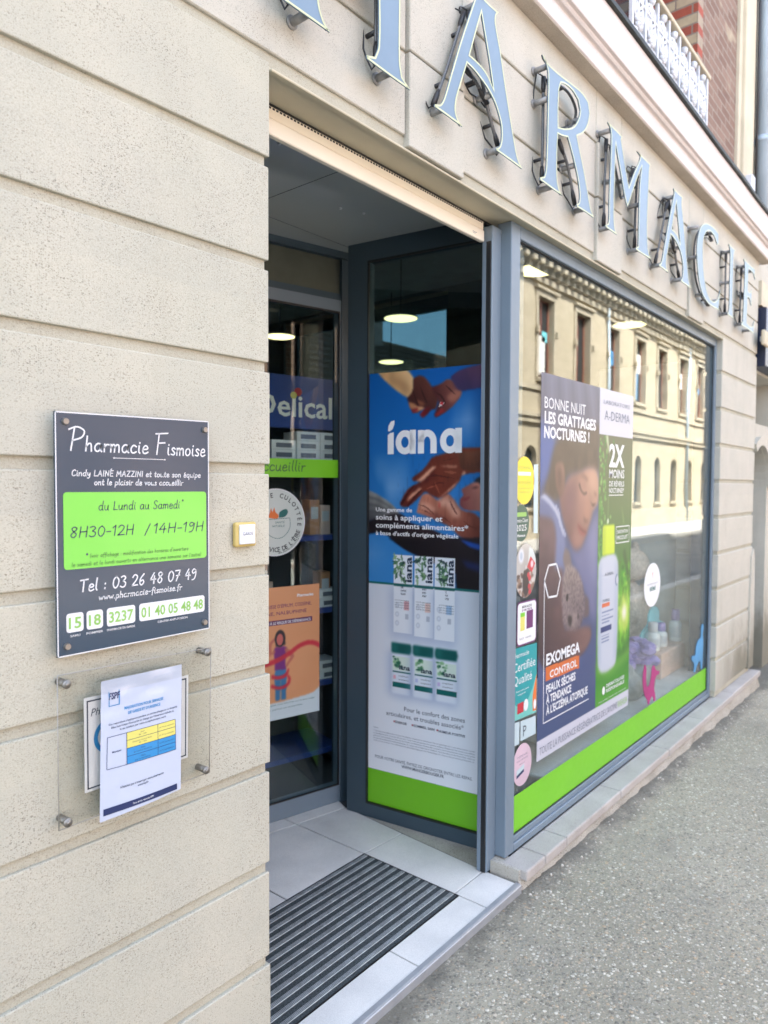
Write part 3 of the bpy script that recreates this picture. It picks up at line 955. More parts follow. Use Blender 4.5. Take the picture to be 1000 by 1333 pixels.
# ================================================================== PHARMACY BUILDING
BD = thing('pharmacy_building', 'pale limestone pharmacy with slate blue window frames and brick upper storey', 'shop building', (2.4, 0.1, GZ))
JT = [2.333, 2.073, 1.814, 1.554, 1.294, 1.034, 0.774, 0.508, 0.257, 0.0]
GH = 0.026
def coursed(x0, x1, top, bottom, name, mat, core_side=0.012, bev=0.003):
    mb = MB()
    tops = [top] + [j - GH for j in JT]
    for k, t in enumerate(tops):
        b = JT[k] if k < len(JT) else bottom
        b = max(b, bottom)
        if t - b < 0.02: continue
        xx = x1 - (0.0015 * ((k * 7) % 3))
        mb.bbox(x0, xx, 0.0 + 0.0008 * ((k * 5) % 3), 0.3, b, t, bev, 2)
    return mb.build(name, mat, BD)
lw = coursed(-3.0, 1.2275, 2.569, GZ, 'stone_wall', MT['stone'])
mb = MB().box(-3.0, 1.2185, 0.011, 0.295, GZ, 2.5625)
mb.build('wall_joint', MT['groove'], lw)
rw = coursed(5.473, 6.50, 2.569, 0.012, 'stone_pier', MT['stone_far'], bev=0.006)
MB().box(5.483, 6.490, 0.010, 0.295, -0.03, 2.5625).build('wall_joint', MT['groove'], rw)
# worn corner guard at the foot of the far pier
mb = MB()
mb.prism([(6.40, 0.0), (6.56, 0.0), (6.56, 0.30), (6.555, 0.62), (6.545, 0.90), (6.50, 0.99), (6.44, 0.93), (6.42, 0.6)], -0.012, 0.10)
mb.build('corner_guard', MT['stone_far'], BD)

# fascia carrying the letters: three rows of panels and three proud keystones
mb = MB()
rows = [(2.597, 2.848), (2.858, 3.102), (3.112, 3.348)]
xs = [(-3.0, -0.4), (-0.392, 1.786), (2.104, 3.226), (3.538, 4.636), (4.944, 6.50)]
for z0, z1 in rows:
    for x0, x1 in xs:
        mb.bbox(x0, x1, 0.0, 0.1, z0, z1, 0.003, 1)
fa = mb.build('fascia', MT['stone_far'], BD)
for x0, x1 in ((1.790, 2.099), (3.230, 3.533), (4.640, 4.939)):
    mb = MB()
    mb.bbox(x0, x1, -0.014, 0.1, 2.562, 2.852, 0.003, 1)
    mb.bbox(x0, x1, -0.014, 0.1, 2.858, 3.106, 0.003, 1)
    mb.bbox(x0, x1, -0.0005, 0.1, 3.112, 3.348, 0.003, 1)
    mb.build('keystone', MT['stone_far'], fa)
MB().box(-3.0, 6.49, 0.010, 0.143, 2.563, 3.60).build('joint_bed', MT['groove'], fa)
mb = MB()
mb.box(1.23, 5.472, 0.008, 0.143, 2.557, 2.5625)
mb.bbox(1.232, 5.47, -0.004, 0.012, 2.549, 2.5565, 0.002, 1)
mb.build('soffit', MT['ochre'], BD)

# cornice profile swept along the facade
prof = [(0.10, 3.349), (-0.066, 3.349), (-0.070, 3.353), (-0.070, 3.424), (-0.074, 3.428), (-0.086, 3.430), (-0.092, 3.437), (-0.088, 3.444), (-0.090, 3.449), (-0.104, 3.452), (-0.106, 3.458), (-0.106, 3.622), (0.10, 3.63)]
def sweep(prof, x0, x1, n, name, mat, par, wob=0.0):
    mb = MB()
    vs = []
    for i in range(n + 1):
        x = x0 + (x1 - x0) * i / n
        w = wob * mnoise.noise(Vector((x * 2.3, 1.7, 0)))
        vs += [(x, y, z + w) for y, z in prof]
    k = len(prof)
    fs = [(i * k + j, (i + 1) * k + j, (i + 1) * k + (j + 1) % k, i * k + (j + 1) % k) for i in range(n) for j in range(k)]
    fs += [tuple(range(k))[::-1], tuple(range(n * k, n * k + k))]
    mb.add(vs, [f[::-1] for f in fs])
    return mb.build(name, mat, par)
co = sweep(prof, -3.0, 6.60, 1, 'cornice', MT['cornice'], BD)
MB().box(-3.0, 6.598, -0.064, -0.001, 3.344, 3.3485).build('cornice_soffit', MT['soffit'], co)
sweep([(0.08, 3.632), (-0.118, 3.622), (-0.124, 3.626), (-0.124, 3.648), (-0.11, 3.660), (0.08, 3.672)], -3.0, 6.605, 60, 'gutter', MT['flash'], BD, 0.006)

# upper storey of brick, set back on the cornice
OPEN = [(0.15, 1.52, 3.66, 6.1), (3.62, 4.99, 3.66, 6.1)]
mb = wall_cells(MB(), -3.0, 6.50, 3.60, 9.1, 0.08, OPEN, 0.001)
mb.box(-3.0, 6.5, 5.9, 6.2, -0.3, 9.1)
mb.box(-3.0, -2.8, 0.31, 5.9, -0.3, 9.09)
mb.box(6.1, 6.498, 0.31, 2.8, -0.3, 9.09); mb.box(6.1, 6.498, 5.25, 5.9, -0.3, 9.09); mb.box(6.1, 6.498, 2.8, 5.25, -0.3, 2.15); mb.box(6.1, 6.498, 2.8, 5.25, 3.5, 9.09)
up = mb.build('upper_wall', MT['brick'], BD)
for x0, x1, z0, z1 in OPEN:
    MB().box(x1, x1 + 0.24, 0.082, 0.42, z0, z1).build('window_jamb', MT['quoin_y'], up)
    MB().box(x0 - 0.24, x0, 0.082, 0.42, z0, z1).build('window_jamb', MT['quoin_y'], up)
    MB().box(x1 + 0.001, x1 + 0.11, 0.074, 0.083, z0, z1).build('brick_quoin', MT['quoin'], up)
    MB().box(x0 - 0.11, x0 - 0.001, 0.074, 0.083, z0, z1).build('brick_quoin', MT['quoin'], up)
    MB().box(x0 - 0.2, x1 + 0.2, 0.06, 0.42, z1, z1 + 0.22).build('lintel', MT['cream'], up)
    wn = MB()
    for a, b, c, d in ((x0, x0 + .07, z0, z1), (x1 - .07, x1, z0, z1), (x0 + .07, x1 - .07, z1 - .07, z1), (x0 + .07, x1 - .07, z0, z0 + .08), ((x0 + x1) / 2 - .05, (x0 + x1) / 2 + .05, z0 + .08, z1 - .07)):
        wn.box(a, b, 0.40, 0.46, c, d)
    w_ = wn.build('window', MT['whitewood'], BD)
    MB().box(x0 + .07, x1 - .07, 0.425, 0.435, z0 + .08, z1 - .07).build('pane', MT['pane'], w_)
MB().box(-3.02, 6.52, -0.05, 6.25, 9.1, 9.35).build('roof', MT['rooftile'], BD)
mb = MB()
mb.bbox(6.06, 6.36, 0.03, 0.10, 3.66, 9.0, 0.006, 1)
mb.bbox(5.98, 6.062, 0.055, 0.10, 3.66, 9.0, 0.004, 1)
mb.build('pilaster', MT['cream'], BD)
mb = MB()
mb.tube([(6.50, -0.005, 3.68), (6.50, -0.005, 9.2)], 0.052, 16)
for z in (4.3, 5.6, 6.9): mb.tube([(6.50, -0.005, z), (6.50, -0.005, z + 0.05)], 0.058, 16)
mb.box(6.49, 6.51, 0.02, 0.08, 4.3, 4.34)
dpp = mb.build('downpipe', MT['zinc'], BD)
MB().tube([(6.42, .025, 3.68), (6.42, .022, 5.2), (6.425, .025, 9.0)], .009, 6).build('cable', MT['rubber'], BD)
MB().bbox(6.12, 6.22, -0.02, 0.035, 3.80, 3.93, 0.008, 1).build('junction_box', MT['iron'], BD)

# balcony railing of white cast iron
rl = thing('balcony_railing', 'white painted cast iron balcony railing with scrollwork above the cornice', 'railing', (4.3, 0.0, 3.66))
def scroll(cx, cz, r0, turns, a0, flip=1, n=16):
    return [(cx + flip * r0 * (1 - 0.72 * i / n) * math.cos(a0 + turns * 2 * math.pi * i / n), 0.0, cz + r0 * (1 - 0.72 * i / n) * math.sin(a0 + turns * 2 * math.pi * i / n)) for i in range(n + 1)]
mb = MB()
RX0, RX1, RZ0, RZ1 = 3.64, 4.94, 3.70, 4.145
npan = 7
pw = (RX1 - RX0) / npan
for i in range(npan):
    c = RX0 + (i + .5) * pw
    for s_ in (-1, 1):
        mb.tube(scroll(c + s_ * .045, 3.95, .042, 1.3, rad(100), s_), 0.0085, 5)
        mb.tube(scroll(c + s_ * .045, 3.82, .045, 1.3, rad(-90), s_), 0.0085, 5)
        mb.tube(scroll(c + s_ * .032, 4.045, .03, 1.2, rad(-60), s_), 0.008, 5)
        mb.tube([(c + s_ * .055, 0, 3.74), (c + s_ * .02, 0, 3.86), (c + s_ * .06, 0, 3.97), (c + s_ * .02, 0, 4.06), (c, 0, 4.09)], 0.008, 5)
    for k in range(9):
        a = 2 * math.pi * k / 8
        bm = bmesh.new()
        bmesh.ops.create_icosphere(bm, subdivisions=1, radius=0.017 if k < 8 else 0.022)
        dd = 0.03 if k < 8 else 0
        mb.bm(bm, True, Matrix.Translation((c + dd * math.cos(a), -0.004, 3.90 + dd * math.sin(a))))
    bm = bmesh.new()
    bmesh.ops.create_icosphere(bm, subdivisions=2, radius=0.024)
    mb.bm(bm, True, Matrix.Translation((c, 0, 4.10)))
    mb.tube([(c, 0, 3.70), (c, 0, 4.10)], 0.007, 5)
mb.build('scrollwork', MT['iron'], rl)
for i in range(npan + 1):
    x = RX0 + i * pw
    MB().bbox(x - .010, x + .010, -.010, .010, 3.662, RZ1, .002, 1).build('post', MT['iron'], rl)
mb = MB()
mb.bbox(RX0 - .02, RX1 + .02, -.007, .007, 3.735, 3.752, .002, 1)
mb.bbox(RX0 - .02, RX1 + .02, -.007, .007, 4.005, 4.02, .002, 1)
mb.build('rail', MT['iron'], rl)
mb = MB().bbox(RX0 - .03, RX1 + .03, -.022, .022, 4.135, 4.16, .006, 2)
mb.box(RX1 + .0, RX1 + .025, .0, .082, 4.138, 4.156)
mb.box(RX0 - .025, RX0, .0, .082, 4.138, 4.156)
mb.build('handrail', MT['cream'], rl)

# ---- shop window
sw = MB()
Y0, Y1 = 0.040, 0.105
sw.bbox(2.528, 2.600, Y0, Y1, -0.032, 2.556, 0.003, 1)
sw.bbox(5.442, 5.485, Y0, Y1, -0.032, 2.556, 0.003, 1)
sw.bbox(2.6005, 5.4415, Y0, Y1, 2.502, 2.556, 0.003, 1)
sw.bbox(2.6005, 5.4415, Y0, Y1, -0.032, 0.000, 0.003, 1)
sw.bbox(2.6005, 5.4415, Y0 + 0.008, Y1, 0.0005, 0.026, 0.002, 1)
win = sw.build('shop_window', MT['frame'], BD)
MB().box(2.600, 5.442, 0.0595, 0.0655, 0.02, 2.506).build('pane', MT['glass'], win)
mb = MB()
for a, b, c, d in ((2.6002, 2.604, .026, 2.502), (5.438, 5.4418, .026, 2.502), (2.604, 5.438, 2.498, 2.5022), (2.604, 5.438, .0258, .030)):
    mb.box(a, b, 0.0535, 0.0592, c, d)
mb.build('glazing_seal', MT['seal'], win)
P2 = FY(0.0592)
flat(P2, [(2.602, .024), (5.440, .024), (5.440, .188), (2.602, .188)], 0.0).build('vinyl_band', MT['green'], win)
mb = MB().bbox(5.36, 5.4415, 0.075, 0.16, 0.03, 2.5, .003, 1)
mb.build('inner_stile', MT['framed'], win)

# ---- sill and its crumbling bed
mb = MB()
x = 2.500
rs = random.Random(4)
for L in (0.165, 0.20, 0.62, 0.74, 0.70, 0.78, 0.86):
    mb.bbox(x + .002, min(x + L - .002, 6.56), -0.074 + rs.uniform(-.003, .003), 0.041, -0.078, -0.034, 0.007, 2)
    x += L
si = mb.build('window_sill', MT['sill'], BD)
mb = MB()
nx = 160
vs, fs = [], []
for i in range(nx + 1):
    x = 2.485 + (6.55 - 2.485) * i / nx
    for j, (yy, zz) in enumerate(((-0.040, -0.0775), (-0.052, -0.088), (-0.060, -0.112), (-0.066, -0.150), (-0.070, -0.20))):
        w = mnoise.noise(Vector((x * 9, zz * 30, 2.0))) * 0.014 + mnoise.noise(Vector((x * 31, zz * 60, 5.0))) * 0.007
        vs.append((x, yy + w, zz))
for i in range(nx):
    for j in range(4):
        a = i * 5 + j
        fs.append((a, a + 1, a + 6, a + 5))
mb.add(vs, fs, True)
mb.box(2.487, 2.560, -0.046, 0.085, -0.13, -0.036)
mb.box(2.54, 6.54, -0.02, 0.10, -0.23, -0.0785)
mb.build('mortar_bed', MT['mortar'], si)

# ---- roller shutter box and guides
sb = MB()
sb.bbox(1.231, 2.452, 0.124, 0.142, 2.514, 2.549, 0.003, 1)
sb.bbox(1.231, 2.452, 0.120, 0.140, 2.468, 2.512, 0.003, 1)
sb.box(1.231, 2.452, 0.1245, 0.1395, 2.5115, 2.5145)
rs_ = sb.build('roller_shutter', MT['beige'], BD)
mb = MB().box(1.231, 2.53, 0.127, 0.142, 2.5492, 2.5565)
for i in range(90):
    mb.box(1.24 + i * .0134, 1.247 + i * .0134, 0.1222, 0.1245, 2.540, 2.5445)
mb.build('brush_strip', MT['seal'], rs_)
mb = MB()
write(FY(0.1198), [ribbon([(2.366, 2.4885), (2.394, 2.4885)], .0022), ribbon([(2.366, 2.4840), (2.386, 2.4840)], .0014)], 'maker_mark', MT['greyink'], rs_, 0.0002)
g1 = MB().bbox(2.459, 2.5275, 0.086, 0.13, -0.079, 2.53, 0.003, 1)
g1.bbox(2.453, 2.459, 0.1125, 0.13, -0.079, 2.468, 0.001, 1)
gg = g1.build('guide_rail', MT['frame'], BD)
MB().box(2.4535, 2.4588, 0.092, 0.1122, -0.078, 2.468).build('rail_slot', MT['seal'], gg)
MB().bbox(1.2285, 1.275, 0.086, 0.13, -0.079, 2.53, 0.003, 1).build('guide_rail', MT['frame'], BD)

# ---- vestibule: side window, door, ceiling
PS_ = FL((2.53, .93), (2.648, .09))
PSi = lambda u, z, d=0.0: PS_(u, z, d + .0078)     # outer face of the side pane
def su(p):           # poster fraction -> distance along the side window
    return (.1265 + .5775 * p) / .9903
sd = MB()
sd.obox(PS_, 0.02, 0.1285, -.04, .022, -0.085, 2.635)
sd.obox(PS_, 0.829, 0.87, -.04, .022, -0.085, 2.635)
sd.obox(PS_, 0.1285, 0.829, -.04, .022, -0.12, -0.020)
sd.obox(PS_, 0.1285, 0.829, -.04, .022, 2.545, 2.635)
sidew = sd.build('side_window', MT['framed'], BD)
mb = MB()
for a, b, c, d in ((0.1285, 0.134, -.02, 2.545), (0.823, 0.829, -.02, 2.545), (.134, .823, 2.538, 2.545), (.134, .823, -.02, -.013)):
    mb.obox(PS_, a, b, .0075, .0225, c, d)
mb.build('glazing_seal', MT['seal'], sidew)
mb = MB().obox(PS_, 0.1285, 0.829, .002, .007, -.02, 2.545)
mb.build('pane', MT['glass2'], sidew)
flat(PSi, [(.13, -.02), (.828, -.02), (.828, .149), (.13, .149)], 0.0).build('vinyl_band', MT['green'], sidew)

PD = FL((2.20, 1.094), (2.56, 1.013))
PDo = lambda u, z, d=0.0: PD(u, z, d + .0078)
dr = MB()
dr.obox(PD, -0.3124, 0.372, -.04, .015, -0.078, 0.004)
dr.obox(PD, -0.3124, 0.372, -.04, .015, 2.346, 2.400)
dr.obox(PD, 0.3665, 0.372, -.04, .015, 0.004, 2.346)
dr.obox(PD, -.36, -.3125, -.04, .015, 0.004, 2.346)
door = dr.build('entrance_door', MT['frame'], BD)
mb = MB().obox(PD, -0.3124, 0.3665, .002, .007, 0.004, 2.346)
mb.build('pane', MT['glassdoor'], door)
mb = MB().obox(PD, -0.3124, 0.3665, .0072, .0155, 0.0042, 0.010)
mb.obox(PD, -0.3124, 0.3665, .0072, .0155, 2.336, 2.3458)
mb.obox(PD, 0.3595, 0.3664, .0072, .0155, .010, 2.336)
mb.build('glazing_seal', MT['seal'], door)
bd_ = flat(PDo, [(-.31, 1.537), (.3655, 1.537), (.3655, 1.624), (-.31, 1.624)], 0.0).build('vinyl_band', MT['green'], door)
write(PDo, [hand('vous accueillir', -0.24, .170, 1.566, .058, .10)], 'lettering', MT['darkgreenink'], bd_, .0008)
tr = MB()
tr.obox(PD, -.40, .43, -.04, .012, 2.401, 2.432)
tr.obox(PD, -.40, .47, -.04, .03, 2.600, 2.650)
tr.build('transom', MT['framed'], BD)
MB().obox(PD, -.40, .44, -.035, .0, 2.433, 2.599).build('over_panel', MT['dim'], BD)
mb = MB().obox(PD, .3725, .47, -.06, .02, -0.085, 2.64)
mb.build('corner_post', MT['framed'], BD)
MB().bbox(1.215, 2.66, 0.1435, 1.40, 2.633, 2.70, .002, 1).build('vestibule_ceiling', MT['ceil'], BD)
mb = MB()
mb.box(1.22, 2.64, .92, .922, 2.6322, 2.6332)
mb.box(1.9, 1.902, .15, 1.3, 2.6320, 2.6331)
mb.build('ceiling_joint', MT['dark'], BD)
mb = MB()
for x, y in ((1.62, .40), (1.75, .36), (2.15, .62), (2.25, .58)):
    mb.lathe((x, y, 2.6265), [(.0, 0), (.006, .001), (.007, .006)], 10)
mb.build('ceiling_stud', MT['white'], BD)
PLF = FL((1.245, .16), (1.845, 1.19))
lf = MB()
lf.obox(PLF, 0, .09, -.04, .022, -.085, 2.635); lf.obox(PLF, 1.10, 1.19, -.04, .022, -.085, 2.635)
lf.obox(PLF, .09, 1.10, -.04, .022, -.085, .0); lf.obox(PLF, .09, 1.10, -.04, .022, 2.545, 2.635)
lfw = lf.build('side_window', MT['framed'], BD)
MB().obox(PLF, .09, 1.10, .002, .007, 0, 2.545).build('pane', MT['glass2'], lfw)

# ---- shop interior seen through the panes
mb = MB()
mb.box(-2.8, 6.1, 0.30, 5.9, 3.54, 3.6)
mb.box(2.66, 6.1, 0.106, 0.30, 2.58, 3.0)
mb.box(-2.8, 6.1, 0.295, 0.32, 2.72, 3.54)
mb.build('room_ceiling', MT['roomceil'], BD)
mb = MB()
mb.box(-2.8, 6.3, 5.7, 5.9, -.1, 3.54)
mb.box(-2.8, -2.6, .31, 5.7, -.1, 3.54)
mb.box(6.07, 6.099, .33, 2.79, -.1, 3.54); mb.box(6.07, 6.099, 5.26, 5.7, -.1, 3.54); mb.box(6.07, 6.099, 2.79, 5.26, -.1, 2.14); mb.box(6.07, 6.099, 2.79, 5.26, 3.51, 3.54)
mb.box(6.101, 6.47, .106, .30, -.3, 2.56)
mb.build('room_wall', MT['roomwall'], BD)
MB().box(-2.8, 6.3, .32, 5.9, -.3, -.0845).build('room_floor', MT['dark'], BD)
yw = MB().box(6.2, 6.26, 2.8, 5.25, 2.15, 2.2).box(6.2, 6.26, 2.8, 5.25, 3.36, 3.5)  # added window; sky seen through it stands in for a reflection in the panes
for y in (2.8, 4.3, 5.15): yw.box(6.2, 6.26, y, y + .10, 2.2, 3.36)
yw = yw.build('added_yard_window', MT['framed'], BD)
MB().box(6.225, 6.231, 2.9, 5.15, 2.2, 3.36).build('pane', MT['tinted'], yw)
lamps = [(4.42, 2.1), (3.96, .68), (5.75, .78), (4.29, 3.36), (2.9, 3.3), (1.2, 2.6), (5.9, 3.4)]
lp = thing('ceiling_lamp', 'round lit ceiling lamp seen through the shop glass', 'lamp', (lamps[0][0], lamps[0][1], 2.80), 'round lamps on the shop ceiling')
MB().lathe((*lamps[0], 2.812), [(.135, .0), (.138, .004), (.10, .016)], 32).build('lamp_ring', MT['white'], lp)
MB().tube([(*lamps[0], 2.83), (*lamps[0], 3.54)], .005, 6).build('lamp_rod', MT['seal'], lp)
MB().lathe((*lamps[0], 2.803), [(.02, 0), (.11, .003), (.134, .010)], 32).build('diffuser', MT['lamp'], lp)
for x, y in lamps[1:]:
    copy_tree(lp, (x - lamps[0][0], y - lamps[0][1], 0))

# ---- entrance floor
mb = MB()
FZ = -0.080
def tile(poly):
    n = len(poly)
    c = np.mean(poly, 0)
    ins = inset(poly, .0028)
    in2 = inset(poly, .0042)
    a = [(p[0], p[1], FZ - .012) for p in ins] + [(p[0], p[1], FZ - .0015) for p in ins] + [(p[0], p[1], FZ) for p in in2]
    f = [(i, (i + 1) % n, (i + 1) % n + n, i + n) for i in range(n)] + [(i + n, (i + 1) % n + n, (i + 1) % n + 2 * n, i + 2 * n) for i in range(n)] + [tuple(range(2 * n, 3 * n))]
    mb.add(a, f)
tile([(1.39, -.046), (1.832, -.046), (1.832, .086), (1.39, .086)])
tile([(1.832, -.046), (2.257, -.046), (2.257, .086), (1.832, .086)])
tile([(2.257, -.046), (2.475, -.046), (2.473, .105), (2.257, .105)])
tile([(2.257, .105), (2.473, .105), (2.502, .556), (2.257, .572)])
tile([(2.257, .572), (2.502, .556), (2.53, .93), (2.252, .985)])
tile([(1.81, .572), (2.257, .572), (2.252, .985), (1.805, 1.085)])
tile([(1.47, .572), (1.81, .572), (1.805, 1.085), (1.77, 1.09)])
tile([(2.252, .985), (2.53, .93), (2.562, 1.012), (2.250, 1.083)])
tile([(1.805, 1.085), (2.252, .985), (2.250, 1.083), (1.80, 1.19)])
tile([(1.23, -.046), (1.39, -.046), (1.39, .086), (1.23, .086)])
fl = struct(mb, 'entrance_floor', MT['tile'])
mb = MB().box(1.20, 2.477, -.047, .56, -.3, FZ - .0095)
mb.box(1.20, 2.70, .56, 1.35, -.3, FZ - .0095)
mb.box(2.4775, 2.70, .201, .56, -.3, FZ - .0095)
struct(mb, 'floor_bed', MT['grout'])
mb = MB()
mb.add([(2.477, .125, -.0835), (2.66, .11, -.0835), (2.66, .25, -.0835), (2.56, .85, -.0835), (2.533, .93, -.0835)], [(0, 1, 2, 3, 4)])
struct(mb, 'mortar_strip', MT['mortar'])
mb = MB()
mb.bbox(1.232, 2.478, -.066, -.0475, GZ - .02, FZ + .001, .003, 1)
mb.bbox(1.232, 2.478, -.060, -.040, FZ + .0005, FZ + .003, .001, 1)
tag_o = mb.build('threshold_strip', MT['alu'], BD)

# ---- door mat
mt = thing('door_mat', 'recessed entrance mat of charcoal carpet with aluminium strips', 'door mat', (1.76, .33, FZ - .01))
MB().box(1.262, 2.254, .089, .569, FZ - .0093, FZ - .002).build('carpet', MT['matcloth'], mt)
mb = MB()
for a, b, c, d in ((1.258, 2.2565, .0865, .0888), (1.258, 2.2565, .5692, .5716), (2.2542, 2.2565, .0888, .5692), (1.258, 1.2618, .0888, .5692)):
    mb.box(a, b, c, d, FZ - .0093, FZ + .0006)
mb.build('mat_frame', MT['seal'], mt)
pitch_ = .0402
s0 = None
for i in range(12):
    y = .106 + i * pitch_
    mb = MB()
    mb.bbox(1.263, 2.253, y, y + .0175, FZ - .004, FZ + .0006, .001, 1)
    st_ = mb.build('aluminium_strip', MT['alustrip'], mt)
    mb = MB()
    for k in range(3): mb.box(1.2635, 2.2525, y + .0028 + k * .0048, y + .0041 + k * .0048, FZ + .0003, FZ + .0009)
    mb.build('groove', MT['seal'], st_)

# ================================================================== RAISED LETTERS ON THE FASCIA
GA = [(2.0675, 3.1257), (1.9901, 2.9589), (1.9271, 2.8084), (1.9091, 2.7633), (1.8911, 2.7248), (1.8731, 2.7042), (1.8446, 2.6934), (1.8447, 2.6861), (1.9027, 2.686), (2.0022, 2.6846), (1.9746, 2.6974), (1.9611, 2.7177), (1.9637, 2.7525), (1.9884, 2.8138), (2.0266, 2.9011), (2.0715, 2.8973), (2.148, 2.8775), (2.2014, 2.8502), (2.2385, 2.8102), (2.253, 2.7788), (2.2538, 2.7373), (2.2406, 2.707), (2.2154, 2.6906), (2.2160, 2.6865), (2.2971, 2.6865), (2.4052, 2.6850), (2.3695, 2.7129), (2.3436, 2.7659), (2.3129, 2.8395), (2.2727, 2.9446), (2.2383, 3.04), (2.2051, 3.1152), (2.2063, 3.1429), (2.2239, 3.1631), (2.14, 3.1600), (2.062, 3.1640), (2.0765, 3.1495)]
GAh = [(2.1121, 3.1069), (2.0855, 3.0434), (2.0422, 2.934), (2.0958, 2.9323), (2.1471, 2.9219), (2.1934, 2.8901), (2.1635, 2.9784), (2.1272, 3.0681)]
GR = [(2.5552, 3.169), (2.5932, 3.1589), (2.6777, 3.1595), (2.8154, 3.1727), (2.9181, 3.1792), (2.9798, 3.167), (3.0002, 3.1242), (2.9833, 3.0728), (2.9388, 3.0209), (2.8727, 2.9804), (2.9042, 2.9295), (2.9443, 2.8677), (2.9857, 2.7919), (3.0197, 2.7249), (3.0578, 2.6937), (2.9659, 2.6928), (2.8782, 2.6889), (2.8790, 2.6960), (2.9042, 2.7125), (2.9107, 2.7428), (2.8937, 2.8004), (2.8547, 2.8621), (2.8169, 2.9104), (2.7873, 2.9435), (2.7389, 2.9303), (2.6956, 2.923), (2.6897, 2.8525), (2.6929, 2.7465), (2.7116, 2.7078), (2.7436, 2.692), (2.6519, 2.6917), (2.5471, 2.6926), (2.5471, 2.7000), (2.5841, 2.7164), (2.596, 2.7436), (2.6028, 2.8213), (2.6068, 2.9966), (2.6057, 3.1231), (2.5871, 3.1522)]
GRh = [(2.7162, 3.1331), (2.6997, 3.0994), (2.6953, 3.0207), (2.6975, 2.9504), (2.7654, 2.9704), (2.8425, 3.0091), (2.8892, 3.0614), (2.9029, 3.098), (2.8823, 3.1332), (2.8306, 3.1486), (2.7598, 3.1459)]
GP = [(2.5552, 3.169), (2.5932, 3.1589), (2.6777, 3.1595), (2.8154, 3.1727), (2.9181, 3.1792), (2.9798, 3.167), (3.0002, 3.1242), (2.9833, 3.0728), (2.9388, 3.0209), (2.8727, 2.9804), (2.7873, 2.9435), (2.7389, 2.9303), (2.6956, 2.923), (2.6897, 2.8525), (2.6929, 2.7465), (2.7116, 2.7078), (2.7436, 2.692), (2.6519, 2.6917), (2.5471, 2.6926), (2.5471, 2.7000), (2.5841, 2.7164), (2.596, 2.7436), (2.6028, 2.8213), (2.6068, 2.9966), (2.6057, 3.1231), (2.5871, 3.1522)]
GM = [(3.1932, 3.1641), (3.2904, 3.1642), (3.3696, 3.1629), (3.3555, 3.1437), (3.38, 3.1001), (3.4215, 3.0229), (3.4633, 2.9581), (3.5342, 3.0537), (3.6019, 3.1356), (3.6113, 3.1573), (3.5696, 3.1645), (3.7507, 3.1647), (3.7391, 3.1367), (3.7349, 3.0673), (3.7283, 2.9927), (3.7224, 2.8549), (3.7292, 2.7749), (3.7423, 2.7236), (3.7812, 2.6902), (3.6718, 2.6861), (3.5671, 2.6850), (3.5671, 2.6910), (3.6027, 2.7089), (3.6048, 2.8659), (3.6077, 3.0082), (3.6301, 3.1157), (3.5563, 3.0173), (3.4908, 2.9164), (3.4483, 2.8602), (3.4137, 2.8996), (3.3726, 2.9712), (3.3226, 3.0518), (3.293, 3.1033), (3.2843, 2.9282), (3.2829, 2.7898), (3.2951, 2.7171), (3.3236, 2.6915), (3.2656, 2.6907), (3.1865, 2.6906), (3.1865, 2.6966), (3.2205, 2.7143), (3.2281, 2.7395), (3.2274, 2.8415), (3.2357, 2.9804), (3.2405, 3.1181), (3.2286, 3.1508)]
GC = [(5.0311, 3.1607), (4.9175, 3.1682), (4.7572, 3.1497), (4.6572, 3.1067), (4.5996, 3.036), (4.5756, 2.9571), (4.5864, 2.8726), (4.6307, 2.7733), (4.6989, 2.7067), (4.8193, 2.671), (4.9564, 2.6672), (5.0701, 2.6734), (5.1025, 2.815), (5.0689, 2.7604), (5.0033, 2.7171), (4.926, 2.7), (4.8291, 2.7187), (4.7584, 2.7792), (4.7135, 2.8588), (4.6945, 2.9433), (4.6943, 3.0173), (4.724, 3.0697), (4.7736, 3.1056), (4.8658, 3.1271), (4.9495, 3.1153), (5.0085, 3.0844), (5.0366, 3.0917)]
def stem(x0, x1, z0=2.686, z1=3.160, s=.044):
    w = (x0, x1)
    return [(x0 - s, z1 + .002), (x0 - s, z1 - .006), (x0 - .012, z1 - .022), (x0, z1 - .06), (x0, 2.92), (x0, z0 + .06), (x0 - .012, z0 + .022), (x0 - s, z0 + .007), (x0 - s, z0),
            ((x0 + x1) / 2, z0), (x1 + s, z0), (x1 + .018, z0 + .020), (x1 + .002, z0 + .06)], [(x1, z1 - .06), (x1 + .012, z1 - .022), (x1 + s, z1 - .004), (x1 + s, z1 + .002), ((x0 + x1) / 2, z1)]
sA, sB = stem(5.335, 5.412)
GI = sA + [(5.412, 2.92)] + sB
l0, l1 = stem(1.232, 1.330)
r0, r1 = stem(1.572, 1.669)
GH_ = l0 + [(1.330, 2.895), (1.45, 2.898), (1.572, 2.895), (1.572, 2.746), (1.556, 2.706), (1.5195, 2.694), (1.5228, 2.686), (1.62, 2.684), (1.7189, 2.6838), (1.679, 2.704), (1.669, 2.744)] + [(1.669, 2.92)] + r1 + [(1.528, 3.162), (1.528, 3.154), (1.560, 3.138), (1.572, 3.10), (1.572, 2.950), (1.45, 2.946), (1.330, 2.950)] + l1
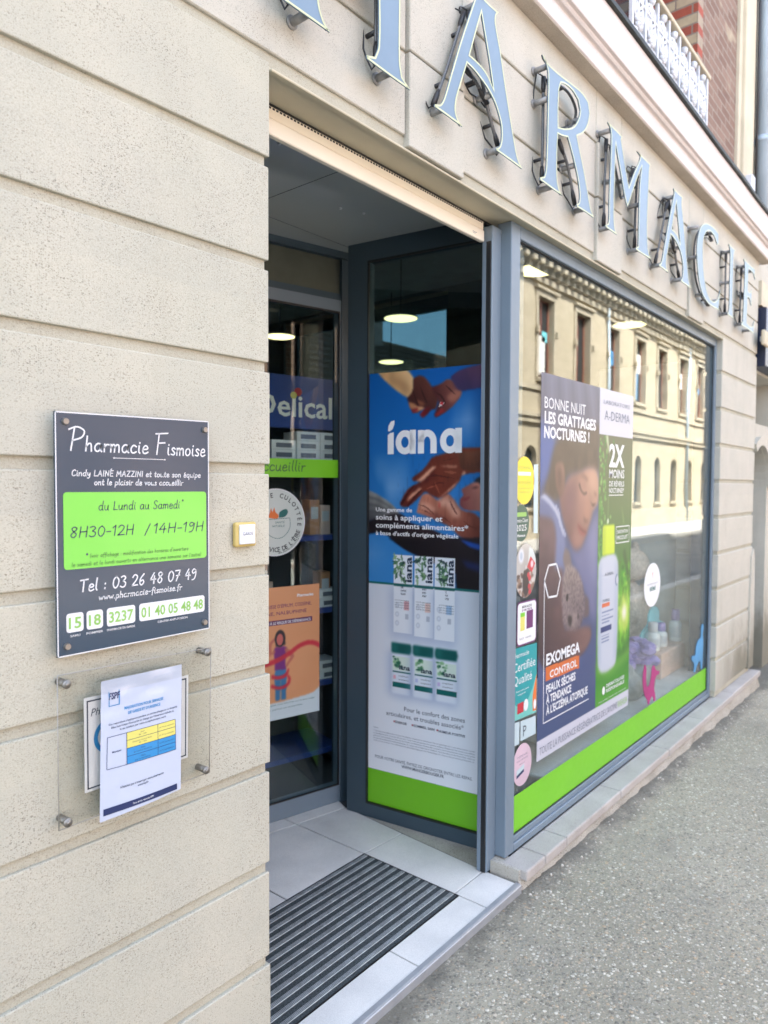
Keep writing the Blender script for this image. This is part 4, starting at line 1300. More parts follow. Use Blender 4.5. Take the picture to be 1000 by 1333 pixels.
GE = [(5.700, 3.163), (5.87, 3.160), (6.032, 3.166), (6.052, 3.088), (6.018, 3.120), (5.93, 3.128), (5.838, 3.126), (5.834, 2.958), (5.90, 2.960), (5.955, 2.990), (5.955, 2.872), (5.90, 2.914), (5.832, 2.914), (5.826, 2.722), (5.93, 2.716), (6.012, 2.730), (6.062, 2.782), (6.040, 2.680), (5.86, 2.683), (5.672, 2.680), (5.672, 2.688), (5.716, 2.712), (5.726, 2.80), (5.738, 2.95), (5.744, 3.09), (5.730, 3.145)]
LY = -0.070
def raised_letter(ch, outline, holes, label, pins, tubes, shift=0.0):
    o = [(p[0] + shift, p[1]) for p in outline]
    hs = [[(p[0] + shift, p[1]) for p in h] for h in holes]
    xs = [p[0] for p in o]
    t = thing('letter_' + ch, label, 'sign letter', ((min(xs) + max(xs)) / 2, LY, 2.686), 'raised letters along the fascia')
    os_, hs_ = smooth_loop(o, 4, 42), [smooth_loop(h, 4, 42) for h in holes and hs]
    MB().prism(os_, LY, LY + .0035, hs_).build('face', MT['letter'], t)
    mb = MB()
    for lp_, sg_ in [(os_, 1)] + [(h, -1) for h in hs_]:
        i_ = inset(lp_, .0058 * sg_)
        k_ = len(lp_)
        ar_ = sum(lp_[j][0] * lp_[(j + 1) % k_][1] - lp_[(j + 1) % k_][0] * lp_[j][1] for j in range(k_))
        q_ = [(j, (j + 1) % k_, (j + 1) % k_ + k_, j + k_) for j in range(k_)]
        if (ar_ > 0) != (sg_ > 0): q_ = [f[::-1] for f in q_]
        mb.add([(p[0], LY - .0008, p[1]) for p in lp_] + [(p[0], LY - .0008, p[1]) for p in i_], q_)
    mb.build('painted_edge', MT['ledge'], t)
    # dark folded return behind the face
    mb = MB()
    for lp_ in [os_] + hs_:
        i_ = inset(lp_, .004 if lp_ is os_ else -.004)
        k_ = len(lp_)
        mb.add([(p[0], LY + .0035, p[1]) for p in i_] + [(p[0], LY + .007, p[1]) for p in i_], [(j, (j + 1) % k_, (j + 1) % k_ + k_, j + k_) for j in range(k_)])
    mb.build('return', MT['tube'], t)
    for x, z in pins:
        mb = MB().tube([(x + shift, 0.012, z), (x + shift, LY + .009, z)], .0115, 12)
        mb.tube([(x + shift, 0.001, z), (x + shift, -.006, z)], .018, 12)
        mb.build('standoff', MT['bracket'], t)
    for tb in tubes:
        pts = [(p[0] + shift, LY + .034, p[1]) for p in tb]
        f = lambda i: Vector(pts[i])
        e0, e1 = f(0), f(-1)
        d0, d1 = (f(1) - f(0)).normalized(), (f(-2) - f(-1)).normalized()
        cp = [pts[0]]
        sm = cr([(p[0], p[2]) for p in pts], 6)
        mb = MB().tube([(p[0], LY + .034, p[1]) for p in sm], .0062, 10)
        mb.build('neon_tube', MT['tube'], t)
        for e, d in ((e0, d0), (e1, d1)):
            mb = MB()
            mb.tube([e - d * .012, e + d * .030, e + d * .052], [.0095, .0095, .006], 10)
            c0 = e - d * .012
            mb.tube([c0, c0 - d * .012 + Vector((-.004, .012, 0)), c0 + Vector((-.010, .026, .02)), c0 + d * .05 + Vector((-.016, .034, 0)), c0 + d * .13 + Vector((-.010, .040, 0))], .0030, 6)
            k = e + d * .08
            mb.tube([k, k + Vector((0, .05, 0))], .007, 8)
            mb.build('cable', MT['rubber'], t)
    return t
raised_letter('p', GP, [GRh], 'first raised letter P of the blue-grey lettering, cropped at the top left', [(2.6133, 3.1563), (2.6656, 2.7052), (2.955, 3.10)], [[(2.63, 2.72), (2.632, 2.9), (2.635, 3.12)]], -1.93)
raised_letter('h', GH_, [], 'blue-grey raised letter H, its feet above the shutter box, left of the first A', [(1.3016, 2.702), (1.6414, 2.7064), (1.28, 3.13), (1.62, 3.13)], [[(1.262, 2.73), (1.264, 2.9), (1.266, 3.12)], [(1.600, 2.73), (1.60, 2.9), (1.602, 3.12)], [(1.34, 2.925), (1.45, 2.92), (1.56, 2.925)]])
TA = [[(1.89, 2.73), (1.955, 2.86), (2.05, 3.08)], [(2.085, 3.10), (2.15, 2.97), (2.22, 2.83), (2.29, 2.73)], [(2.06, 2.915), (2.13, 2.90), (2.20, 2.86)]]
la = raised_letter('a', GA, [GAh], 'large blue-grey raised letter A between the H and the R, above the entrance corner', [(1.9054, 2.7073), (2.2613, 2.7087), (2.095, 3.13), (2.19, 2.87)], TA)
raised_letter('r', GR, [GRh], 'blue-grey raised letter R above the corner of the shop window', [(2.6133, 3.1563), (2.6656, 2.7052), (2.9967, 2.7186), (2.92, 3.07), (2.615, 3.03), (2.87, 2.86)], [[(2.628, 2.73), (2.63, 2.9), (2.632, 3.12)], [(2.72, 3.15), (2.85, 3.165), (2.93, 3.125), (2.90, 3.05), (2.80, 2.985)], [(2.78, 2.93), (2.86, 2.86), (2.93, 2.73)]])
raised_letter('m', GM, [], 'blue-grey raised letter M, just right of the R', [(3.2415, 3.1466), (3.2846, 2.933), (3.25, 2.706), (3.64, 2.706), (3.64, 2.93), (3.45, 2.99)], [[(3.248, 2.73), (3.25, 2.9), (3.262, 3.11)], [(3.64, 2.73), (3.645, 2.9), (3.665, 3.11)], [(3.32, 3.10), (3.40, 2.99), (3.455, 2.91), (3.53, 2.99), (3.60, 3.09)]])
ca = copy_tree(la, (2.0635, 0, 0), 'second blue-grey raised letter A, between the M and the C')
raised_letter('c', GC, [], 'curved blue-grey raised letter C, third from the end of the lettering', [(4.62, 3.09), (4.615, 2.91), (4.75, 2.71), (4.93, 3.14), (5.05, 2.73)], [[(5.0, 3.12), (4.88, 3.14), (4.72, 3.10), (4.635, 2.98), (4.66, 2.82), (4.78, 2.72), (4.95, 2.69)]])
raised_letter('i', GI, [], 'narrow blue-grey raised letter I, second from the end of the lettering', [(5.36, 2.706), (5.36, 3.13), (5.36, 2.92)], [[(5.352, 2.73), (5.353, 2.9), (5.354, 3.11)]])
raised_letter('e', GE, [], 'last blue-grey raised letter E, at the far end of the fascia', [(5.77, 2.706), (5.78, 3.13), (5.98, 3.14), (6.0, 2.70), (5.93, 2.935)], [[(5.76, 2.73), (5.77, 2.9), (5.78, 3.11)], [(5.80, 2.94), (5.86, 2.937), (5.93, 2.935)]])

# ================================================================== PLAQUE
PQ = FY(-0.030)
sg = thing('name_plaque', 'slate blue pharmacy plaque with handwritten lettering and lime green hours panel', 'sign', (.834, -.02, 1.161))
slab(PQ, [(.6545, 1.1595), (1.0135, 1.1632), (1.0135, 1.647), (.6545, 1.641)], -.006, 0.0).build('panel', MT['slate'], sg)
bd = MB()
for a, b in (((.6545, 1.1595), (1.0135, 1.1632)), ((1.0135, 1.1632), (1.0135, 1.647)), ((1.0135, 1.647), (.6545, 1.641)), ((.6545, 1.641), (.6545, 1.1595))):
    A_, B_ = Vector(a), Vector(b)
    n = Vector((-(B_ - A_).y, (B_ - A_).x)).normalized() * .0022
    flat(PQ, [tuple(A_), tuple(B_), tuple(B_ + n), tuple(A_ + n)], .0006, bd)
bd.build('white_border', MT['white'], sg)
MB().box(.70, .97, -.0235, .0, 1.2, 1.6).build('backing', MT['alu'], sg)
gp = flat(PQ, rrect(.669, 1.0055, 1.331, 1.484, .007), .0008).build('green_panel', MT['green2'], sg)
write(PQ, [hand('du Lundi au Samedi', .741, .934, 1.447, .022, .085), hand('*', .9385, .9425, 1.452, .016, .10),
           hand('8H30-12H', .680, .820, 1.394, .026, .09), hand('/', .845, .858, 1.392, .027, .085), hand('14H-19H', .866, .997, 1.394, .026, .09)], 'lettering', MT['slateink'], gp, .0012)
write(PQ, [hand("(voir affichage : modification des horaires d'ouverture", .722, .956, 1.3515, .0100, .095), hand("le samedi et le lundi ouverts en alternance une semaine sur l'autre)", .684, .990, 1.336, .0100, .095)], 'lettering', MT['darkgreenink'], gp, .0012)
flat(PQ, ellipse(.7165, 1.359, .0022, .0026, 12), .0012).build('lettering', MT['slateink'], gp)
it = [hand('Pharmacie', .680, .856, 1.5665, .035, .085, 1.55), hand('Fismoise', .872, 1.003, 1.5655, .035, .085, 1.55),
      hand('Cindy LAINÉ MAZZINI et toute son équipe', .686, .990, 1.5165, .0145, .12), hand('ont le plaisir de vous accueillir', .733, .943, 1.4985, .0145, .12),
      hand('Tel : 03 26 48 07 49', .700, .977, 1.2845, .029, .095), hand('www.pharmacie-fismoise.fr', .740, .938, 1.263, .0155, .12)]
vs, fs = ribbon([(.777, 1.5545), (.897, 1.5545)], .0012)
it.append((vs, fs))
write(PQ, it, 'lettering', MT['white'], sg, .0008)
mb = MB()
flat(PQ, ellipse(.777, 1.5545, .0018, .0018, 12), .0008, mb); flat(PQ, ellipse(.897, 1.5545, .0018, .0018, 12), .0008, mb)
mb.build('ornament', MT['white'], sg)
cap = []
for s_, (x0, x1), sub, (a, b) in (('15', (.6725, .7075), 'SAMU', (.680, .7005)), ('18', (.7140, .7490), 'POMPIER', (.7135, .749)), ('3237', (.7575, .8220), 'PHARMACIE DE GARDE', (.758, .821)), ('01 40 05 48 48', (.8315, .9995), 'CENTRE ANTI-POISON', (.876, .953))):
    pl = flat(PQ, rrect(x0, x1, 1.2058, 1.2438, .006), .0008).build('number_field', MT['white'], sg)
    write(PQ, [bfont(s_, x0 + .0045, 1.2135, width=(x1 - x0) - .009, height=.0225, bold=.022)], 'lettering', MT['greenink'], pl, .0012)
    cap.append(bfont(sub, a, 1.1965, width=b - a, height=.0045, bold=.01))
write(PQ, cap, 'caption', MT['white'], sg, .0008)
for x, z in ((.6745, 1.6225), (1.0015, 1.6265), (.9985, 1.1805), (.673, 1.1795)):
    mb = MB()
    bm = bmesh.new()
    bmesh.ops.create_cone(bm, segments=24, radius1=.0072, radius2=.0058, depth=.006, cap_ends=True)
    mb.bm(bm, False, Matrix.Translation((x, -.0335, z)) @ Matrix.Rotation(rad(90), 4, 'X'))
    mb.build('screw_cap', MT['steel'], sg)

# ================================================================== ACRYLIC NOTICE HOLDER AND ITS PAPERS
ah = thing('notice_holder', 'clear acrylic sheet on four steel stand-offs below the plaque', 'notice holder', (.834, -.0, .816))
slab(FY(-.030), [(.6535, .8156), (1.0130, .8215), (1.0185, 1.1172), (.6541, 1.1245)], -.003, .0).build('acrylic_sheet', MT['acrylic'], ah)
mb = MB()
for a, b in (((.6535, .8156), (1.0130, .8215)), ((1.0130, .8215), (1.0185, 1.1172)), ((1.0185, 1.1172), (.6541, 1.1245)), ((.6541, 1.1245), (.6535, .8156))):
    mb.tube([(a[0], -.0285, a[1]), (b[0], -.0285, b[1])], .0011, 6)
mb.build('sheet_edge', MT['paleedge'], ah)
for x, z in ((.670, 1.105), (1.005, 1.1085), (1.000, .831), (.669, .828)):
    mb = MB()
    mb.tube([(x, .01, z), (x, -.027, z)], .0075, 16)
    mb.tube([(x, -.0302, z), (x, -.036, z)], .0088, 20)
    mb.tube([(x, -.036, z), (x, -.0385, z)], .0045, 12)
    mb.build('standoff', MT['steel'], ah)
PB = FY(-.0255)
ps = thing('certificate_sheet', 'white certificate with slate border behind the clear acrylic sheet', 'notice', (.833, -.0255, .871))
slab(PB, [(.709, .871), (.955, .873), (.958, 1.064), (.709, 1.066)], -.0006, 0).build('sheet', MT['white'], ps)
mb = MB()
for q in ([(.7145, .8765), (.950, .8782), (.950, .8812), (.7145, .8795)], [(.7145, 1.0595), (.9525, 1.0578), (.9525, 1.0548), (.7145, 1.0565)], [(.7145, .8765), (.7175, .8765), (.7175, 1.0595), (.7145, 1.0595)], [(.9475, .878), (.9505, .878), (.9525, 1.058), (.9495, 1.058)]):
    flat(PB, q, .0004, mb)
mb.build('border', MT['slateink'], ps)
mb = MB()
ring = ellipse(.762, .977, .033, .036, 40)
rin = ellipse(.762, .977, .024, .026, 40)
mb.add([PB(p[0], p[1], .0004) for p in ring] + [PB(p[0], p[1], .0004) for p in rin], [(i, (i + 1) % 40, (i + 1) % 40 + 40, i + 40) for i in range(40)])
mb.build('emblem', MT['blueink'], ps)
write(PB, [bfont('Pharmacie', .723, 1.026, width=.085, height=.016, shear=.25)], 'lettering', MT['slateink'], ps, .0006)

PN = FY(-.040)
pn = thing('taped_notice', 'white laminated notice with a yellow and blue table, taped over the acrylic sheet', 'notice', (.832, -.040, .806))
qc = [(.7325, .806), (.921, .8105), (.9265, .817), (.9305, 1.096), (.7385, 1.097)]
nx, nz = 16, 24
mb = MB()
def nz_pt(u, v):
    x = (.7325 * (1 - v) + .7385 * v) * (1 - u) + (.9255 * (1 - v) + .9305 * v) * u
    z = (.806 * (1 - v) + 1.097 * v) * (1 - u) + (.813 * (1 - v) + 1.096 * v) * u
    d = .005 * math.sin(u * 3.1) * (1 - v) + .0016 * mnoise.noise(Vector((u * 3, v * 12 if v > .75 else v * 4, 1))) * (1.6 if v > .75 else .7)
    return x, z, d
vs = []
for j in range(nz + 1):
    for i in range(nx + 1):
        x, z, d = nz_pt(i / nx, j / nz)
        vs.append(PN(x, z, d))
fs = [(j * (nx + 1) + i, j * (nx + 1) + i + 1, (j + 1) * (nx + 1) + i + 1, (j + 1) * (nx + 1) + i) for j in range(nz) for i in range(nx)]
mb.add(vs, fs, True)
mb.build('sheet', MT['paper'], pn)
def onp(u, z, d=0.0):
    x0, x1 = .7325 + (z - .806) / .29 * .006, .9255 + (z - .813) / .283 * .005
    uu = (u - x0) / (x1 - x0)
    vv = min(1, max(0, (z - .807) / .289))
    return PN(u, z, nz_pt(uu, vv)[2] + d + .0008)
def fine(P, poly, d, mb, n=8):
    """quad split finely so that it follows the bent sheet"""
    a, b, c, e = [np.array(p) for p in poly]
    for i in range(n):
        for j in range(n):
            q = []
            for (s, t) in ((i, j), (i + 1, j), (i + 1, j + 1), (i, j + 1)):
                s /= n; t /= n
                q.append((a * (1 - s) + b * s) * (1 - t) + (e * (1 - s) + c * s) * t)
            mb.add([P(p[0], p[1], d) for p in q], [(0, 1, 2, 3)])
    return mb
tb = fine(onp, [(.792, .9445), (.912, .9425), (.912, .976), (.793, .978)], .0002, MB()).build('table_rows', MT['yellowink'], pn)
fine(onp, [(.792, .911), (.912, .908), (.912, .942), (.792, .944)], .0002, MB()).build('table_rows', MT['blueink'], pn)
mb = MB()
for a, b in (((.750, .978), (.912, .976)), ((.748, .9115), (.912, .908)), ((.750, .978), (.748, .9115)), ((.912, .976), (.912, .908)), ((.793, .978), (.792, .911)), ((.867, .977), (.866, .909)), ((.792, .961), (.912, .9595)), ((.792, .9442), (.912, .9422)), ((.792, .927), (.912, .925))):
    A_, B_ = np.array(a), np.array(b)
    t = (B_ - A_) / np.linalg.norm(B_ - A_); n_ = np.array((-t[1], t[0])) * .0005
    fine(onp, [tuple(A_ - n_), tuple(B_ - n_), tuple(B_ + n_), tuple(A_ + n_)], .0004, mb, 4)
mb.build('table_lines', MT['navyink'], pn)
fine(onp, [(.7395, .817), (.9155, .8165), (.915, .8295), (.740, .831)], .0002, MB()).build('footer', MT['navyink'], pn)
write(onp, [bfont('FSPF', .754, 1.056, width=.026, height=.013, bold=.03, shear=.2), bfont('A votre écoute', .760, .939, width=.0, height=.004) if False else bfont('Montant', .760, .943, width=.020, height=.0038, bold=.02)], 'lettering', MT['navyink'], pn, .0004)
write(onp, [bfont('MAJORATION POUR SERVICES', .789, 1.0275, width=.092, height=.0062, bold=.025), bfont('DE GARDE ET D\'URGENCE', .797, 1.0165, width=.077, height=.0062, bold=.025)], 'heading', MT['blueink'], pn, .0004)
write(onp, [bfont("Ces majorations s'appliquent pendant un service d'urgence ou de garde", .753, 1.002, width=.164, height=.0042, bold=.01), bfont("Elles font l'objet d'une prise en charge par l'Assurance maladie et,", .759, .9945, width=.150, height=.0042, bold=.01),
            bfont("le cas échéant, par votre complémentaire santé", .778, .987, width=.110, height=.0042, bold=.01), bfont("N'hésitez pas à interroger votre pharmacien", .777, .8635, width=.103, height=.0048, bold=.01), bfont('www.fspf.fr', .816, .8565, width=.026, height=.0042, bold=.01),
            bfont('Jour', .825, .970, width=.010, height=.003), bfont('8h - 20h', .821, .9645, width=.018, height=.003), bfont('Dimanche et jours fériés', .806, .953, width=.045, height=.003), bfont('8h - 20h', .821, .948, width=.018, height=.003),
            bfont('Nuit', .825, .9365, width=.010, height=.003), bfont('du lundi au dimanche', .808, .931, width=.042, height=.003), bfont('Nuit', .825, .919, width=.010, height=.003), bfont('par ordonnance', .811, .9135, width=.036, height=.003),
            bfont('2 € TTC par intervention', .870, .966, width=.038, height=.003), bfont('5 € TTC par intervention', .870, .949, width=.038, height=.003), bfont('8 € TTC par intervention', .870, .932, width=.038, height=.003), bfont('8 € TTC par intervention', .870, .915, width=.038, height=.003)], 'body_text', MT['slateink'], pn, .0004)
write(onp, [bfont('Tous droits réservés FSPF', .804, .8215, width=.050, height=.0038, bold=.01)], 'footer_text', MT['white'], pn, .0006)
mb = MB()
fine(onp, [(.7545, 1.041), (.7785, 1.041), (.7785, 1.0425), (.7545, 1.0425)], .0003, mb, 2); fine(onp, [(.7765, 1.0425), (.7785, 1.0425), (.779, 1.072), (.777, 1.072)], .0003, mb, 2); fine(onp, [(.7545, 1.0425), (.7560, 1.0425), (.7560, 1.072), (.7545, 1.072)], .0003, mb, 2)
mb.build('emblem', MT['blueink'], pn)
# clear tape holding the notice
mb = MB()
fine(onp, [(.727, 1.070), (.938, 1.068), (.940, 1.100), (.728, 1.102)], .0014, mb, 6)
mb.build('clear_tape', MT['acrylic'], pn)

# ================================================================== NIGHT BELL
bl = thing('bell_push', 'small yellowed square bell push with a white name label', 'doorbell', (1.136, -.005, 1.346))
MB().bbox(1.1035, 1.1695, -.016, .0, 1.3465, 1.4080, .006, 3).build('frame', MT['bellyellow'], bl)
bb = MB().bbox(1.1130, 1.1610, -.0215, -.014, 1.3535, 1.4020, .002, 2).build('button', MT['white'], bl)
write(FY(-.0215), [bfont('GARDE', 1.1205, 1.3755, width=.033, height=.0085)], 'lettering', MT['greyink'], bb, .0005)

# ================================================================== POSTER ON THE SIDE WINDOW
pa = thing('side_poster', 'tall poster of clasped hands under blue sky, on the entrance side window', 'poster', (2.589, .515, .15))
A1 = Art(0, 1, 0, 1, 170, 540, (22, 104, 178))
A1.grad(0, 1, .478, 1, (10, 92, 172), (58, 132, 196))
cl = A1.vn(4)
A1.put(np.clip((cl * .6 + A1.vn(9) * .4 - .42) * 3.0, 0, 1) * np.clip(1.0 - np.abs(A1.Z - .715) / .09, 0, 1) * np.clip(1.1 - A1.X * 1.2, 0, 1), (176, 200, 232), .75)
cl = A1.vn(5)
A1.put(np.clip((cl * .6 + A1.vn(10) * .4 - .38) * 2.6, 0, 1) * np.clip(1 - np.abs(A1.Z - .875) / .075, 0, 1) * np.clip((A1.X - .5) * 3, 0, 1), (150, 184, 228), .7)
A1.put(np.clip(1 - np.abs(A1.Z - .55) / .06, 0, 1) * np.clip(1 - A1.X * 4, 0, 1), (110, 160, 210), .5)
G1 = {
'arm1': [(0.091, 1.0), (0.172, 0.976), (0.272, 0.952), (0.351, 0.937), (0.419, 0.929), (0.425, 0.977), (0.363, 1.0)],
'hand1': [(0.415, 0.979), (0.504, 0.983), (0.58, 0.956), (0.636, 0.935), (0.618, 0.908), (0.581, 0.902), (0.506, 0.906), (0.455, 0.898), (0.404, 0.903), (0.358, 0.933), (0.409, 0.953)],
'hand2': [(0.573, 0.955), (0.653, 0.963), (0.726, 0.972), (0.823, 0.948), (0.829, 0.939), (0.811, 0.925), (0.728, 0.901), (0.612, 0.884), (0.6, 0.89), (0.636, 0.918)],
'sleeve': [(0.732, 0.977), (0.821, 0.991), (1.0, 1.001), (1.0, 0.946), (0.882, 0.943), (0.799, 0.945)],
'hand3': [(0.407, 0.74), (0.414, 0.733), (0.497, 0.733), (0.459, 0.726), (0.369, 0.712), (0.297, 0.678), (0.318, 0.669), (0.383, 0.672), (0.485, 0.697), (0.523, 0.707), (0.586, 0.697), (0.661, 0.692), (0.758, 0.713), (0.817, 0.733), (0.835, 0.745), (0.876, 0.749), (1.0, 0.753), (1.0, 0.81), (0.827, 0.809), (0.658, 0.795), (0.584, 0.788), (0.509, 0.761)],
'hand4': [(0.498, 0.698), (0.561, 0.702), (0.636, 0.687), (0.709, 0.703), (0.758, 0.693), (0.831, 0.666), (0.985, 0.647), (1.0, 0.59), (0.833, 0.6), (0.736, 0.624), (0.588, 0.643), (0.448, 0.656), (0.473, 0.681)],
'gray': [(0.0, 0.71), (0.089, 0.699), (0.211, 0.678), (0.305, 0.652), (0.131, 0.636), (0.0, 0.631)],
'dark': [(0.0, 0.631), (0.0, 0.598), (0.131, 0.603), (0.239, 0.587), (0.333, 0.567), (0.463, 0.55), (0.763, 0.519), (1.0, 0.48), (1.0, 0.59), (0.761, 0.597), (0.588, 0.616), (0.397, 0.631), (0.305, 0.652), (0.131, 0.643)],
'dark2': [(0.194, 0.591), (0.362, 0.564), (0.542, 0.552), (0.784, 0.549), (0.795, 0.478), (1.0, 0.478), (1.0, 0.602)],
'face': [(1.0, 0.732), (0.935, 0.73), (0.83, 0.713), (0.848, 0.7), (0.821, 0.689), (0.819, 0.676), (0.855, 0.666), (1.0, 0.662)],
}
A1.shade(G1['arm1'], (196, 152, 104), (226, 190, 140), (.6, .8))
A1.poly([(.20, .985), (.27, .965), (.36, .945), (.40, .935), (.38, .960), (.30, .982)], (150, 104, 70), 4, .5)
A1.shade(G1['hand1'], (52, 24, 26), (96, 52, 44), (.3, .9))
for q, c_ in (([(.37, .925), (.43, .918), (.47, .905), (.45, .899), (.39, .908)], (178, 122, 86)), ([(.42, .912), (.49, .912), (.52, .905), (.46, .901)], (205, 150, 110)), ([(.44, .93), (.50, .922), (.52, .914), (.47, .914)], (128, 76, 56))):
    A1.poly(q, c_, 1)
A1.shade([(0.395, 0.905), (0.41, 0.896), (0.46, 0.902), (0.45, 0.91)], (110, 32, 40), (140, 50, 50), (1, 0))
A1.shade([(0.472, 0.892), (0.5, 0.884), (0.575, 0.902), (0.556, 0.911), (.51, .905)], (128, 34, 40), (90, 30, 34), (1, 0))
A1.shade(G1['hand2'], (66, 26, 32), (150, 92, 78), (.5, .5))
A1.poly([(.70, .930), (.78, .945), (.825, .94), (.80, .928), (.74, .918)], (176, 112, 92), 2, .8)
A1.poly([(.60, .889), (.62, .886), (.70, .897), (.66, .905)], (140, 44, 46), 1)
A1.poly([(0.637, 0.908), (0.648, 0.919), (0.685, 0.917), (0.667, 0.911)], (220, 205, 205), 0)
A1.poly([(0.648, 0.915), (0.655, 0.920), (0.68, 0.917), (0.667, 0.912)], (205, 40, 50), 0)
A1.shade(G1['sleeve'], (60, 50, 92), (104, 66, 96), (.1, 1))
for k in range(4):
    x = .74 + .035 * k
    A1.poly([(x, .978 + k * .004), (x + .012, .980 + k * .004), (x + .05, .945), (x + .035, .944)], (46, 38, 78), 2, .5)
A1.shade(G1['hand4'], (104, 50, 40), (190, 120, 96), (-.4, .8))
A1.shade(G1['hand3'], (92, 34, 26), (126, 62, 44), (.4, .7))
A1.shade([(.80, .80), (1, .802), (1, .758), (.88, .757), (.82, .765)], (84, 46, 34), (112, 66, 46), (0, 1))
for q in ([(0.44, 0.732), (0.51, 0.733), (0.622, 0.768), (0.584, 0.766), (0.497, 0.744)], [(0.363, 0.682), (0.497, 0.714), (0.472, 0.719), (0.382, 0.695)], [(0.642, 0.692), (0.758, 0.716), (0.841, 0.747), (0.817, 0.737), (0.709, 0.708)], [(.835, .745), (.845, .757), (.87, .752), (.86, .748)]):
    A1.poly(q, (236, 178, 146), 1, .92)
A1.poly([(.46, .727), (.52, .736), (.60, .758), (.61, .752), (.53, .727)], (74, 24, 22), 2, .8)
A1.poly([(.38, .712), (.47, .726), (.50, .722), (.43, .705)], (72, 22, 22), 2, .7)
A1.poly([(.65, .768), (.72, .770), (.80, .768), (.79, .764), (.70, .765)], (206, 150, 122), 1, .7)
A1.poly([(.88, .72), (.90, .73), (.95, .748), (.96, .746)], (206, 150, 122), 1, .0)
for q in ([(0.636, 0.689), (0.734, 0.692), (0.819, 0.666), (0.832, 0.649), (0.76, 0.648), (0.71, 0.672), (0.643, 0.673)], [(.47, .68), (.55, .678), (.63, .66), (.60, .655), (.50, .664)]):
    A1.poly(q, (226, 176, 152), 3, .75)
A1.poly([(.64, .684), (.655, .680), (.655, .668), (.645, .668)], (206, 60, 56), 1, .8)
A1.poly([(.50, .665), (.62, .655), (.72, .64), (.72, .632), (.60, .645)], (96, 44, 38), 3, .7)
for q, c_, a_ in (([(.30, .676), (.36, .702), (.42, .722), (.425, .718), (.37, .698), (.315, .672)], (60, 16, 16), .8), ([(.36, .672), (.42, .694), (.49, .712), (.495, .708), (.43, .689), (.375, .669)], (64, 18, 18), .8),
                  ([(.52, .740), (.60, .748), (.70, .744), (.78, .738), (.70, .740), (.60, .744)], (70, 26, 22), .7), ([(.56, .722), (.64, .730), (.72, .728), (.64, .726)], (74, 28, 22), .7),
                  ([(.66, .780), (.74, .782), (.80, .79), (.74, .785)], (70, 30, 22), .6), ([(.60, .735), (.62, .715), (.655, .700), (.635, .716)], (160, 84, 62), .7), ([(.68, .755), (.75, .748), (.80, .752), (.74, .757)], (164, 96, 72), .6),
                  ([(.52, .712), (.58, .716), (.62, .722), (.57, .720)], (170, 96, 74), .6), ([(.42, .808), (.44, .806), (.44, .802)], (60, 20, 20), .0)):
    A1.poly(q, c_, 0, a_)
for q in ([(.455, .676), (.53, .672), (.60, .655), (.60, .652), (.53, .668)], [(.46, .666), (.54, .660), (.59, .650), (.54, .657)], [(.73, .69), (.76, .676), (.80, .655), (.79, .654), (.75, .673)], [(.85, .64), (.90, .63), (.97, .622), (.90, .626)], [(.66, .65), (.70, .645), (.76, .63), (.70, .641)]):
    A1.poly(q, (84, 36, 30), 0, .7)
for q in ([(.40, .955), (.43, .94), (.46, .915), (.45, .915), (.42, .938)], [(.47, .965), (.50, .945), (.54, .92), (.53, .92), (.49, .943)], [(.60, .945), (.66, .935), (.70, .915), (.69, .915), (.65, .932)], [(.68, .962), (.73, .95), (.78, .935), (.77, .935), (.72, .948)]):
    A1.poly(q, (40, 16, 18), 0, .7)
A1.put(A1.blur(A1.mask([(.28, .66), (.28, .82), (1, .82), (1, .60), (.45, .64)]), 1) * np.clip((A1.vn(60) - .55) * 2, 0, 1), (40, 14, 14), .18)
A1.shade(G1['face'], (112, 56, 56), (206, 142, 124), (.7, .5))
A1.poly([(.83, .690), (.86, .692), (.90, .697), (.90, .693), (.86, .687)], (120, 36, 44), 1, .8)
A1.poly([(.91, .716), (.95, .720), (.98, .719), (.95, .715)], (60, 30, 34), 1, .9)
A1.poly([(0.935, 0.731), (0.95, .737), (1.0, 0.744), (1.0, 0.722), (0.975, 0.728)], (26, 24, 32), 1)
A1.shade(G1['gray'], (64, 66, 70), (136, 138, 136), (.2, 1))
for k in range(3):
    A1.poly([(.0, .695 - .018 * k), (.10, .688 - .016 * k), (.22, .668 - .012 * k), (.22, .664 - .012 * k), (.10, .682 - .016 * k), (.0, .688 - .018 * k)], (70, 72, 76), 1, .6)
A1.shade(G1['dark'], (22, 16, 22), (48, 30, 38), (.2, 1))
A1.shade(G1['dark2'], (16, 12, 18), (34, 26, 34), (.2, 1))
A1.poly([(0.821, 0.596), (1.0, 0.585), (1.0, 0.572), (0.905, 0.579)], (30, 78, 168), 1)
A1.poly([(.84, .548), (1, .540), (1, .52), (.88, .53)], (24, 40, 96), 2, .8)
A1.rect(0, 1, 0, .478, (204, 216, 234))
A1.grad(0, 1, 0, .478, (206, 214, 224), (228, 232, 236))
A1.rect(0, 1, .474, .4805, (24, 102, 100))
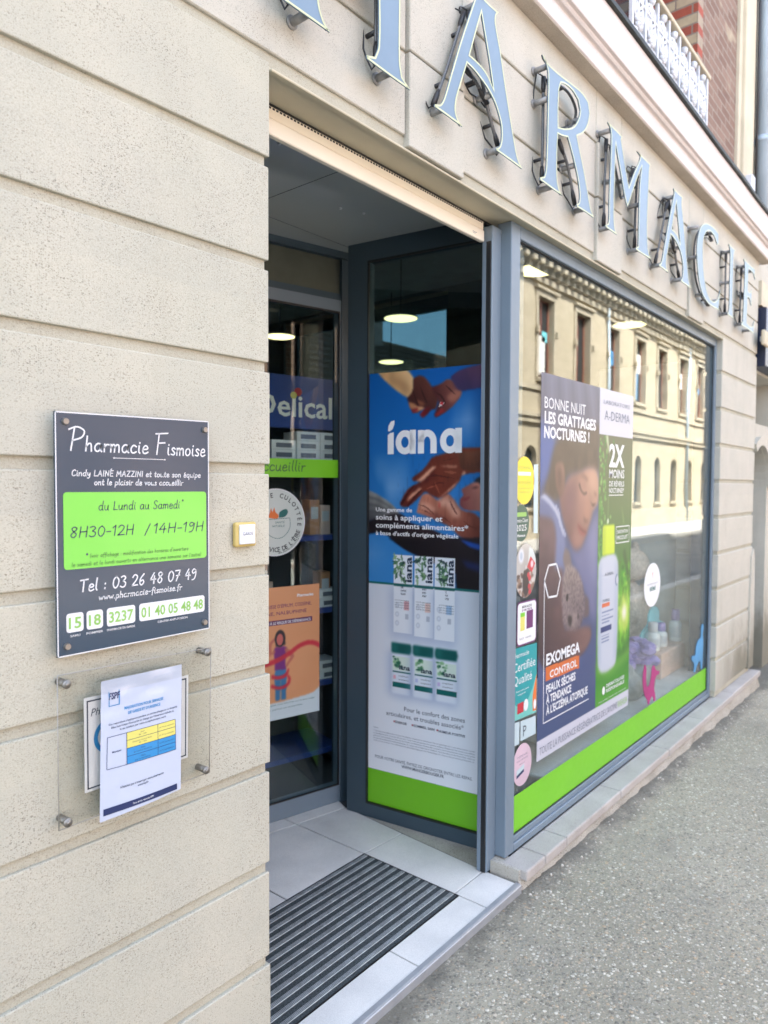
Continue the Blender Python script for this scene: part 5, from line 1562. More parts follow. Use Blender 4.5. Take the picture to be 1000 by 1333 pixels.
for i, (x0, x1, zb) in enumerate(((.243, .419, .357), (.433, .598, .354), (.615, .784, .352))):
    A1.poly([(x0 - .03, zb - .012), (x1 + .01, zb - .016), (x1 + .012, .47), (x0 - .03, .47)], (150, 166, 196), 6, .55, False)
    A1.rect(x0, x1, zb, .551, (222, 228, 234))
    A1.rect(x0 + .0, x1, .473, .4805, (30, 96, 92))
    r_ = np.random.RandomState(10 + i)
    for _ in range(34):
        cx, cz, a = r_.uniform(x0 + .01, x0 + (x1 - x0) * .62), r_.uniform(.487, .547), r_.uniform(0, 3.14)
        L, w_ = r_.uniform(.014, .042), r_.uniform(.002, .006)
        dx, dz = math.cos(a) * L, math.sin(a) * L * .32
        g_ = [(74, 118, 80), (40, 84, 60), (134, 168, 120), (96, 140, 92), (24, 52, 50)][r_.randint(5)]
        A1.poly([(cx - dx, cz - dz), (cx - dz * 1.2, cz + w_), (cx + dx, cz + dz), (cx + dz * 1.2, cz - w_)], g_, 0, .85, False)
    col = [(214, 120, 120), (236, 170, 140), (110, 160, 210)][i]
    for k in range(3):
        A1.ell(x0 + .035, .425 - .022 * k, .016, .006, (150, 160, 176), .3, .6)
        A1.ell(x0 + .035, .425 - .022 * k, .011, .004, (214, 222, 232), .3, 1)
    A1.rect(x0 + .098, x0 + .145, .414, .436, col, .55)
    A1.rect(x0 + .108, x0 + .14, .392, .405, (130, 140, 156), .5)
for i, (x0, x1) in enumerate(((.227, .408), (.425, .607), (.622, .809))):
    A1.poly([(x0 - .03, .198), (x1 - .01, .195), (x1 + .004, .20), (x1, .32), (x0 - .03, .31)], (140, 158, 192), 6, .6, False)
    A1.poly(rrect(x0, x1, .204, .316, .012), (214, 222, 232), 1, 1, False)
    A1.poly([(x0, .215), (x0 + .012, .21), (x0 + .012, .305), (x0, .305)], (150, 164, 186), 2, .7, False)
    A1.poly([(x1 - .014, .21), (x1, .215), (x1, .305), (x1 - .014, .305)], (160, 174, 194), 2, .6, False)
    A1.poly(rrect(x0 - .002, x1 + .002, .306, .3315, .010), (14, 84, 80), 1, 1, False)
    A1.poly([(x0 + .02, .308), (x0 + .05, .308), (x0 + .05, .329), (x0 + .02, .329)], (50, 128, 122), 3, .7, False)
    A1.rect(x0 + .014, x1 - .006, .262, .298, (206, 222, 208))
    r_ = np.random.RandomState(40 + i)
    for _ in range(16):
        cx, cz = r_.uniform(x0 + .02, x0 + .10), r_.uniform(.270, .298)
        A1.ell(cx, cz, r_.uniform(.006, .018), r_.uniform(.002, .005), [(70, 130, 90), (30, 92, 70), (130, 180, 130)][r_.randint(3)], .3, .85)
    A1.rect(x0 + .014, x1 - .004, .257, .2615, (16, 104, 98))
    A1.rect(x0 + .014, x1 - .004, .219, .233, (16, 96, 92))
    A1.rect(x0 + .02, x0 + .045, .241, .249, [(228, 160, 170), (170, 180, 220), (190, 170, 215)][i], .8)
pp = A1.mesh(lambda u, z, d=0.0: PSi(su(u), .15 + 1.872 * z, d), -.0005, 'print', MT['print'], pa, k=1.0)
def pu(v):      # lettering given in poster fractions -> side window frame
    vs, fs = v
    return (np.stack([(.1265 + .5775 * vs[:, 0]) / .9903, .15 + 1.872 * vs[:, 1]], 1), fs) if len(vs) else v
def rotated(v, cx, cz):
    vs, fs = v
    return np.stack([cx - vs[:, 1] / .5775, cz + vs[:, 0] / 1.872], 1), fs
write(PSi, [pu(bfont('Une gamme de', .075, .6565, width=.335, height=.0105, bold=.014)), pu(bfont('soins à appliquer et', .076, .636, width=.60, height=.0135, bold=.014)),
            pu(bfont('compléments alimentaires*', .076, .616, width=.816, height=.0135, bold=.014)), pu(bfont("à base d'actifs d'origine végétale", .076, .5975, width=.735, height=.0105, bold=.014))], 'lettering', MT['white2'], pa, .0004)
# the wordmark: rounded lower-case letters drawn as thick strokes
def bar(x0, x1, z0, z1): return [(x0, z0), (x1, z0), (x1, z1), (x0, z1)]
mb = MB()
def pz(p): return [((.1265 + .5775 * q[0]) / .9903, .15 + 1.872 * q[1]) for q in p]
def ringp(cx, cz, rx, rz, w, a0, a1, n=30):
    vs = []
    for i in range(n + 1):
        a = rad(a0 + (a1 - a0) * i / n)
        vs.append((cx + rx * math.cos(a), cz + rz * math.sin(a)))
    for i in range(n + 1):
        a = rad(a0 + (a1 - a0) * i / n)
        vs.append((cx + (rx - w) * math.cos(a), cz + (rz - w * .31) * math.sin(a)))
    q = pz(vs)
    mb.add([PSi(p[0], p[1], .0004) for p in q], [(i, i + 1, i + n + 2, i + n + 1) for i in range(n)])
z0, zt = .7985, .8565
flat(PSi, pz(bar(.185, .240, z0, .846)), .0004, mb)
flat(PSi, pz([(.185, .846), (.240, .846), (.240, .8525), (.205, .8505)]), .0004, mb)
flat(PSi, pz([(.186, .856), (.190, .868), (.212, .879), (.246, .8815), (.246, .872), (.228, .860), (.205, .855)]), .0004, mb)
for c_ in (.342, .735):
    ringp(c_, .827, .085, .0295, .052, 0, 360)
    flat(PSi, pz(bar(c_ + .043, c_ + .098, z0, zt)), .0004, mb)
ringp(.540, .826, .082, .0295, .054, 0, 180)
flat(PSi, pz(bar(.458, .512, z0, .855)), .0004, mb)
flat(PSi, pz(bar(.568, .622, z0, .826)), .0004, mb)
mb.build('wordmark', MT['white2'], pa)
items = []
for cx, cz in ((.354, .484), (.535, .486), (.718, .483)):
    vs, fs = bfont('iana', 0, 0, width=.118, height=.035, bold=.03)
    items.append(pu(rotated((vs, fs), cx + .055, cz)))
for cx, w_ in ((.300, .100), (.497, .100), (.695, .103)):
    items.append(pu(bfont('iana', cx, .266, width=w_, height=.0125, bold=.03)))
write(PSi, items, 'product_lettering', MT['slateink'], pa, .0004)
it = [pu(bfont('Pour le confort des zones', .348, .1635, width=.53, height=.0115)), pu(bfont('articulaires, et troubles associés*', .183, .1455, width=.685, height=.0115)),
      pu(bfont('ÉNERGIE', .268, .1295, width=.105, height=.006, bold=.02)), pu(bfont('SOMMEIL SAIN', .435, .1295, width=.185, height=.006, bold=.02)), pu(bfont('HUMEUR POSITIVE', .655, .1285, width=.225, height=.006, bold=.02)),
      pu(bfont('POUR VOTRE SANTÉ, ÉVITEZ DE GRIGNOTER ENTRE LES REPAS.', .078, .030, width=.865, height=.0078)), pu(bfont('WWW.MANGERBOUGER.FR', .327, .0195, width=.378, height=.0078, bold=.02))]
for x0, z, words in ((.262, .468, ('CRÈME', 'CHAUFFANTE', 'RELAXANTE')), (.455, .468, ('BAUME DE', 'MASSAGE', 'APAISANT')), (.655, .466, ('GEL', 'FROID', 'INTENSE'))):
    for k, w_ in enumerate(words): it.append(pu(bfont(w_, x0 + .05, z - .008 * k, height=.0048, xs=1.2, bold=.02)))
    for k in range(4): it.append(pu(bfont('actifs d\'origine végétale', x0 - .005, z - .031 - .006 * k, width=.13, height=.003)))
for i, x0 in enumerate((.31, .51, .70)):
    for k in range(2): it.append(pu(bfont('complément', x0 - .015, .248 - .009 * k, width=.09, height=.004)))
write(PSi, it, 'small_print', MT['slateink'], pa, .0004)
it = []
lo = ("* Complément alimentaire à base de plantes, vitamines et minéraux. Ne se substitue pas à une alimentation variée", "et équilibrée et à un mode de vie sain. Tenir hors de portée des jeunes enfants. Respecter les doses conseillées", "par jour. Déconseillé aux femmes enceintes ou allaitantes. Demander conseil à votre pharmacien avant toute prise", "en cas de traitement médicamenteux. À conserver à l'abri de la chaleur, de la lumière et de l'humidité, dans un", "endroit sec et frais. Les informations détaillées figurent sur l'emballage de chacun des produits présentés ici.")
for k, s_ in enumerate(lo): it.append(pu(bfont(s_, .062, .098 - .0062 * k, width=.90, height=.0036)))
it.append(pu(bfont('Sources :', .062, .1065, width=.05, height=.0036)))
write(PSi, it, 'fine_print', MT['greyink'], pa, .0004)
mb = MB()
for x in (.258, .425, .645): flat(PSi, pz(ellipse(x, .1325, .0075, .0024, 10)), .0004, mb)
mb.build('bullet', MT['redink'], pa)

# ================================================================== LARGE POSTER IN THE SHOP WINDOW
pb = thing('window_poster', 'large poster of a sleeping child and a white bottle, in the shop window', 'poster', (3.37, .07, .275))
A2 = Art(2.830, 3.917, .275, 1.998, 260, 412, (70, 84, 130))
G2 = {
'hair': [(2.98, 1.694), (3.207, 1.771), (3.46, 1.803), (3.466, 1.568), (3.357, 1.589), (3.214, 1.564), (3.096, 1.547), (3.051, 1.453), (2.83, 1.43), (2.908, 1.545)],
'ear': [(2.975, 1.588), (3.006, 1.61), (3.054, 1.601), (3.072, 1.532), (3.058, 1.468), (3.026, 1.453), (2.986, 1.496)],
'face': [(3.13, 1.548), (3.214, 1.567), (3.357, 1.589), (3.442, 1.567), (3.461, 1.426), (3.402, 1.38), (3.358, 1.311), (3.279, 1.216), (3.227, 1.196), (3.175, 1.207), (3.114, 1.27), (3.054, 1.359), (3.026, 1.453), (3.073, 1.504)],
'shirt': [(2.829, 1.455), (2.88, 1.468), (2.988, 1.411), (3.038, 1.353), (3.081, 1.272), (3.11, 1.114), (2.981, 1.125), (2.992, 1.29), (2.943, 1.363), (2.827, 1.38)],
'bear': [(3.097, 1.121), (3.181, 1.118), (3.271, 1.047), (3.315, 0.94), (3.298, 0.848), (3.221, 0.796), (3.116, 0.825), (3.068, 0.881), (3.064, 1.019)],
}
A2.grad(2.83, 3.46, 1.70, 2.0, (112, 116, 140), (96, 96, 118))
for k in range(9):
    x = 2.85 + k * .07
    A2.poly([(x, 2.0), (x + .018, 2.0), (x + .034 + .01 * k, 1.70), (x + .006 + .01 * k, 1.70)], (140, 144, 166) if k % 2 else (76, 78, 100), 3, .5, False)
A2.poly([(2.82, 1.80), (2.93, 1.75), (3.0, 1.68), (2.94, 1.58), (2.82, 1.48)], (74, 104, 176), 6, .9)
A2.poly(G2['hair'], (74, 58, 52), 4)
hn = A2.vn(30, 1.0)
A2.put(A2.blur(A2.mask(smooth_loop(G2['hair'], 4, 75)), 3) * np.clip(hn - .3, 0, 1), (112, 92, 78), .7)
A2.poly([(3.05, 1.75), (3.25, 1.79), (3.44, 1.80), (3.44, 1.70), (3.2, 1.66)], (104, 90, 78), 8, .6)
A2.shade([(2.820, 1.38), (2.943, 1.363), (3.0, 1.29), (3.029, 1.123), (3.056, 1.2), (3.074, 0.994), (3.088, 0.821), (3.26, 0.80), (3.385, 0.792), (3.394, 0.738), (3.304, 0.683), (3.021, 0.644), (2.9, 0.683), (2.825, 0.80)], (58, 38, 46), (112, 84, 92), (.25, 1), 3)
A2.poly([(2.99, 1.25), (3.03, 1.1), (3.045, .95), (3.06, .82), (3.09, .83), (3.075, 1.0), (3.05, 1.2)], (146, 108, 104), 5, .6)
A2.poly([(3.09, .83), (3.25, .81), (3.36, .80), (3.385, .76), (3.30, .76), (3.15, .78)], (150, 108, 96), 5, .7)
A2.poly([(3.12, 1.24), (3.20, 1.19), (3.29, 1.21), (3.38, 1.31), (3.461, 1.38), (3.461, .80), (3.38, .86), (3.32, .98), (3.20, 1.12)], (118, 122, 164), 6, .9)
A2.poly([(3.34, 1.25), (3.46, 1.33), (3.46, 1.0), (3.38, 1.05)], (140, 144, 184), 9, .7)
A2.shade(G2['face'], (126, 84, 82), (204, 156, 132), (.7, .45), 3)
A2.poly([(3.30, 1.56), (3.40, 1.575), (3.455, 1.55), (3.455, 1.46), (3.36, 1.47)], (222, 176, 148), 8, .75)
A2.poly([(3.10, 1.50), (3.20, 1.54), (3.19, 1.40), (3.12, 1.30), (3.06, 1.40)], (116, 76, 92), 9, .65)
A2.poly([(3.17, 1.23), (3.25, 1.215), (3.30, 1.26), (3.24, 1.27), (3.19, 1.27)], (206, 154, 138), 6, .5)
A2.shade(G2['ear'], (116, 80, 74), (154, 112, 98), (.6, .4), 2)
A2.poly([(2.998, 1.575), (3.03, 1.585), (3.045, 1.54), (3.03, 1.49), (3.01, 1.50)], (88, 58, 56), 3, .7)
A2.poly([(3.225, 1.512), (3.25, 1.480), (3.288, 1.460), (3.325, 1.466), (3.322, 1.474), (3.286, 1.469), (3.255, 1.487), (3.235, 1.515)], (62, 40, 40), 1, .95)
A2.poly([(3.22, 1.545), (3.28, 1.555), (3.33, 1.535), (3.33, 1.525), (3.28, 1.545)], (92, 62, 56), 2, .7)
A2.poly([(3.365, 1.425), (3.39, 1.402), (3.43, 1.409), (3.43, 1.416), (3.39, 1.412)], (62, 40, 40), 1, .9)
A2.poly([(3.395, 1.475), (3.43, 1.468), (3.45, 1.45), (3.42, 1.455)], (92, 62, 56), 2, .6)
A2.poly([(3.34, 1.46), (3.36, 1.40), (3.355, 1.35), (3.33, 1.325), (3.285, 1.350), (3.28, 1.37), (3.31, 1.40)], (188, 134, 112), 5, .8)
A2.poly([(3.283, 1.356), (3.31, 1.335), (3.345, 1.333), (3.335, 1.326), (3.30, 1.326)], (84, 46, 44), 2, .85)
A2.poly([(3.212, 1.322), (3.245, 1.312), (3.285, 1.292), (3.328, 1.281), (3.318, 1.266), (3.270, 1.262), (3.235, 1.285)], (158, 78, 78), 2, .9)
A2.poly([(3.212, 1.322), (3.26, 1.296), (3.318, 1.275), (3.318, 1.271), (3.258, 1.290)], (84, 38, 44), 1, .8)
A2.poly(G2['shirt'], (118, 130, 172), 3)
A2.poly([(2.83, 1.45), (2.88, 1.462), (2.985, 1.405), (3.035, 1.35), (3.078, 1.272), (3.064, 1.27), (3.02, 1.34), (2.97, 1.388), (2.87, 1.44)], (196, 204, 226), 1, .9)
for k in range(9):
    t = k / 8
    A2.ell(2.99 + .085 * t + .01 * math.sin(k), 1.405 - .13 * t, .010, .012, (182, 190, 216), .4, .8)
A2.poly([(2.83, 1.43), (2.90, 1.42), (2.96, 1.37), (2.93, 1.36), (2.83, 1.385)], (92, 104, 152), 4, .7)
tx = A2.vn(120, 1.4)
A2.poly([(3.085, 1.212), (3.132, 1.192), (3.162, 1.124), (3.097, 1.111), (3.068, 1.164)], (128, 112, 110), 2)
A2.poly([(3.314, 0.974), (3.366, 0.934), (3.369, 0.855), (3.300, 0.847)], (104, 88, 92), 2)
A2.shade(G2['bear'], (98, 84, 94), (164, 148, 142), (-.3, .9), 2)
A2.put(A2.blur(A2.mask(smooth_loop(G2['bear'], 4, 75)), 1) * np.clip((tx - .45) * 2, 0, 1), (190, 172, 160), .35)
A2.put(A2.blur(A2.mask(smooth_loop(G2['bear'], 4, 75)), 1) * np.clip((.5 - tx) * 2, 0, 1), (66, 54, 62), .35)
A2.poly([(3.10, .90), (3.20, .90), (3.25, .86), (3.22, .805), (3.12, .83)], (170, 152, 146), 5, .6)
A2.ell(3.117, .976, .013, .017, (30, 24, 30), .2)
A2.poly([(3.132, 0.888), (3.17, 0.880), (3.168, 0.843), (3.15, .836), (3.134, 0.851)], (34, 26, 32), 2)
A2.ell(3.24, .87, .009, .016, (60, 48, 54), .3, .8)
A2.grad(2.83, 3.46, .36, .665, (76, 90, 138), (64, 84, 132))
A2.poly([(2.82, .70), (2.9, .67), (3.021, .634), (3.304, .664), (3.46, .80), (3.47, .60), (2.82, .50)], (70, 86, 136), 5, 1.0)
A2.shade([(3.09, .83), (3.25, .805), (3.385, .792), (3.394, .738), (3.304, .683), (3.021, .648), (2.9, .690), (2.83, .76), (2.83, .95), (3.06, .95)], (60, 40, 50), (142, 104, 98), (.8, .35), 3)
A2.grad(3.461, 3.92, .36, 1.765, (88, 96, 60), (64, 150, 36))
A2.grad(3.461, 3.92, 1.1, 1.765, (92, 98, 70), (66, 128, 48))
r_ = np.random.RandomState(5)
for _ in range(150):
    A2.ell(3.47 + abs(r_.normal(0, .06)), r_.uniform(1.1, 1.76), r_.uniform(.003, .012), r_.uniform(.004, .016), [(96, 190, 70), (150, 220, 110), (54, 140, 40)][r_.randint(3)], .5, .6)
A2.poly([(3.545, 1.765), (3.575, 1.765), (3.59, 1.70), (3.60, 1.66), (3.57, 1.70)], (206, 224, 180), 1, .9)
A2.poly([(3.586, 1.46), (3.592, 1.46), (3.592, 1.30), (3.588, 1.30)], (150, 200, 130), 1, .8, False)
A2.ell(3.589, 1.32, .011, .014, (220, 240, 210), .3)
A2.poly([(3.77, 1.40), (3.80, 1.34), (3.815, 1.30), (3.80, 1.30)], (150, 190, 110), 2, .6)
A2.poly([(3.80, 1.12), (3.86, 1.05), (3.90, .95), (3.91, .70), (3.86, .62), (3.76, .62), (3.73, .80), (3.76, 1.0)], (70, 176, 30), 6, .9)
for _ in range(120):
    A2.ell(3.82 + r_.normal(0, .05), .82 + r_.normal(0, .11), r_.uniform(.004, .02), r_.uniform(.004, .03), [(120, 220, 40), (40, 120, 20), (190, 240, 80), (30, 92, 18)][r_.randint(4)], .5, .6)
A2.poly([(3.80, 1.14), (3.83, 1.16), (3.90, 1.0), (3.895, .93), (3.86, 1.02)], (28, 74, 20), 3, .8)
for rr, cc, aa in ((.13, (210, 240, 70), .55), (.075, (240, 250, 140), .8), (.035, (255, 255, 235), 1)):
    A2.ell(3.835, .81, rr * .8, rr, cc, .7, aa)
A2.poly([(3.74, .63), (3.80, .60), (3.88, .64), (3.92, .70), (3.92, .62), (3.84, .56), (3.74, .58)], (40, 116, 24), 5, .9)
A2.grad(3.461, 3.92, .36, .575, (48, 140, 30), (88, 178, 40))
A2.poly([(3.47, .60), (3.60, .55), (3.75, .56), (3.92, .60), (3.92, .56), (3.75, .52), (3.60, .51), (3.47, .55)], (150, 205, 80), 6, .8)
A2.poly([(3.475, 1.09), (3.505, 1.132), (3.563, 1.146), (3.679, 1.146), (3.726, 1.11), (3.738, 1.06), (3.742, .756), (3.732, .58), (3.715, .545), (3.657, .528), (3.56, .528), (3.512, .546), (3.488, .59), (3.478, .80)], (216, 224, 238), 2)
A2.poly([(3.48, 1.08), (3.51, 1.12), (3.515, .56), (3.49, .59)], (168, 186, 214), 4, .8, False)
A2.poly([(3.70, 1.12), (3.735, 1.08), (3.735, .60), (3.70, .56)], (180, 196, 222), 4, .7, False)
A2.poly([(3.524, 1.143), (3.683, 1.143), (3.681, 1.292), (3.672, 1.299), (3.535, 1.300), (3.526, 1.292)], (222, 246, 48), 1, 1, False)
A2.poly([(3.53, 1.143), (3.56, 1.143), (3.56, 1.298), (3.532, 1.296)], (170, 196, 40), 3, .6, False)
A2.rect(3.53, 3.63, .873, .893, (240, 120, 70))
A2.rect(3.515, 3.66, .742, .770, (40, 62, 130))
for z_ in (.845, .826, .807, .790, .722, .706, .690): A2.rect(3.53, 3.63 + .05 * ((z_ * 1000) % 2), z_, z_ + .005, (120, 136, 178), .8)
A2.ell(3.72, 1.0, .018, .028, (80, 100, 140), .3); A2.ell(3.727, 1.0, .016, .024, (216, 224, 238), .2)
A2.rect(3.461, 3.92, 1.765, 2.0, (226, 228, 240))
A2.rect(2.82, 3.93, .27, .3635, (228, 230, 244))
A2.poly([(2.908, .621), (3.262, .614), (3.262, .677), (2.908, .684)], (238, 122, 52), 0, 1, False)
A2.mesh(FY(.0586), 0.0, 'print', MT['print'], pb, k=0.58)
PW = FY(.0584)
it = [bfont('BONNE NUIT', 2.862, 1.845, width=.43, height=.052, bold=.0), bfont('LES GRATTAGES', 2.864, 1.780, width=.552, height=.052, bold=.03), bfont('NOCTURNES !', 2.861, 1.715, width=.478, height=.052, bold=.03),
      bfont('2X', 3.592, 1.606, width=.207, height=.118, bold=.03), bfont('MOINS', 3.594, 1.545, width=.207, height=.046, bold=.010), bfont('DE RÉVEILS', 3.596, 1.501, width=.204, height=.028, bold=.010), bfont('NOCTURNES*', 3.596, 1.467, width=.203, height=.026, bold=.010),
      bfont('INNOVATION', 3.716, 1.248, width=.15, height=.020, bold=.010), bfont('PRODUIT', 3.716, 1.215, width=.15, height=.022, bold=.010),
      bfont('EXOMEGA', 2.909, .694, width=.355, height=.050, bold=.035), bfont('CONTROL', 2.946, .629, width=.290, height=.034, bold=.02),
      bfont('PEAUX SÈCHES', 2.912, .566, width=.307, height=.037, bold=.03), bfont('À TENDANCE', 2.913, .516, width=.26, height=.037, bold=.03), bfont("À L'ECZÉMA ATOPIQUE", 2.914, .466, width=.449, height=.037, bold=.03),
      bfont('DERMATOLOGIE', 3.60, .442, width=.25, height=.018, bold=.02), bfont('RESPONSABLE', 3.60, .415, width=.25, height=.018, bold=.02), bfont('Produit cosmétique. Demandez conseil à votre pharmacien.', 3.504, .378, width=.38, height=.008)]
vs, fs = ribbon([(3.596, 1.4545), (3.79, 1.4545)], .004); it.append((vs, fs))
for a, b in (((3.70, 1.285), (3.886, 1.285)), ((3.70, 1.198), (3.886, 1.198)), ((3.70, 1.198), (3.70, 1.285)), ((3.886, 1.198), (3.886, 1.285)), ((2.881, 1.07), (2.888, .434)), ((2.888, .434), (3.374, .434))):
    it.append(ribbon([a, b], .005))
hx = [(2.921, 1.144), (2.998, 1.146), (3.041, 1.074), (3.008, 0.997), (2.921, 1.0), (2.881, 1.078)]
for i in range(6): it.append(ribbon([hx[i], hx[(i + 1) % 6]], .009))
it.append((np.array(ellipse(3.566, .433, .018, .022, 20)), [tuple(range(20))]))
for nm, idx in (('headline', (0, 1, 2)), ('claim', (3, 4, 5, 6, 17)), ('badge', (7, 8, 18, 19, 20, 21)), ('product_text', (9, 10, 11, 12, 13)), ('eco_logo', (14, 15, len(it) - 1)), ('small_print', (16,)), ('frame_line', (22, 23)), ('hexagon', (24, 25, 26, 27, 28, 29))):
    write(PW, [it[i] for i in idx], nm, MT['white'], pb, .0006)
write(PW, [bfont('LABORATOIRE', 3.512, 1.922, width=.355, height=.022), bfont('A-DERMA', 3.522, 1.842, width=.345, height=.050)], 'laboratory_name', MT['greyink'], pb, .0006)
write(PW, [bfont("TOUTE LA PUISSANCE RÉGÉNÉRATRICE DE L'AVOINE", 2.855, .297, width=.90, height=.036)], 'grey_lettering', MT['greyink'], pb, .0006)
write(PW, [bfont('RHEALBA', 3.765, .297, width=.135, height=.036)], 'green_lettering', MT['greenink'], pb, .0006)
write(PW, [bfont('A-DERMA', 3.56, 1.035, width=.11, height=.016), bfont('EXOMEGA', 3.535, .90, width=.09, height=.014)], 'product_lettering', MT['slateink'], pb, .0006)

# ================================================================== STICKERS ON THE SHOP WINDOW (inside the pane)
PI = FY(.0590)
def sticker(name, poly, mat, label, cat='sticker', group=None, P=PI):
    xs, zs = [p[0] for p in poly], [p[1] for p in poly]
    q = P(sum(xs) / len(xs), min(zs), 0)
    t = thing(name, label, cat, q, group)
    slab(P, poly, -.0003, .0).build('disc' if len(poly) > 12 else 'sheet', mat, t)
    return t
MT['syellow'] = pmat('sticker_yellow', rgb(250, 224, 50), 0.35, var=.02)
MT['sgreen'] = pmat('sticker_dark_green', rgb(22, 84, 72), 0.35, var=.02)
MT['steal'] = pmat('sign_teal', rgb(30, 164, 168), 0.35, var=.02)
MT['spink'] = pmat('sticker_pink', rgb(228, 200, 214), 0.35, var=.08, vs=9)
MT['paleblue'] = pmat('pale_blue_strip', rgb(205, 226, 232), 0.4, var=.02)
MT['orangep'] = pmat('poster_orange', rgb(226, 160, 112), 0.4, var=.03)
MT['skinp'] = pmat('figure_skin', rgb(206, 110, 100), 0.4, var=.02)
t = sticker('oval_sticker', ellipse(2.690, 1.524, .088, .101), MT['syellow'], 'bright yellow oval sticker, topmost of the column at the window edge')
fl_ = MB(); flat(PI, [(2.635, 1.545), (2.745, 1.545), (2.745, 1.560), (2.635, 1.560)], .0004, fl_); fl_.build('pale_bar', MT['white'], t)
write(PI, [bfont('VITRINE', 2.640, 1.573, width=.10, height=.010), hand('engagée', 2.635, 2.745, 1.510, .022, .07), bfont('accueil conseil', 2.640, 1.488, width=.10, height=.008), bfont('proximité santé', 2.645, 1.472, width=.09, height=.008)], 'lettering', MT['greenink'], t, .0004)
t = sticker('oval_sticker', ellipse(2.668, 1.345, .066, .078), MT['sgreen'], 'dark green oval sticker reading 2025 under the yellow oval sticker')
write(PI, [bfont('Service Client', 2.612, 1.348, width=.112, height=.017), bfont('2025', 2.622, 1.312, width=.090, height=.027), bfont('Pharmacie', 2.635, 1.287, width=.066, height=.011, bold=.02)], 'lettering', MT['white'], t, .0004)
fl_ = MB(); flat(PI, rrect(2.628, 2.710, 1.372, 1.390, .004), .0004, fl_); fl_.build('pale_bar', MT['greenink'], t)
sticker('paper_strip', [(2.777, 1.297), (2.814, 1.295), (2.811, 1.596), (2.771, 1.593)], MT['paleblue'], 'narrow pale blue paper strip beside the large poster', 'paper strip')
A3 = Art(2.615, 2.805, 1.022, 1.258, 90, 110, (176, 172, 166))
A3.put(A3.vn(6, 1), (200, 198, 194), .8)
A3.ell(2.67, 1.205, .022, .030, (226, 232, 240), .3); A3.ell(2.67, 1.205, .012, .018, (180, 196, 214), .3)
A3.poly([(2.74, 1.24), (2.80, 1.22), (2.80, 1.15), (2.73, 1.17)], (214, 228, 226), 1, .9, False)
r_ = np.random.RandomState(3)
for k in range(60):
    a = r_.uniform(0, 6.28)
    A3.ell(2.712 + math.cos(a) * .055 + r_.normal(0, .012), 1.085 + math.sin(a) * .052 + r_.normal(0, .01), r_.uniform(.006, .016), r_.uniform(.005, .012), [(92, 62, 54), (220, 214, 206), (150, 120, 100), (64, 44, 40)][r_.randint(4)], .4, .9)
A3.poly([(2.69, 1.13), (2.73, 1.15), (2.74, 1.06), (2.72, 1.03), (2.69, 1.05)], (48, 34, 36), 1)
for x, z in ((2.745, 1.105), (2.742, 1.07), (2.748, 1.045), (2.735, 1.12)): A3.ell(x, z, .012, .012, (206, 50, 66), .3)
A3.poly([(2.752, 1.200), (2.796, 1.165), (2.764, 1.128), (2.722, 1.155)], (206, 34, 56), 0, 1, False)
A3.ell(2.765, 1.165, .012, .016, (235, 220, 225), .3)
t = thing('round_sticker', 'round photo sticker of a wreath with red berries, under the dark green oval', 'sticker', (2.71, .067, 1.024))
A3.mesh(FY(.0588), 0, 'print', MT['printgloss'], t, cut=lambda x, z: ((x - 2.710) / .094) ** 2 + ((z - 1.140) / .116) ** 2 < 1)
t = sticker('label_card', rrect(2.639, 2.812, .822, 1.010, .022), MT['purpleink'], 'white rounded card with purple border, just above the teal sign', 'card')
flat(PI, rrect(2.645, 2.806, .828, 1.004, .018), .0003).build('white_field', MT['white'], t)
flat(PI, [(2.668, .885), (2.707, .885), (2.707, .945), (2.668, .945)], .0005).build('yellow_box', MT['yellowink'], t)
flat(PI, [(2.668, .945), (2.707, .945), (2.707, .963), (2.668, .963)], .0005).build('green_lid', MT['green'], t)
flat(PI, [(2.722, .888), (2.780, .888), (2.780, .966), (2.722, .966)], .0005).build('purple_box', MT['purpleink'], t)
write(PI, [bfont('MON AUTO', 2.682, .981, width=.085, height=.011, bold=.03), bfont('TEST', 2.66, .848, width=.04, height=.007), bfont('SANTÉ', 2.715, .848, width=.05, height=.007)], 'lettering', MT['blackink'], t, .0007)
write(PI, [bfont('JE ME TESTE', 2.680, .9685, width=.090, height=.008, bold=.03)], 'purple_lettering', MT['purpleink'], t, .0007)
t = sticker('certificate_sign', [(2.607, .512), (2.822, .503), (2.820, .812), (2.607, .819)], MT['steal'], 'teal certified quality sign in the lower left of the shop window', 'sign')
mb = MB()
flat(PI, [(2.607, .60), (2.640, .572), (2.690, .560), (2.74, .575), (2.785, .62), (2.82, .68), (2.820, .503), (2.607, .512)], .0003, mb)
mb.build('pale_wave', pmat('pale_teal', rgb(120, 206, 196), .35, var=.02), t)
flat(PI, [(2.788, .515), (2.820, .512), (2.820, .672), (2.80, .63), (2.785, .58)], .0005).build('orange_wave', MT['orangeink'], t)
flat(PI, [(2.650, .533), (2.705, .533), (2.705, .578), (2.650, .578)], .0005).build('red_block', MT['redink'], t)
mb = MB(); flat(PI, ellipse(2.726, .558, .020, .026, 20), .0005, mb); mb.build('white_seal', MT['white'], t)
flat(PI, ellipse(2.806, .543, .012, .022, 20), .0007).build('white_leaf', MT['white'], t)
write(PI, [bfont('Pharmacie', 2.612, .776, width=.135, height=.020), bfont('Certifiée', 2.612, .716, width=.195, height=.040), bfont('Qualité', 2.612, .661, width=.165, height=.040), bfont('Pour votre santé', 2.640, .627, width=.11, height=.008), bfont('exigence', 2.652, .612, width=.07, height=.008), bfont('ISO', 2.718, .553, width=.016, height=.010)], 'lettering', MT['white'], t, .0007)
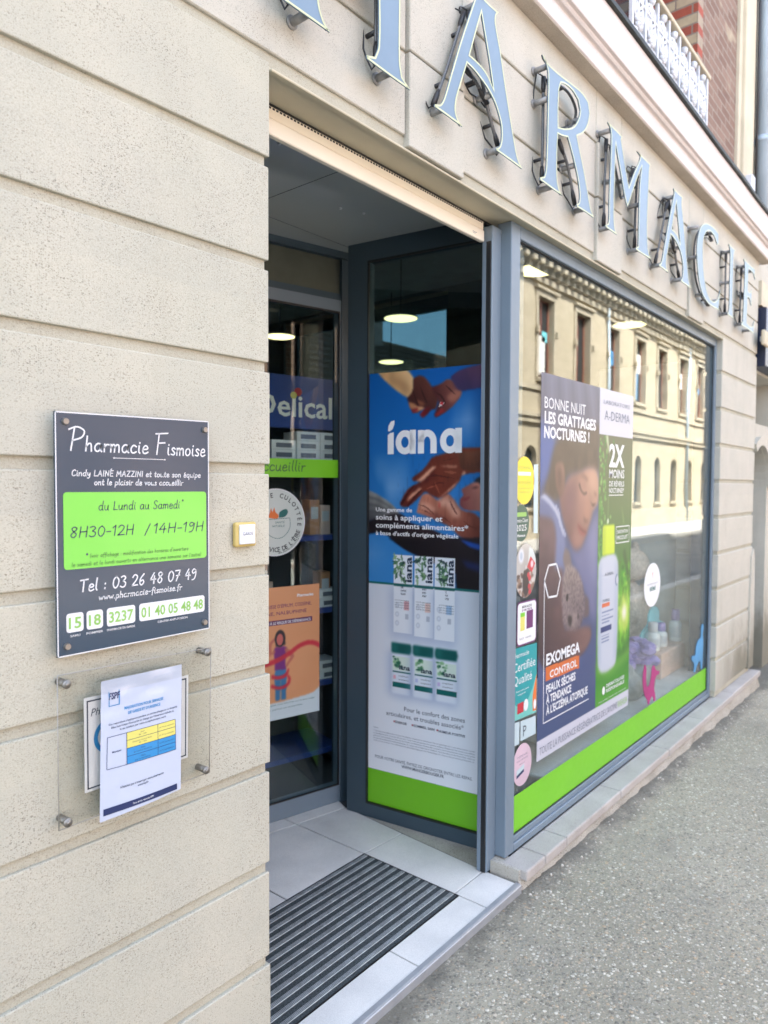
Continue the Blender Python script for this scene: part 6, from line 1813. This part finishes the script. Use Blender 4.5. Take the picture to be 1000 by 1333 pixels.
sticker('small_card', [(2.613, .404), (2.671, .402), (2.672, .499), (2.613, .503)], MT['paleblue'], 'small narrow grey-white card with a red dot, left of the pair under the teal sign', 'card')
t = sticker('small_card', [(2.682, .410), (2.819, .408), (2.817, .488), (2.681, .497)], MT['paleblue'], 'wide pale card marked with a letter P, right of the pair under the teal sign', 'card')
write(PI, [bfont('P', 2.703, .425, height=.048, xs=1.0)], 'lettering', MT['slateink'], t, .0005)
t = sticker('oval_sticker', ellipse(2.700, .305, .083, .091), MT['spink'], 'pale pink oval sticker just above the green band in the window corner')
write(PI, [bfont('VOTRE AVIS', 2.655, .340, width=.09, height=.008), bfont('nous intéresse', 2.650, .325, width=.10, height=.008), bfont('merci', 2.672, .308, width=.05, height=.008)], 'lettering', MT['greyink'], t, .0005)
flat(PI, [(2.650, .255), (2.715, .270), (2.715, .300), (2.650, .285)], .0005).build('card_picture', MT['navyink'], t)
flat(PI, [(2.650, .268), (2.715, .283), (2.715, .305), (2.650, .290)], .0007).build('card_picture', MT['paleblue'], t)
t = sticker('oval_sticker', ellipse(4.278, .914, .139, .131), MT['white'], 'white oval sticker with a teal word, right of the large window poster')
write(PI, [bfont('pharmacie partenaire', 4.19, .918, width=.18, height=.010)], 'lettering', MT['greyink'], t, .0005)
write(PI, [bfont('BÉBÉ', 4.235, .880, width=.10, height=.022, bold=.03)], 'teal_lettering', MT['tealink'], t, .0005)
write(PI, [bfont('Y', 4.268, .955, width=.022, height=.036)], 'emblem', MT['orangeink'], t, .0005)
PF2 = FY(.0570)
mg = [(4.150, .420), (4.170, .455), (4.196, .430), (4.196, .37), (4.215, .312), (4.262, .325), (4.285, .372), (4.298, .415), (4.33, .418), (4.362, .385), (4.43, .365), (4.42, .350), (4.372, .345), (4.345, .318), (4.338, .275), (4.358, .235), (4.365, .200), (4.340, .196), (4.325, .225), (4.295, .235), (4.262, .210), (4.240, .200), (4.225, .228), (4.185, .262), (4.155, .31), (4.142, .37)]
solo(slab(PF2, smooth_loop(mg, 4, 90), -.002, .0), 'animal_cutout', MT['magenta'], 'magenta animal cut-out standing on the green band in the shop window', 'cut-out')
bf = [(5.295, .500), (5.325, .525), (5.350, .50), (5.335, .455), (5.348, .40), (5.345, .30), (5.336, .205), (5.310, .203), (5.285, .265), (5.225, .255), (5.170, .212), (5.140, .210), (5.145, .27), (5.085, .312), (5.100, .335), (5.165, .330), (5.185, .385), (5.24, .425), (5.29, .435)]
solo(slab(PF2, smooth_loop(bf, 4, 90), -.002, .0), 'animal_cutout', MT['skyblue'], 'sky blue animal cut-out at the far right end of the shop window', 'cut-out')

# ================================================================== PRINTS ON THE ENTRANCE DOOR
PDi = PDo
t = thing('round_door_sticker', 'large pale round sticker with a green vegetable emblem, behind the entrance door glass', 'sticker', PDi(.018, 1.17, 0))
slab(PDi, ellipse(.014, 1.327, .157, .157, 48), -.001, -.0002).build('disc', MT['white'], t)
flat(PDi, ellipse(.014, 1.327, .153, .153, 48), .0001).build('white_disc', pmat('pale_green_white', rgb(216, 228, 222), .4, var=.02), t)
def arc_text(s, cx, cz, r, a0, a1, h, inward=False):
    out = []
    n = len(s)
    for i, ch in enumerate(s):
        if ch == ' ': continue
        a = rad(a0 + (a1 - a0) * (i + .5) / n)
        vs, fs = bfont(ch, 0, 0, height=h, xs=.95, bold=.02)
        vs = vs - np.array([vs[:, 0].max() / 2, 0])
        rot = a - math.pi / 2 if not inward else a + math.pi / 2
        c_, s_ = math.cos(rot), math.sin(rot)
        rr = r
        vs = np.stack([vs[:, 0] * c_ - vs[:, 1] * s_ + cx + rr * math.cos(a), vs[:, 0] * s_ + vs[:, 1] * c_ + cz + rr * math.sin(a)], 1)
        out.append((vs, fs))
    return out
it = arc_text('PHARMACIE CULOTTÉE', .014, 1.327, .116, 200, -12, .022) + arc_text('AU SERVICE DE L\'ÊTRE', .014, 1.327, .138, 218, 342, .022, True) + arc_text('www.pharmacieculottee.fr', .014, 1.327, .147, 275, 335, .008, True)
write(PDi, it, 'lettering', MT['blackink'], t, .0006)
mb = MB(); flat(PDi, smooth_loop([(.03, 1.348), (.06, 1.352), (.078, 1.372), (.070, 1.388), (.050, 1.384), (.032, 1.372)], 3, 80), .0006, mb)
mb.build('green_leaf', MT['tealink'], t)
flat(PDi, smooth_loop([(-.03, 1.35), (.022, 1.345), (.028, 1.36), (.012, 1.375), (.006, 1.398), (-.004, 1.375), (-.012, 1.395), (-.018, 1.37)], 3, 80), .0006).build('carrot', MT['orangeink'], t)
bw = smooth_loop([(-.055, 1.340), (.088, 1.346), (.088, 1.30), (.058, 1.262), (.02, 1.252), (-.02, 1.268), (-.05, 1.30)], 4, 80)
it = []
for i in range(len(bw)): it.append(ribbon([bw[i], bw[(i + 1) % len(bw)]], .0024))
it.append(bfont('SANTÉ', .010, 1.322, width=.05, height=.010)); it.append(bfont('NATURELLE', -.005, 1.305, width=.065, height=.010))
write(PDi, it, 'emblem', MT['tealink'], t, .0006)

t = thing('door_poster', 'orange poster of a woman wrapped in a red ribbon, on the entrance door', 'poster', PDi(.05, .40, 0))
A4 = Art(-.17, .253, .40, 1.024, 150, 220, (226, 160, 112))
A4.put(A4.vn(5), (234, 172, 124), .6)
U = lambda x: (x - 2.2) / .9756
A4.poly([(U(2.199), .48), (U(2.32), .487), (U(2.41), .497), (U(2.44), .515), (.26, .53), (.26, .39), (-.18, .39), (-.18, .482)], (214, 232, 238), 1)
A4.poly([(-.10, .90), (-.02, .90), (-.02, .885), (-.10, .885)], (120, 40, 90), 0, .0)
A4.rect(-.12, U(2.407), .845, .869, (96, 34, 96))
# figure: jeans, top, arms, head, hair and ribbon
A4.poly([(.012, .49), (.034, .49), (.040, .60), (.030, .62), (.010, .61)], (52, 120, 168), 1)
A4.poly([(.042, .49), (.066, .49), (.070, .60), (.060, .63), (.042, .61)], (52, 120, 168), 1)
A4.poly([(.006, .585), (.070, .585), (.068, .640), (.010, .640)], (60, 128, 176), 1)
A4.poly([(.004, .735), (.024, .745), (.058, .742), (.074, .728), (.066, .69), (.066, .632), (.008, .636), (.006, .69)], (122, 42, 128), 1)
A4.poly([(.060, .735), (.082, .725), (.112, .692), (.108, .682), (.070, .640), (.066, .650), (.094, .688), (.066, .712)], (196, 112, 96), 1)
A4.poly([(.008, .735), (-.020, .700), (-.024, .76), (.010, .79), (.014, .78), (-.010, .755), (-.006, .71), (.010, .72)], (196, 112, 96), 1)
A4.poly([(.028, .74), (.042, .74), (.044, .76), (.028, .76)], (190, 96, 92), 1)
A4.ell(.036, .782, .028, .040, (36, 34, 44), .1)
A4.poly([(.010, .79), (.014, .745), (.026, .748), (.024, .79)], (36, 34, 44), 1); A4.poly([(.060, .79), (.064, .75), (.050, .748), (.048, .79)], (36, 34, 44), 1)
A4.ell(.035, .777, .017, .027, (206, 110, 104), .1)
for q in ([(-.17, .690), (-.06, .680), (.02, .692), (.08, .715), (.15, .748), (.21, .752), (.26, .728), (.26, .706), (.21, .730), (.15, .726), (.09, .695), (.02, .668), (-.06, .656), (-.17, .664)],
          [(-.01, .618), (.03, .605), (.065, .615), (.078, .635), (.084, .63), (.074, .60), (.035, .588), (-.01, .598)],
          [(-.01, .555), (.04, .540), (.078, .550), (.094, .580), (.082, .605), (.074, .600), (.080, .578), (.066, .562), (.03, .556), (-.01, .572)]):
    A4.poly(q, (206, 44, 66), 1, .95)
A4.mesh(PDi, -.0002, 'print', MT['print'], t)
write(PDi, [bfont("DOULEUR, CAISSE D'ÉPRUM, CODÉINE,", -.150, .926, width=.357, height=.017), bfont('MORPHINE, NALBUPHINE', -.135, .893, width=.315, height=.017)], 'heading', MT['purpleink'], t, .0006)
write(PDi, [bfont('PARLONS-EN À LE RISQUE DE DÉPENDANCE', -.115, .850, width=.318, height=.013, bold=.02), bfont('Pharmacies', .128, .970, width=.090, height=.014, bold=.03)], 'lettering', MT['white'], t, .0006)
write(PDi, [bfont('Votre pharmacien peut vous informer sur le bon usage', -.14, .468, width=.365, height=.008), bfont('des antalgiques, parlez-en ensemble.', -.14, .447, width=.30, height=.008)], 'small_print', MT['tealink'], t, .0006)

# ================================================================== DISPLAY SHELVES BEHIND THE DOOR
nrm = Vector((.0810, .36)).normalized()
PH = FL((2.2 + nrm.x * .35, 1.094 + nrm.y * .35), (2.56 + nrm.x * .35, 1.013 + nrm.y * .35))
sh = thing('display_shelf', 'dark shelf unit with a navy header panel behind the entrance door', 'shelf', PH(.1, -.08, -.15))
hd = MB().obox(PH, -.55, .62, -.03, .0, 1.80, 2.075).build('header_panel', MT['navy'], sh)
write(PH, [bfont('Delical', .098, 1.862, width=.462, height=.118, bold=.015)], 'lettering', pmat('dim_white', (.88, .90, .88), .4, var=.02), hd, .001)
mb = MB(); flat(PH, ellipse(.345, 1.992, .024, .022, 24), .002, mb); mb.build('red_dot', MT['redink'], hd)
flat(PH, ellipse(.318, 1.972, .020, .018, 24), .003).build('yellow_dot', MT['yellowink'], hd)
for z in (1.61, 1.20, .80, .40, .02):
    MB().obox(PH, -.55, .62, -.34, .0, z, z + .028).build('shelf_board', MT['navy'], sh)
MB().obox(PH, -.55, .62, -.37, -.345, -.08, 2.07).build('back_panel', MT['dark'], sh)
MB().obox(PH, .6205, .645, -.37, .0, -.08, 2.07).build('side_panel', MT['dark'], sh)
cb = MB()
bx = thing('carton', 'small white carton stacked on the dark shelves behind the entrance door', 'carton', PH(.25, 1.638, -.08), 'white cartons on the shelves')
MB().obox(PH, .20, .345, -.16, -.02, 1.6385, 1.687).build('box', MT['whitebox'], bx)
MB().obox(PH, .225, .32, -.0195, -.0188, 1.648, 1.672).build('printed_label', MT['greyink'], bx)
t_ = Vector(PH(1, 0)) - Vector(PH(0, 0))
base = bx
k = 0
rs = random.Random(11)
for z, rows_, cols in ((0.0, 3, 3), (-.41, 3, 2), (-.81, 2, 4), (-1.21, 2, 4)):
    for r in range(rows_):
        for c in range(cols):
            if z == 0 and r == 0 and c == 0: continue
            if rs.random() < .12 and r == rows_ - 1: continue
            cu = -.155 + c * .150 + (.155 if z == 0 else 0) + rs.uniform(-.006, .006)
            v = t_ * (cu if z else (c - 0) * .150)
            copy_tree(base, (v.x, v.y, z + r * .050))

for nm, mt_, lab, spots in (('pill_box', 'tealboard', 'small teal medicine box on the dark shelves behind the entrance door', ((.02, 1.229, .09), (.13, 1.229, .09), (.24, .829, .09), (.44, .829, .09), (.30, .429, .09))),
                            ('bottle_box', 'pinkwood', 'small pink-beige bottle box on the dark shelves behind the entrance door', ((.16, .829, .16), (.05, .829, .16), (.40, .429, .16), (.52, 1.229, .16), (.10, .429, .16))),
                            ('tall_box', 'orangep', 'small orange box on the dark shelves behind the entrance door', ((.45, 1.229, .19), (.52, .829, .19), (-.05, 1.229, .19), (.20, .429, .19), (.0, .429, .19)))):
    pr = None
    for u, z, h in spots:
        if pr is None:
            pr = thing(nm, lab, 'box', PH(u, z, -.1), nm.replace('_', ' ') + 'es on the shelves')
            MB().obox(PH, u, u + .062, -.13, -.05, z, z + h).build('box', MT[mt_], pr)
            MB().obox(PH, u + .008, u + .054, -.0495, -.0488, z + h * .45, z + h * .8).build('printed_label', MT['white'], pr)
            o_ = (u, z)
        else:
            v = t_ * (u - o_[0])
            copy_tree(pr, (v.x, v.y, z - o_[1]))

# ================================================================== WINDOW DISPLAY
mb = MB()
mb.bbox(2.95, 5.618, .085, .90, .145, .165, .004, 1)
mb.box(3.0, 5.3, .60, .72, -.08, .1445)
mb.box(3.0, 3.04, .12, .60, -.08, .1445)
dp = solo(mb, 'display_ledge', MT['greyboard'], 'grey display ledge along the foot of the shop window', 'ledge')
mb = MB()
mb.bbox(4.97, 5.58, .22, .46, .166, .345, .006, 1)
bxx = solo(mb, 'display_block', MT['pinkwood'], 'pink-beige block standing on the ledge under the bottles', 'block')
FLW = FY(.36)
pts = []
for i in range(96):
    a = 2 * math.pi * i / 96
    r = .145 + .055 * math.cos(3 * (a - math.pi / 2))
    pts.append((5.21 + 1.45 * r * math.cos(a), .485 + .72 * r * math.sin(a)))
solo(slab(FLW, pts, -.012, .0), 'clover_board', MT['tealboard'], 'teal clover-shaped board standing behind the bottles', 'display board')
def bottle(x, y, z0, h, r, label, capcol):
    t = thing('bottle', label, 'bottle', (x, y, z0), 'bottles in the window display')
    MB().lathe((x, y, z0), [(r * .9, 0), (r, .01), (r, h * .55), (r * .8, h * .62), (r * .45, h * .66)], 24).build('body', MT['clear'], t)
    MB().lathe((x, y, z0), [(r * .62, h * .655), (r * .66, h * .67), (r * .66, h * .98), (r * .55, h)], 24).build('cap', capcol, t)
    MB().lathe((x, y, z0), [(r * 1.01, h * .15), (r * 1.012, h * .16), (r * 1.012, h * .46), (r * 1.01, h * .47)], 24).build('printed_label', MT['white'], t)
bottle(5.47, .29, .346, .24, .045, 'tallest bottle with lavender cap on the pink block, at its far end', MT['lavender'])
bottle(5.22, .31, .346, .17, .042, 'short lavender-capped bottle, middle of the three on the pink block', MT['lavender'])
bottle(5.04, .31, .346, .20, .050, 'milky bottle with white cap, nearest of the three on the pink block', MT['white'])
# lavender bouquet of paper bows in front of a grey pot
t = thing('paper_bouquet', 'grey pot holding a bunch of crumpled lavender tissue paper', 'bouquet', (4.56, .24, .166))
MB().lathe((4.56, .24, .166), [(.07, 0), (.10, .02), (.115, .10), (.10, .17), (.085, .19)], 28).build('pot', MT['greyfelt'], t)
mb = MB()
rs = random.Random(3)
for k in range(26):
    bm = bmesh.new()
    bmesh.ops.create_icosphere(bm, subdivisions=2, radius=.045)
    for v in bm.verts:
        v.co *= 1 + .5 * mnoise.noise(v.co * 30 + Vector((k, 0, 0)))
        v.co.z *= .75
    mb.bm(bm, False, Matrix.Translation((4.56 + rs.uniform(-.11, .13), .24 + rs.uniform(-.08, .08), .40 + rs.uniform(-.05, .08))))
mb.build('tissue', MT['lavender'], t)
def blob_thing(name, label, cat, parts, base):
    t = thing(name, label, cat, base)
    for nm, mat, balls in parts:
        bm = bmesh.new()
        for x, y, z, rx, ry, rz in balls:
            r = bmesh.ops.create_icosphere(bm, subdivisions=3, radius=1)
            bmesh.ops.transform(bm, matrix=Matrix.Translation((x, y, z)) @ Matrix.Diagonal((rx, ry, rz, 1)), verts=r['verts'])
        me = bpy.data.meshes.new(nm)
        bm.to_mesh(me); bm.free()
        o = bpy.data.objects.new(nm, me)
        COL.objects.link(o)
        md = o.modifiers.new('r', 'REMESH'); md.mode = 'VOXEL'; md.voxel_size = .012
        m2 = o.modifiers.new('s', 'SMOOTH'); m2.iterations = 4
        dg = bpy.context.evaluated_depsgraph_get()
        me2 = bpy.data.meshes.new_from_object(o.evaluated_get(dg))
        bpy.data.objects.remove(o)
        me2.transform(Matrix.Translation(-Vector(base)))
        for p in me2.polygons: p.use_smooth = True
        me2.materials.clear(); me2.materials.append(mat)
        o = bpy.data.objects.new(nm, me2)
        COL.objects.link(o); o.parent = t
blob_thing('plush_toy', 'tall beige plush toy sitting at the back of the window display', 'plush toy', [
    ('body', MT['plush'], [(5.42, 0.62, 0.42, 0.15, 0.13, 0.26), (5.42, 0.62, 0.62, 0.11, 0.1, 0.16), (5.34, 0.48, 0.3, 0.07, 0.12, 0.08), (5.52, 0.48, 0.3, 0.07, 0.12, 0.08), (5.31, 0.56, 0.6, 0.05, 0.06, 0.15), (5.53, 0.56, 0.6, 0.05, 0.06, 0.15)]),
    ('head', MT['plush'], [(5.42, 0.6, 0.9, 0.13, 0.12, 0.13), (5.42, 0.5, 0.86, 0.06, 0.07, 0.05), (5.32, 0.62, 1.02, 0.05, 0.03, 0.055), (5.52, 0.62, 1.02, 0.05, 0.03, 0.055)])], (5.42, 0.6, 0.166))
solo(MB().bbox(5.62, 5.64, .12, .98, .145, 2.45, .003, 1), 'added_fill_panel', MT['fill_panel'], 'added tall pale grey-green panel lightening the far end of the window display', 'panel')  # added panel; its pale colour brightens the dark view through the shop glass
t = thing('white_bowl', 'white bowl on the ledge under the large poster', 'bowl', (3.35, .30, .166))
MB().lathe((3.35, .30, .166), [(.05, 0), (.09, .02), (.13, .07), (.14, .10), (.13, .10), (.08, .03)], 32).build('bowl', MT['white'], t)
t = thing('slatted_crate', 'small pale wooden slatted crate on the ledge under the poster', 'crate', (3.78, .30, .166))
for i in range(5):
    MB().bbox(3.66 + i * .055, 3.695 + i * .055, .22, .235, .166, .30, .003, 1).build('slat', MT['wood'], t)
MB().bbox(3.655, 3.92, .236, .40, .17, .19, .003, 1).build('base', MT['wood'], t)
MB().bbox(3.655, 3.92, .236, .245, .27, .295, .003, 1).build('rail', MT['wood'], t)
blob_thing('grey_cushion', 'dark grey felt cushion slumped at the left of the magenta cut-out', 'cushion', [('cover', MT['greyfelt'], [(4.40, .24, .24, .13, .10, .09), (4.38, .27, .30, .10, .08, .10)])], (4.40, .24, .166))

# ================================================================== ACROSS THE STREET (seen in the panes)
def arch_fill(mb, a, b, zt, y0, y1):
    """spandrels turning a square opening head into a round one"""
    r = (b - a) / 2
    cx, cz = (a + b) / 2, zt - r
    for s_ in (-1, 1):
        arc = [(cx + s_ * r * math.cos(w), cz + r * math.sin(w)) for w in [math.pi / 2 * i / 8 for i in range(9)]]
        poly = arc + [(cx + s_ * r, zt)] if False else [(cx + s_ * r, zt)] + arc[::-1]
        if s_ < 0: poly = poly[::-1]
        mb.prism(poly[::-1] if s_ > 0 else poly[::-1], y0, y1)
SB = thing('stone_school_building', 'long yellow sandstone building across the street with arched ground floor windows', 'building', (36, -13, -.13))
OY = -8.9
ups = [(20.45 + 2.72 * i) for i in range(15)]
los = [(19.6 + 2.25 * i) for i in range(18)]
ops = [(x - .55, x + .55, 4.85, 7.35) for x in [14.8, 17.6] + ups] + [(x - .36, x + .36, .85, 2.75) for x in [15.1, 17.35] + los]
mb = wall_cells(MB(), 13.4, 62, -.3, 8.9, OY, ops, -.28)
mb.box(13.4, 62, -17, -16.6, -.3, 8.9); mb.box(13.4, 13.8, -16.6, OY - .01, -.3, 8.89); mb.box(61.6, 62, -16.6, OY - .01, -.3, 8.89)
for o in ops:
    if o[2] < 2: arch_fill(mb, o[0], o[1], o[3], OY - .28, OY)
wl = mb.build('wall', MT['yellowstone'], SB)
mb = MB()
mb.box(13.3, 62.1, OY, OY + .10, 3.45, 3.62); mb.box(13.3, 62.1, OY, OY + .16, 3.62, 3.76)
mb.box(13.3, 62.1, OY, OY + .07, 4.45, 4.60)
mb.box(13.3, 62.1, OY, OY + .08, -.3, .55)
mb.build('string_course', MT['yellowtrim'], wl)
mb = MB()
mb.box(13.2, 62.2, OY, OY + .12, 7.75, 7.95); mb.box(13.2, 62.2, OY, OY + .50, 8.45, 8.62); mb.box(13.2, 62.2, OY, OY + .58, 8.62, 8.82)
x = 13.4
while x < 62:
    mb.box(x, x + .22, OY, OY + .42, 8.16, 8.45)
    mb.box(x + .02, x + .20, OY, OY + .26, 7.96, 8.16)
    for dx, dz, r in ((.36, 8.28, .10), (.36, 8.06, .06)):
        bm = bmesh.new()
        bmesh.ops.create_icosphere(bm, subdivisions=1, radius=r)
        mb.bm(bm, True, Matrix.Translation((x + dx, OY + .08, dz)))
    x += .50
mb.build('cornice', MT['yellowtrim'], wl)
mb = MB()
mb.add([(13.2, OY + .6, 8.82), (62.2, OY + .6, 8.82), (62.2, -13, 12.0), (13.2, -13, 12.0), (62.2, -17.1, 8.82), (13.2, -17.1, 8.82)], [(0, 1, 2, 3), (3, 2, 4, 5), (0, 3, 5), (1, 4, 2)])
mb.build('roof', MT['rooftile'], SB)
tints = ['pane', 'skyblue', 'orangeink', 'pane', 'paleblue', 'pane', 'orangep']
for i, o in enumerate(ops):
    a, b, c, d = o
    w_ = MB()
    yb = OY - .22
    m_ = MT['redwood'] if c > 3 else MT['slate']
    for q in ((a, a + .07, c, d), (b - .07, b, c, d), (a + .07, b - .07, d - .07, d), (a + .07, b - .07, c, c + .07), ((a + b) / 2 - .035, (a + b) / 2 + .035, c + .07, d - .07), (a + .07, (a + b) / 2 - .036, (c + d) / 2 + .3, (c + d) / 2 + .36)):
        w_.box(q[0], q[1], yb, yb + .05, q[2], q[3])
    f_ = w_.build('window', m_, SB)
    MB().box(a + .07, b - .07, yb + .015, yb + .025, c + .07, d - .07).build('pane', MT['pane'], f_)
    if c > 3 and i % 3 != 0:
        rr = random.Random(i)
        MB().box(a + .12, (a + b) / 2 + rr.uniform(-.02, .3), yb + .05, yb + .056, c + .15, c + rr.uniform(.7, 1.4)).build('taped_drawing', MT[['orangeink', 'skyblue', 'whitewood', 'orangep'][i % 4]], f_)
        MB().box((a + b) / 2 + .05, b - .1, yb + .05, yb + .056, c + 1.2, c + rr.uniform(1.5, 2.1)).build('taped_drawing', MT[['skyblue', 'whitewood', 'tealboard', 'whitewood'][i % 4]], f_)
    if c > 3:
        MB().box(a - .12, b + .12, OY, OY + .09, c - .12, c).build('sill', MT['yellowtrim'], f_)
        sr = MB().box(a - .16, a - .003, OY, OY + .05, c + .002, d).box(b + .003, b + .16, OY, OY + .05, c + .002, d).box(a - .16, b + .16, OY, OY + .06, d + .003, d + .2).box(a - .22, b + .22, OY, OY + .14, d + .2, d + .28)
        for dx in (a - .2, b + .08):
            sr.box(dx, dx + .12, OY + .05, OY + .13, c + 1.35, c + 1.55)
        sr.build('surround', MT['yellowtrim'], f_)
    else:
        MB().box(a - .1, b + .1, OY, OY + .10, c - .1, c).build('sill', MT['yellowtrim'], f_)
for x in (25.24, 34.7, 44.5):
    MB().tube([(x, OY + .09, -.1), (x, OY + .09, 8.4)], .06, 10).build('drainpipe', MT['zinc'], SB)

HB = thing('low_house', 'low pink brick house with a brown tiled roof, across the street', 'house', (4, -13, -.13))
hops = [(x - .5, x + .5, 1.0, 2.5) for x in (-3.2, .2, 3.0, 8.2, 11.0)] + [(5.1, 6.1, -.1, 2.3)]
mb = wall_cells(MB(), -5.5, 13.0, -.3, 3.6, -9.4, hops, -.2)
mb.box(-5.5, 13.0, -15.4, -15.2, -.3, 3.6); mb.box(-5.5, -5.2, -15.2, -9.41, -.3, 3.59); mb.box(12.7, 13.0, -15.2, -9.41, -.3, 3.59)
mb.build('wall', MT['housewall'], HB)
mb = MB()
mb.add([(-5.8, -9.0, 3.55), (13.2, -9.0, 3.55), (13.2, -12.3, 5.75), (-5.8, -12.3, 5.75), (13.2, -15.7, 3.55), (-5.8, -15.7, 3.55)], [(0, 1, 2, 3), (3, 2, 4, 5), (0, 3, 5), (1, 4, 2), (0, 5, 4, 1)])
for k in range(14):
    t = k / 14
    mb.box(-5.8, 13.2, -9.05 - 3.25 * t - .05, -9.05 - 3.25 * t, 3.56 + 2.2 * t, 3.61 + 2.2 * t)
rf = mb.build('roof', MT['rooftile'], HB)
MB().box(8.2, 8.8, -12.7, -12.0, 5.0, 6.6).build('chimney', MT['housewall'], rf)
MB().box(1.0, 1.5, -12.6, -12.0, 5.0, 6.4).build('chimney', MT['housewall'], rf)
MB().tube([(11.0, -12.3, 5.7), (11.0, -12.3, 6.6)], .02, 6).tube([(10.6, -12.3, 6.5), (11.4, -12.3, 6.5)], .012, 6).build('aerial', MT['alu'], rf)
for o in hops:
    a, b, c, d = o
    f_ = MB().box(a, b, -9.58, -9.55, d - .08, d).box(a, b, -9.58, -9.55, c, c + .08).box(a, a + .08, -9.58, -9.55, c + .08, d - .08).box(b - .08, b, -9.58, -9.55, c + .08, d - .08).build('window' if c > 0 else 'door', MT['whitewood'], HB)
    MB().box(a + .08, b - .08, -9.575, -9.565, c + .08, d - .08).build('pane', MT['pane'], f_)

# ================================================================== NEXT HOUSE ALONG OUR SIDE
NB = thing('neighbour_building', 'pale stone house with a round-arched doorway, next door at the far right', 'house', (12, .2, GZ))
no = [(6.54, 7.26, -.25, 1.86), (6.78, 7.70, 2.05, 2.48), (9.0, 10.1, .9, 2.5), (11.4, 12.5, .9, 2.5), (14.0, 15.1, .9, 2.5), (17, 18.1, .9, 2.5), (9.0, 10.1, 4.2, 6.2), (11.4, 12.5, 4.2, 6.2), (14.0, 15.1, 4.2, 6.2), (17, 18.1, 4.2, 6.2)]
mb = wall_cells(MB(), 6.52, 24, -.3, 9.0, .06, no, .35)
arch_fill(mb, 6.54, 7.26, 1.86, .06, .41)
mb.box(6.53, 24, 1.9, 2.0, -.3, 9.0); mb.box(23.8, 24, .42, 1.9, -.3, 8.99)
mb.box(6.53, 24, .45, .5, -.3, 8.99)
nw = mb.build('wall', MT['stone_far'], NB)
ar = []
for i in range(17):
    w = math.pi * i / 16
    ar.append((6.90 + .44 * math.cos(w), 1.50 + .44 * math.sin(w)))
ai = [(6.90 + .365 * math.cos(math.pi * i / 16), 1.50 + .365 * math.sin(math.pi * i / 16)) for i in range(17)]
MB().prism(ar[:12] + ai[:12][::-1], .02, .06).build('archivolt', MT['stone_far'], NB)
dn = MB().box(6.55, 7.25, .36, .40, -.25, 1.85).build('door', MT['frame'], NB)
MB().box(6.52, 24, -.02, .06, 3.0, 3.2).build('string_course', MT['cream'], nw)
MB().box(7.75, 24, -.01, .058, 2.50, 2.54).build('moulding', MT['cream'], nw)
for o in no[2:]:
    a, b, c, d = o
    f_ = MB().box(a, b, .25, .29, d - .08, d).box(a, b, .25, .29, c, c + .08).box(a, a + .08, .25, .29, c + .08, d - .08).box(b - .08, b, .25, .29, c + .08, d - .08).build('window', MT['whitewood'], NB)
    MB().box(a + .08, b - .08, .265, .275, c + .08, d - .08).build('pane', MT['pane'], f_)
MB().box(6.52, 24.1, -.3, 2.1, 9.0, 9.3).build('roof', MT['rooftile'], NB)
t = thing('wall_sign', 'dark navy sign board on the house next door, at the right edge', 'sign', (6.95, -.0, 2.56))
MB().bbox(6.54, 7.40, -.055, .055, 2.50, 2.985, .006, 1).build('board', MT['signblue'], t)
MB().bbox(6.36, 6.56, -.085, -.0565, 2.645, 2.765, .008, 1).build('junction_box', MT['cream'], t)
MB().box(6.40, 6.54, -.056, -.040, 2.68, 2.72).build('bracket', MT['alu'], t)
YB = thing('added_yard_house', 'added low house whose brown roof stands in for a roofline reflected in the glass', 'house', (17, 13, -.3))  # added house, giving the stand-in sky reflection its roofline
MB().box(9.5, 30.5, 10.4, 15.6, -.3, 3.6).build('wall', MT['cream'], YB)
mb = MB()
mb.add([(9.2, 10.1, 3.5), (31, 10.1, 3.5), (31, 13, 6.05), (9.2, 13, 6.05), (31, 15.9, 3.5), (9.2, 15.9, 3.5)], [(0, 1, 2, 3), (3, 2, 4, 5), (0, 3, 5), (1, 4, 2), (0, 5, 4, 1)])
for k in range(12):
    t_2 = k / 12
    mb.box(9.2, 31, 10.1 + 2.9 * t_2, 10.16 + 2.9 * t_2, 3.5 + 2.55 * t_2, 3.58 + 2.55 * t_2)
rf2 = mb.build('roof', MT['rooftile'], YB)
MB().box(16.2, 16.8, 12.6, 13.2, 5.2, 6.5).build('chimney', MT['housewall'], rf2)
# far rows closing the street
FB = thing('far_house', 'plain cream rendered house further along our side of the street', 'house', (36, 3, GZ))
fo = [(x - .5, x + .5, z, z + 1.8) for x in (26, 29, 32, 35, 38, 41, 44, 47) for z in (.9, 4.2)]
mb = wall_cells(MB(), 24.1, 50, -.3, 8.4, .1, fo, .25)
mb.box(24.1, 50, .5, .6, -.3, 8.4)
mb.build('wall', MT['cream'], FB)
MB().box(24.1, 50, -.2, 6, 8.4, 8.7).build('roof', MT['rooftile'], FB)
LB = thing('left_house', 'plain cream rendered house adjoining the pharmacy on the left', 'house', (-10, 3, GZ))
fo = [(x - .5, x + .5, z, z + 1.8) for x in (-18, -15, -12, -9, -6) for z in (.9, 4.2)]
mb = wall_cells(MB(), -20, -3.05, -.3, 8.6, .1, fo, .25)
mb.box(-20, -3.05, .5, .6, -.3, 8.6)
mb.build('wall', MT['cream'], LB)
MB().box(-20, -3.05, -.2, 6, 8.6, 8.9).build('roof', MT['rooftile'], LB)

for o in bpy.data.objects:
    if '_w' in o: del o['_w']
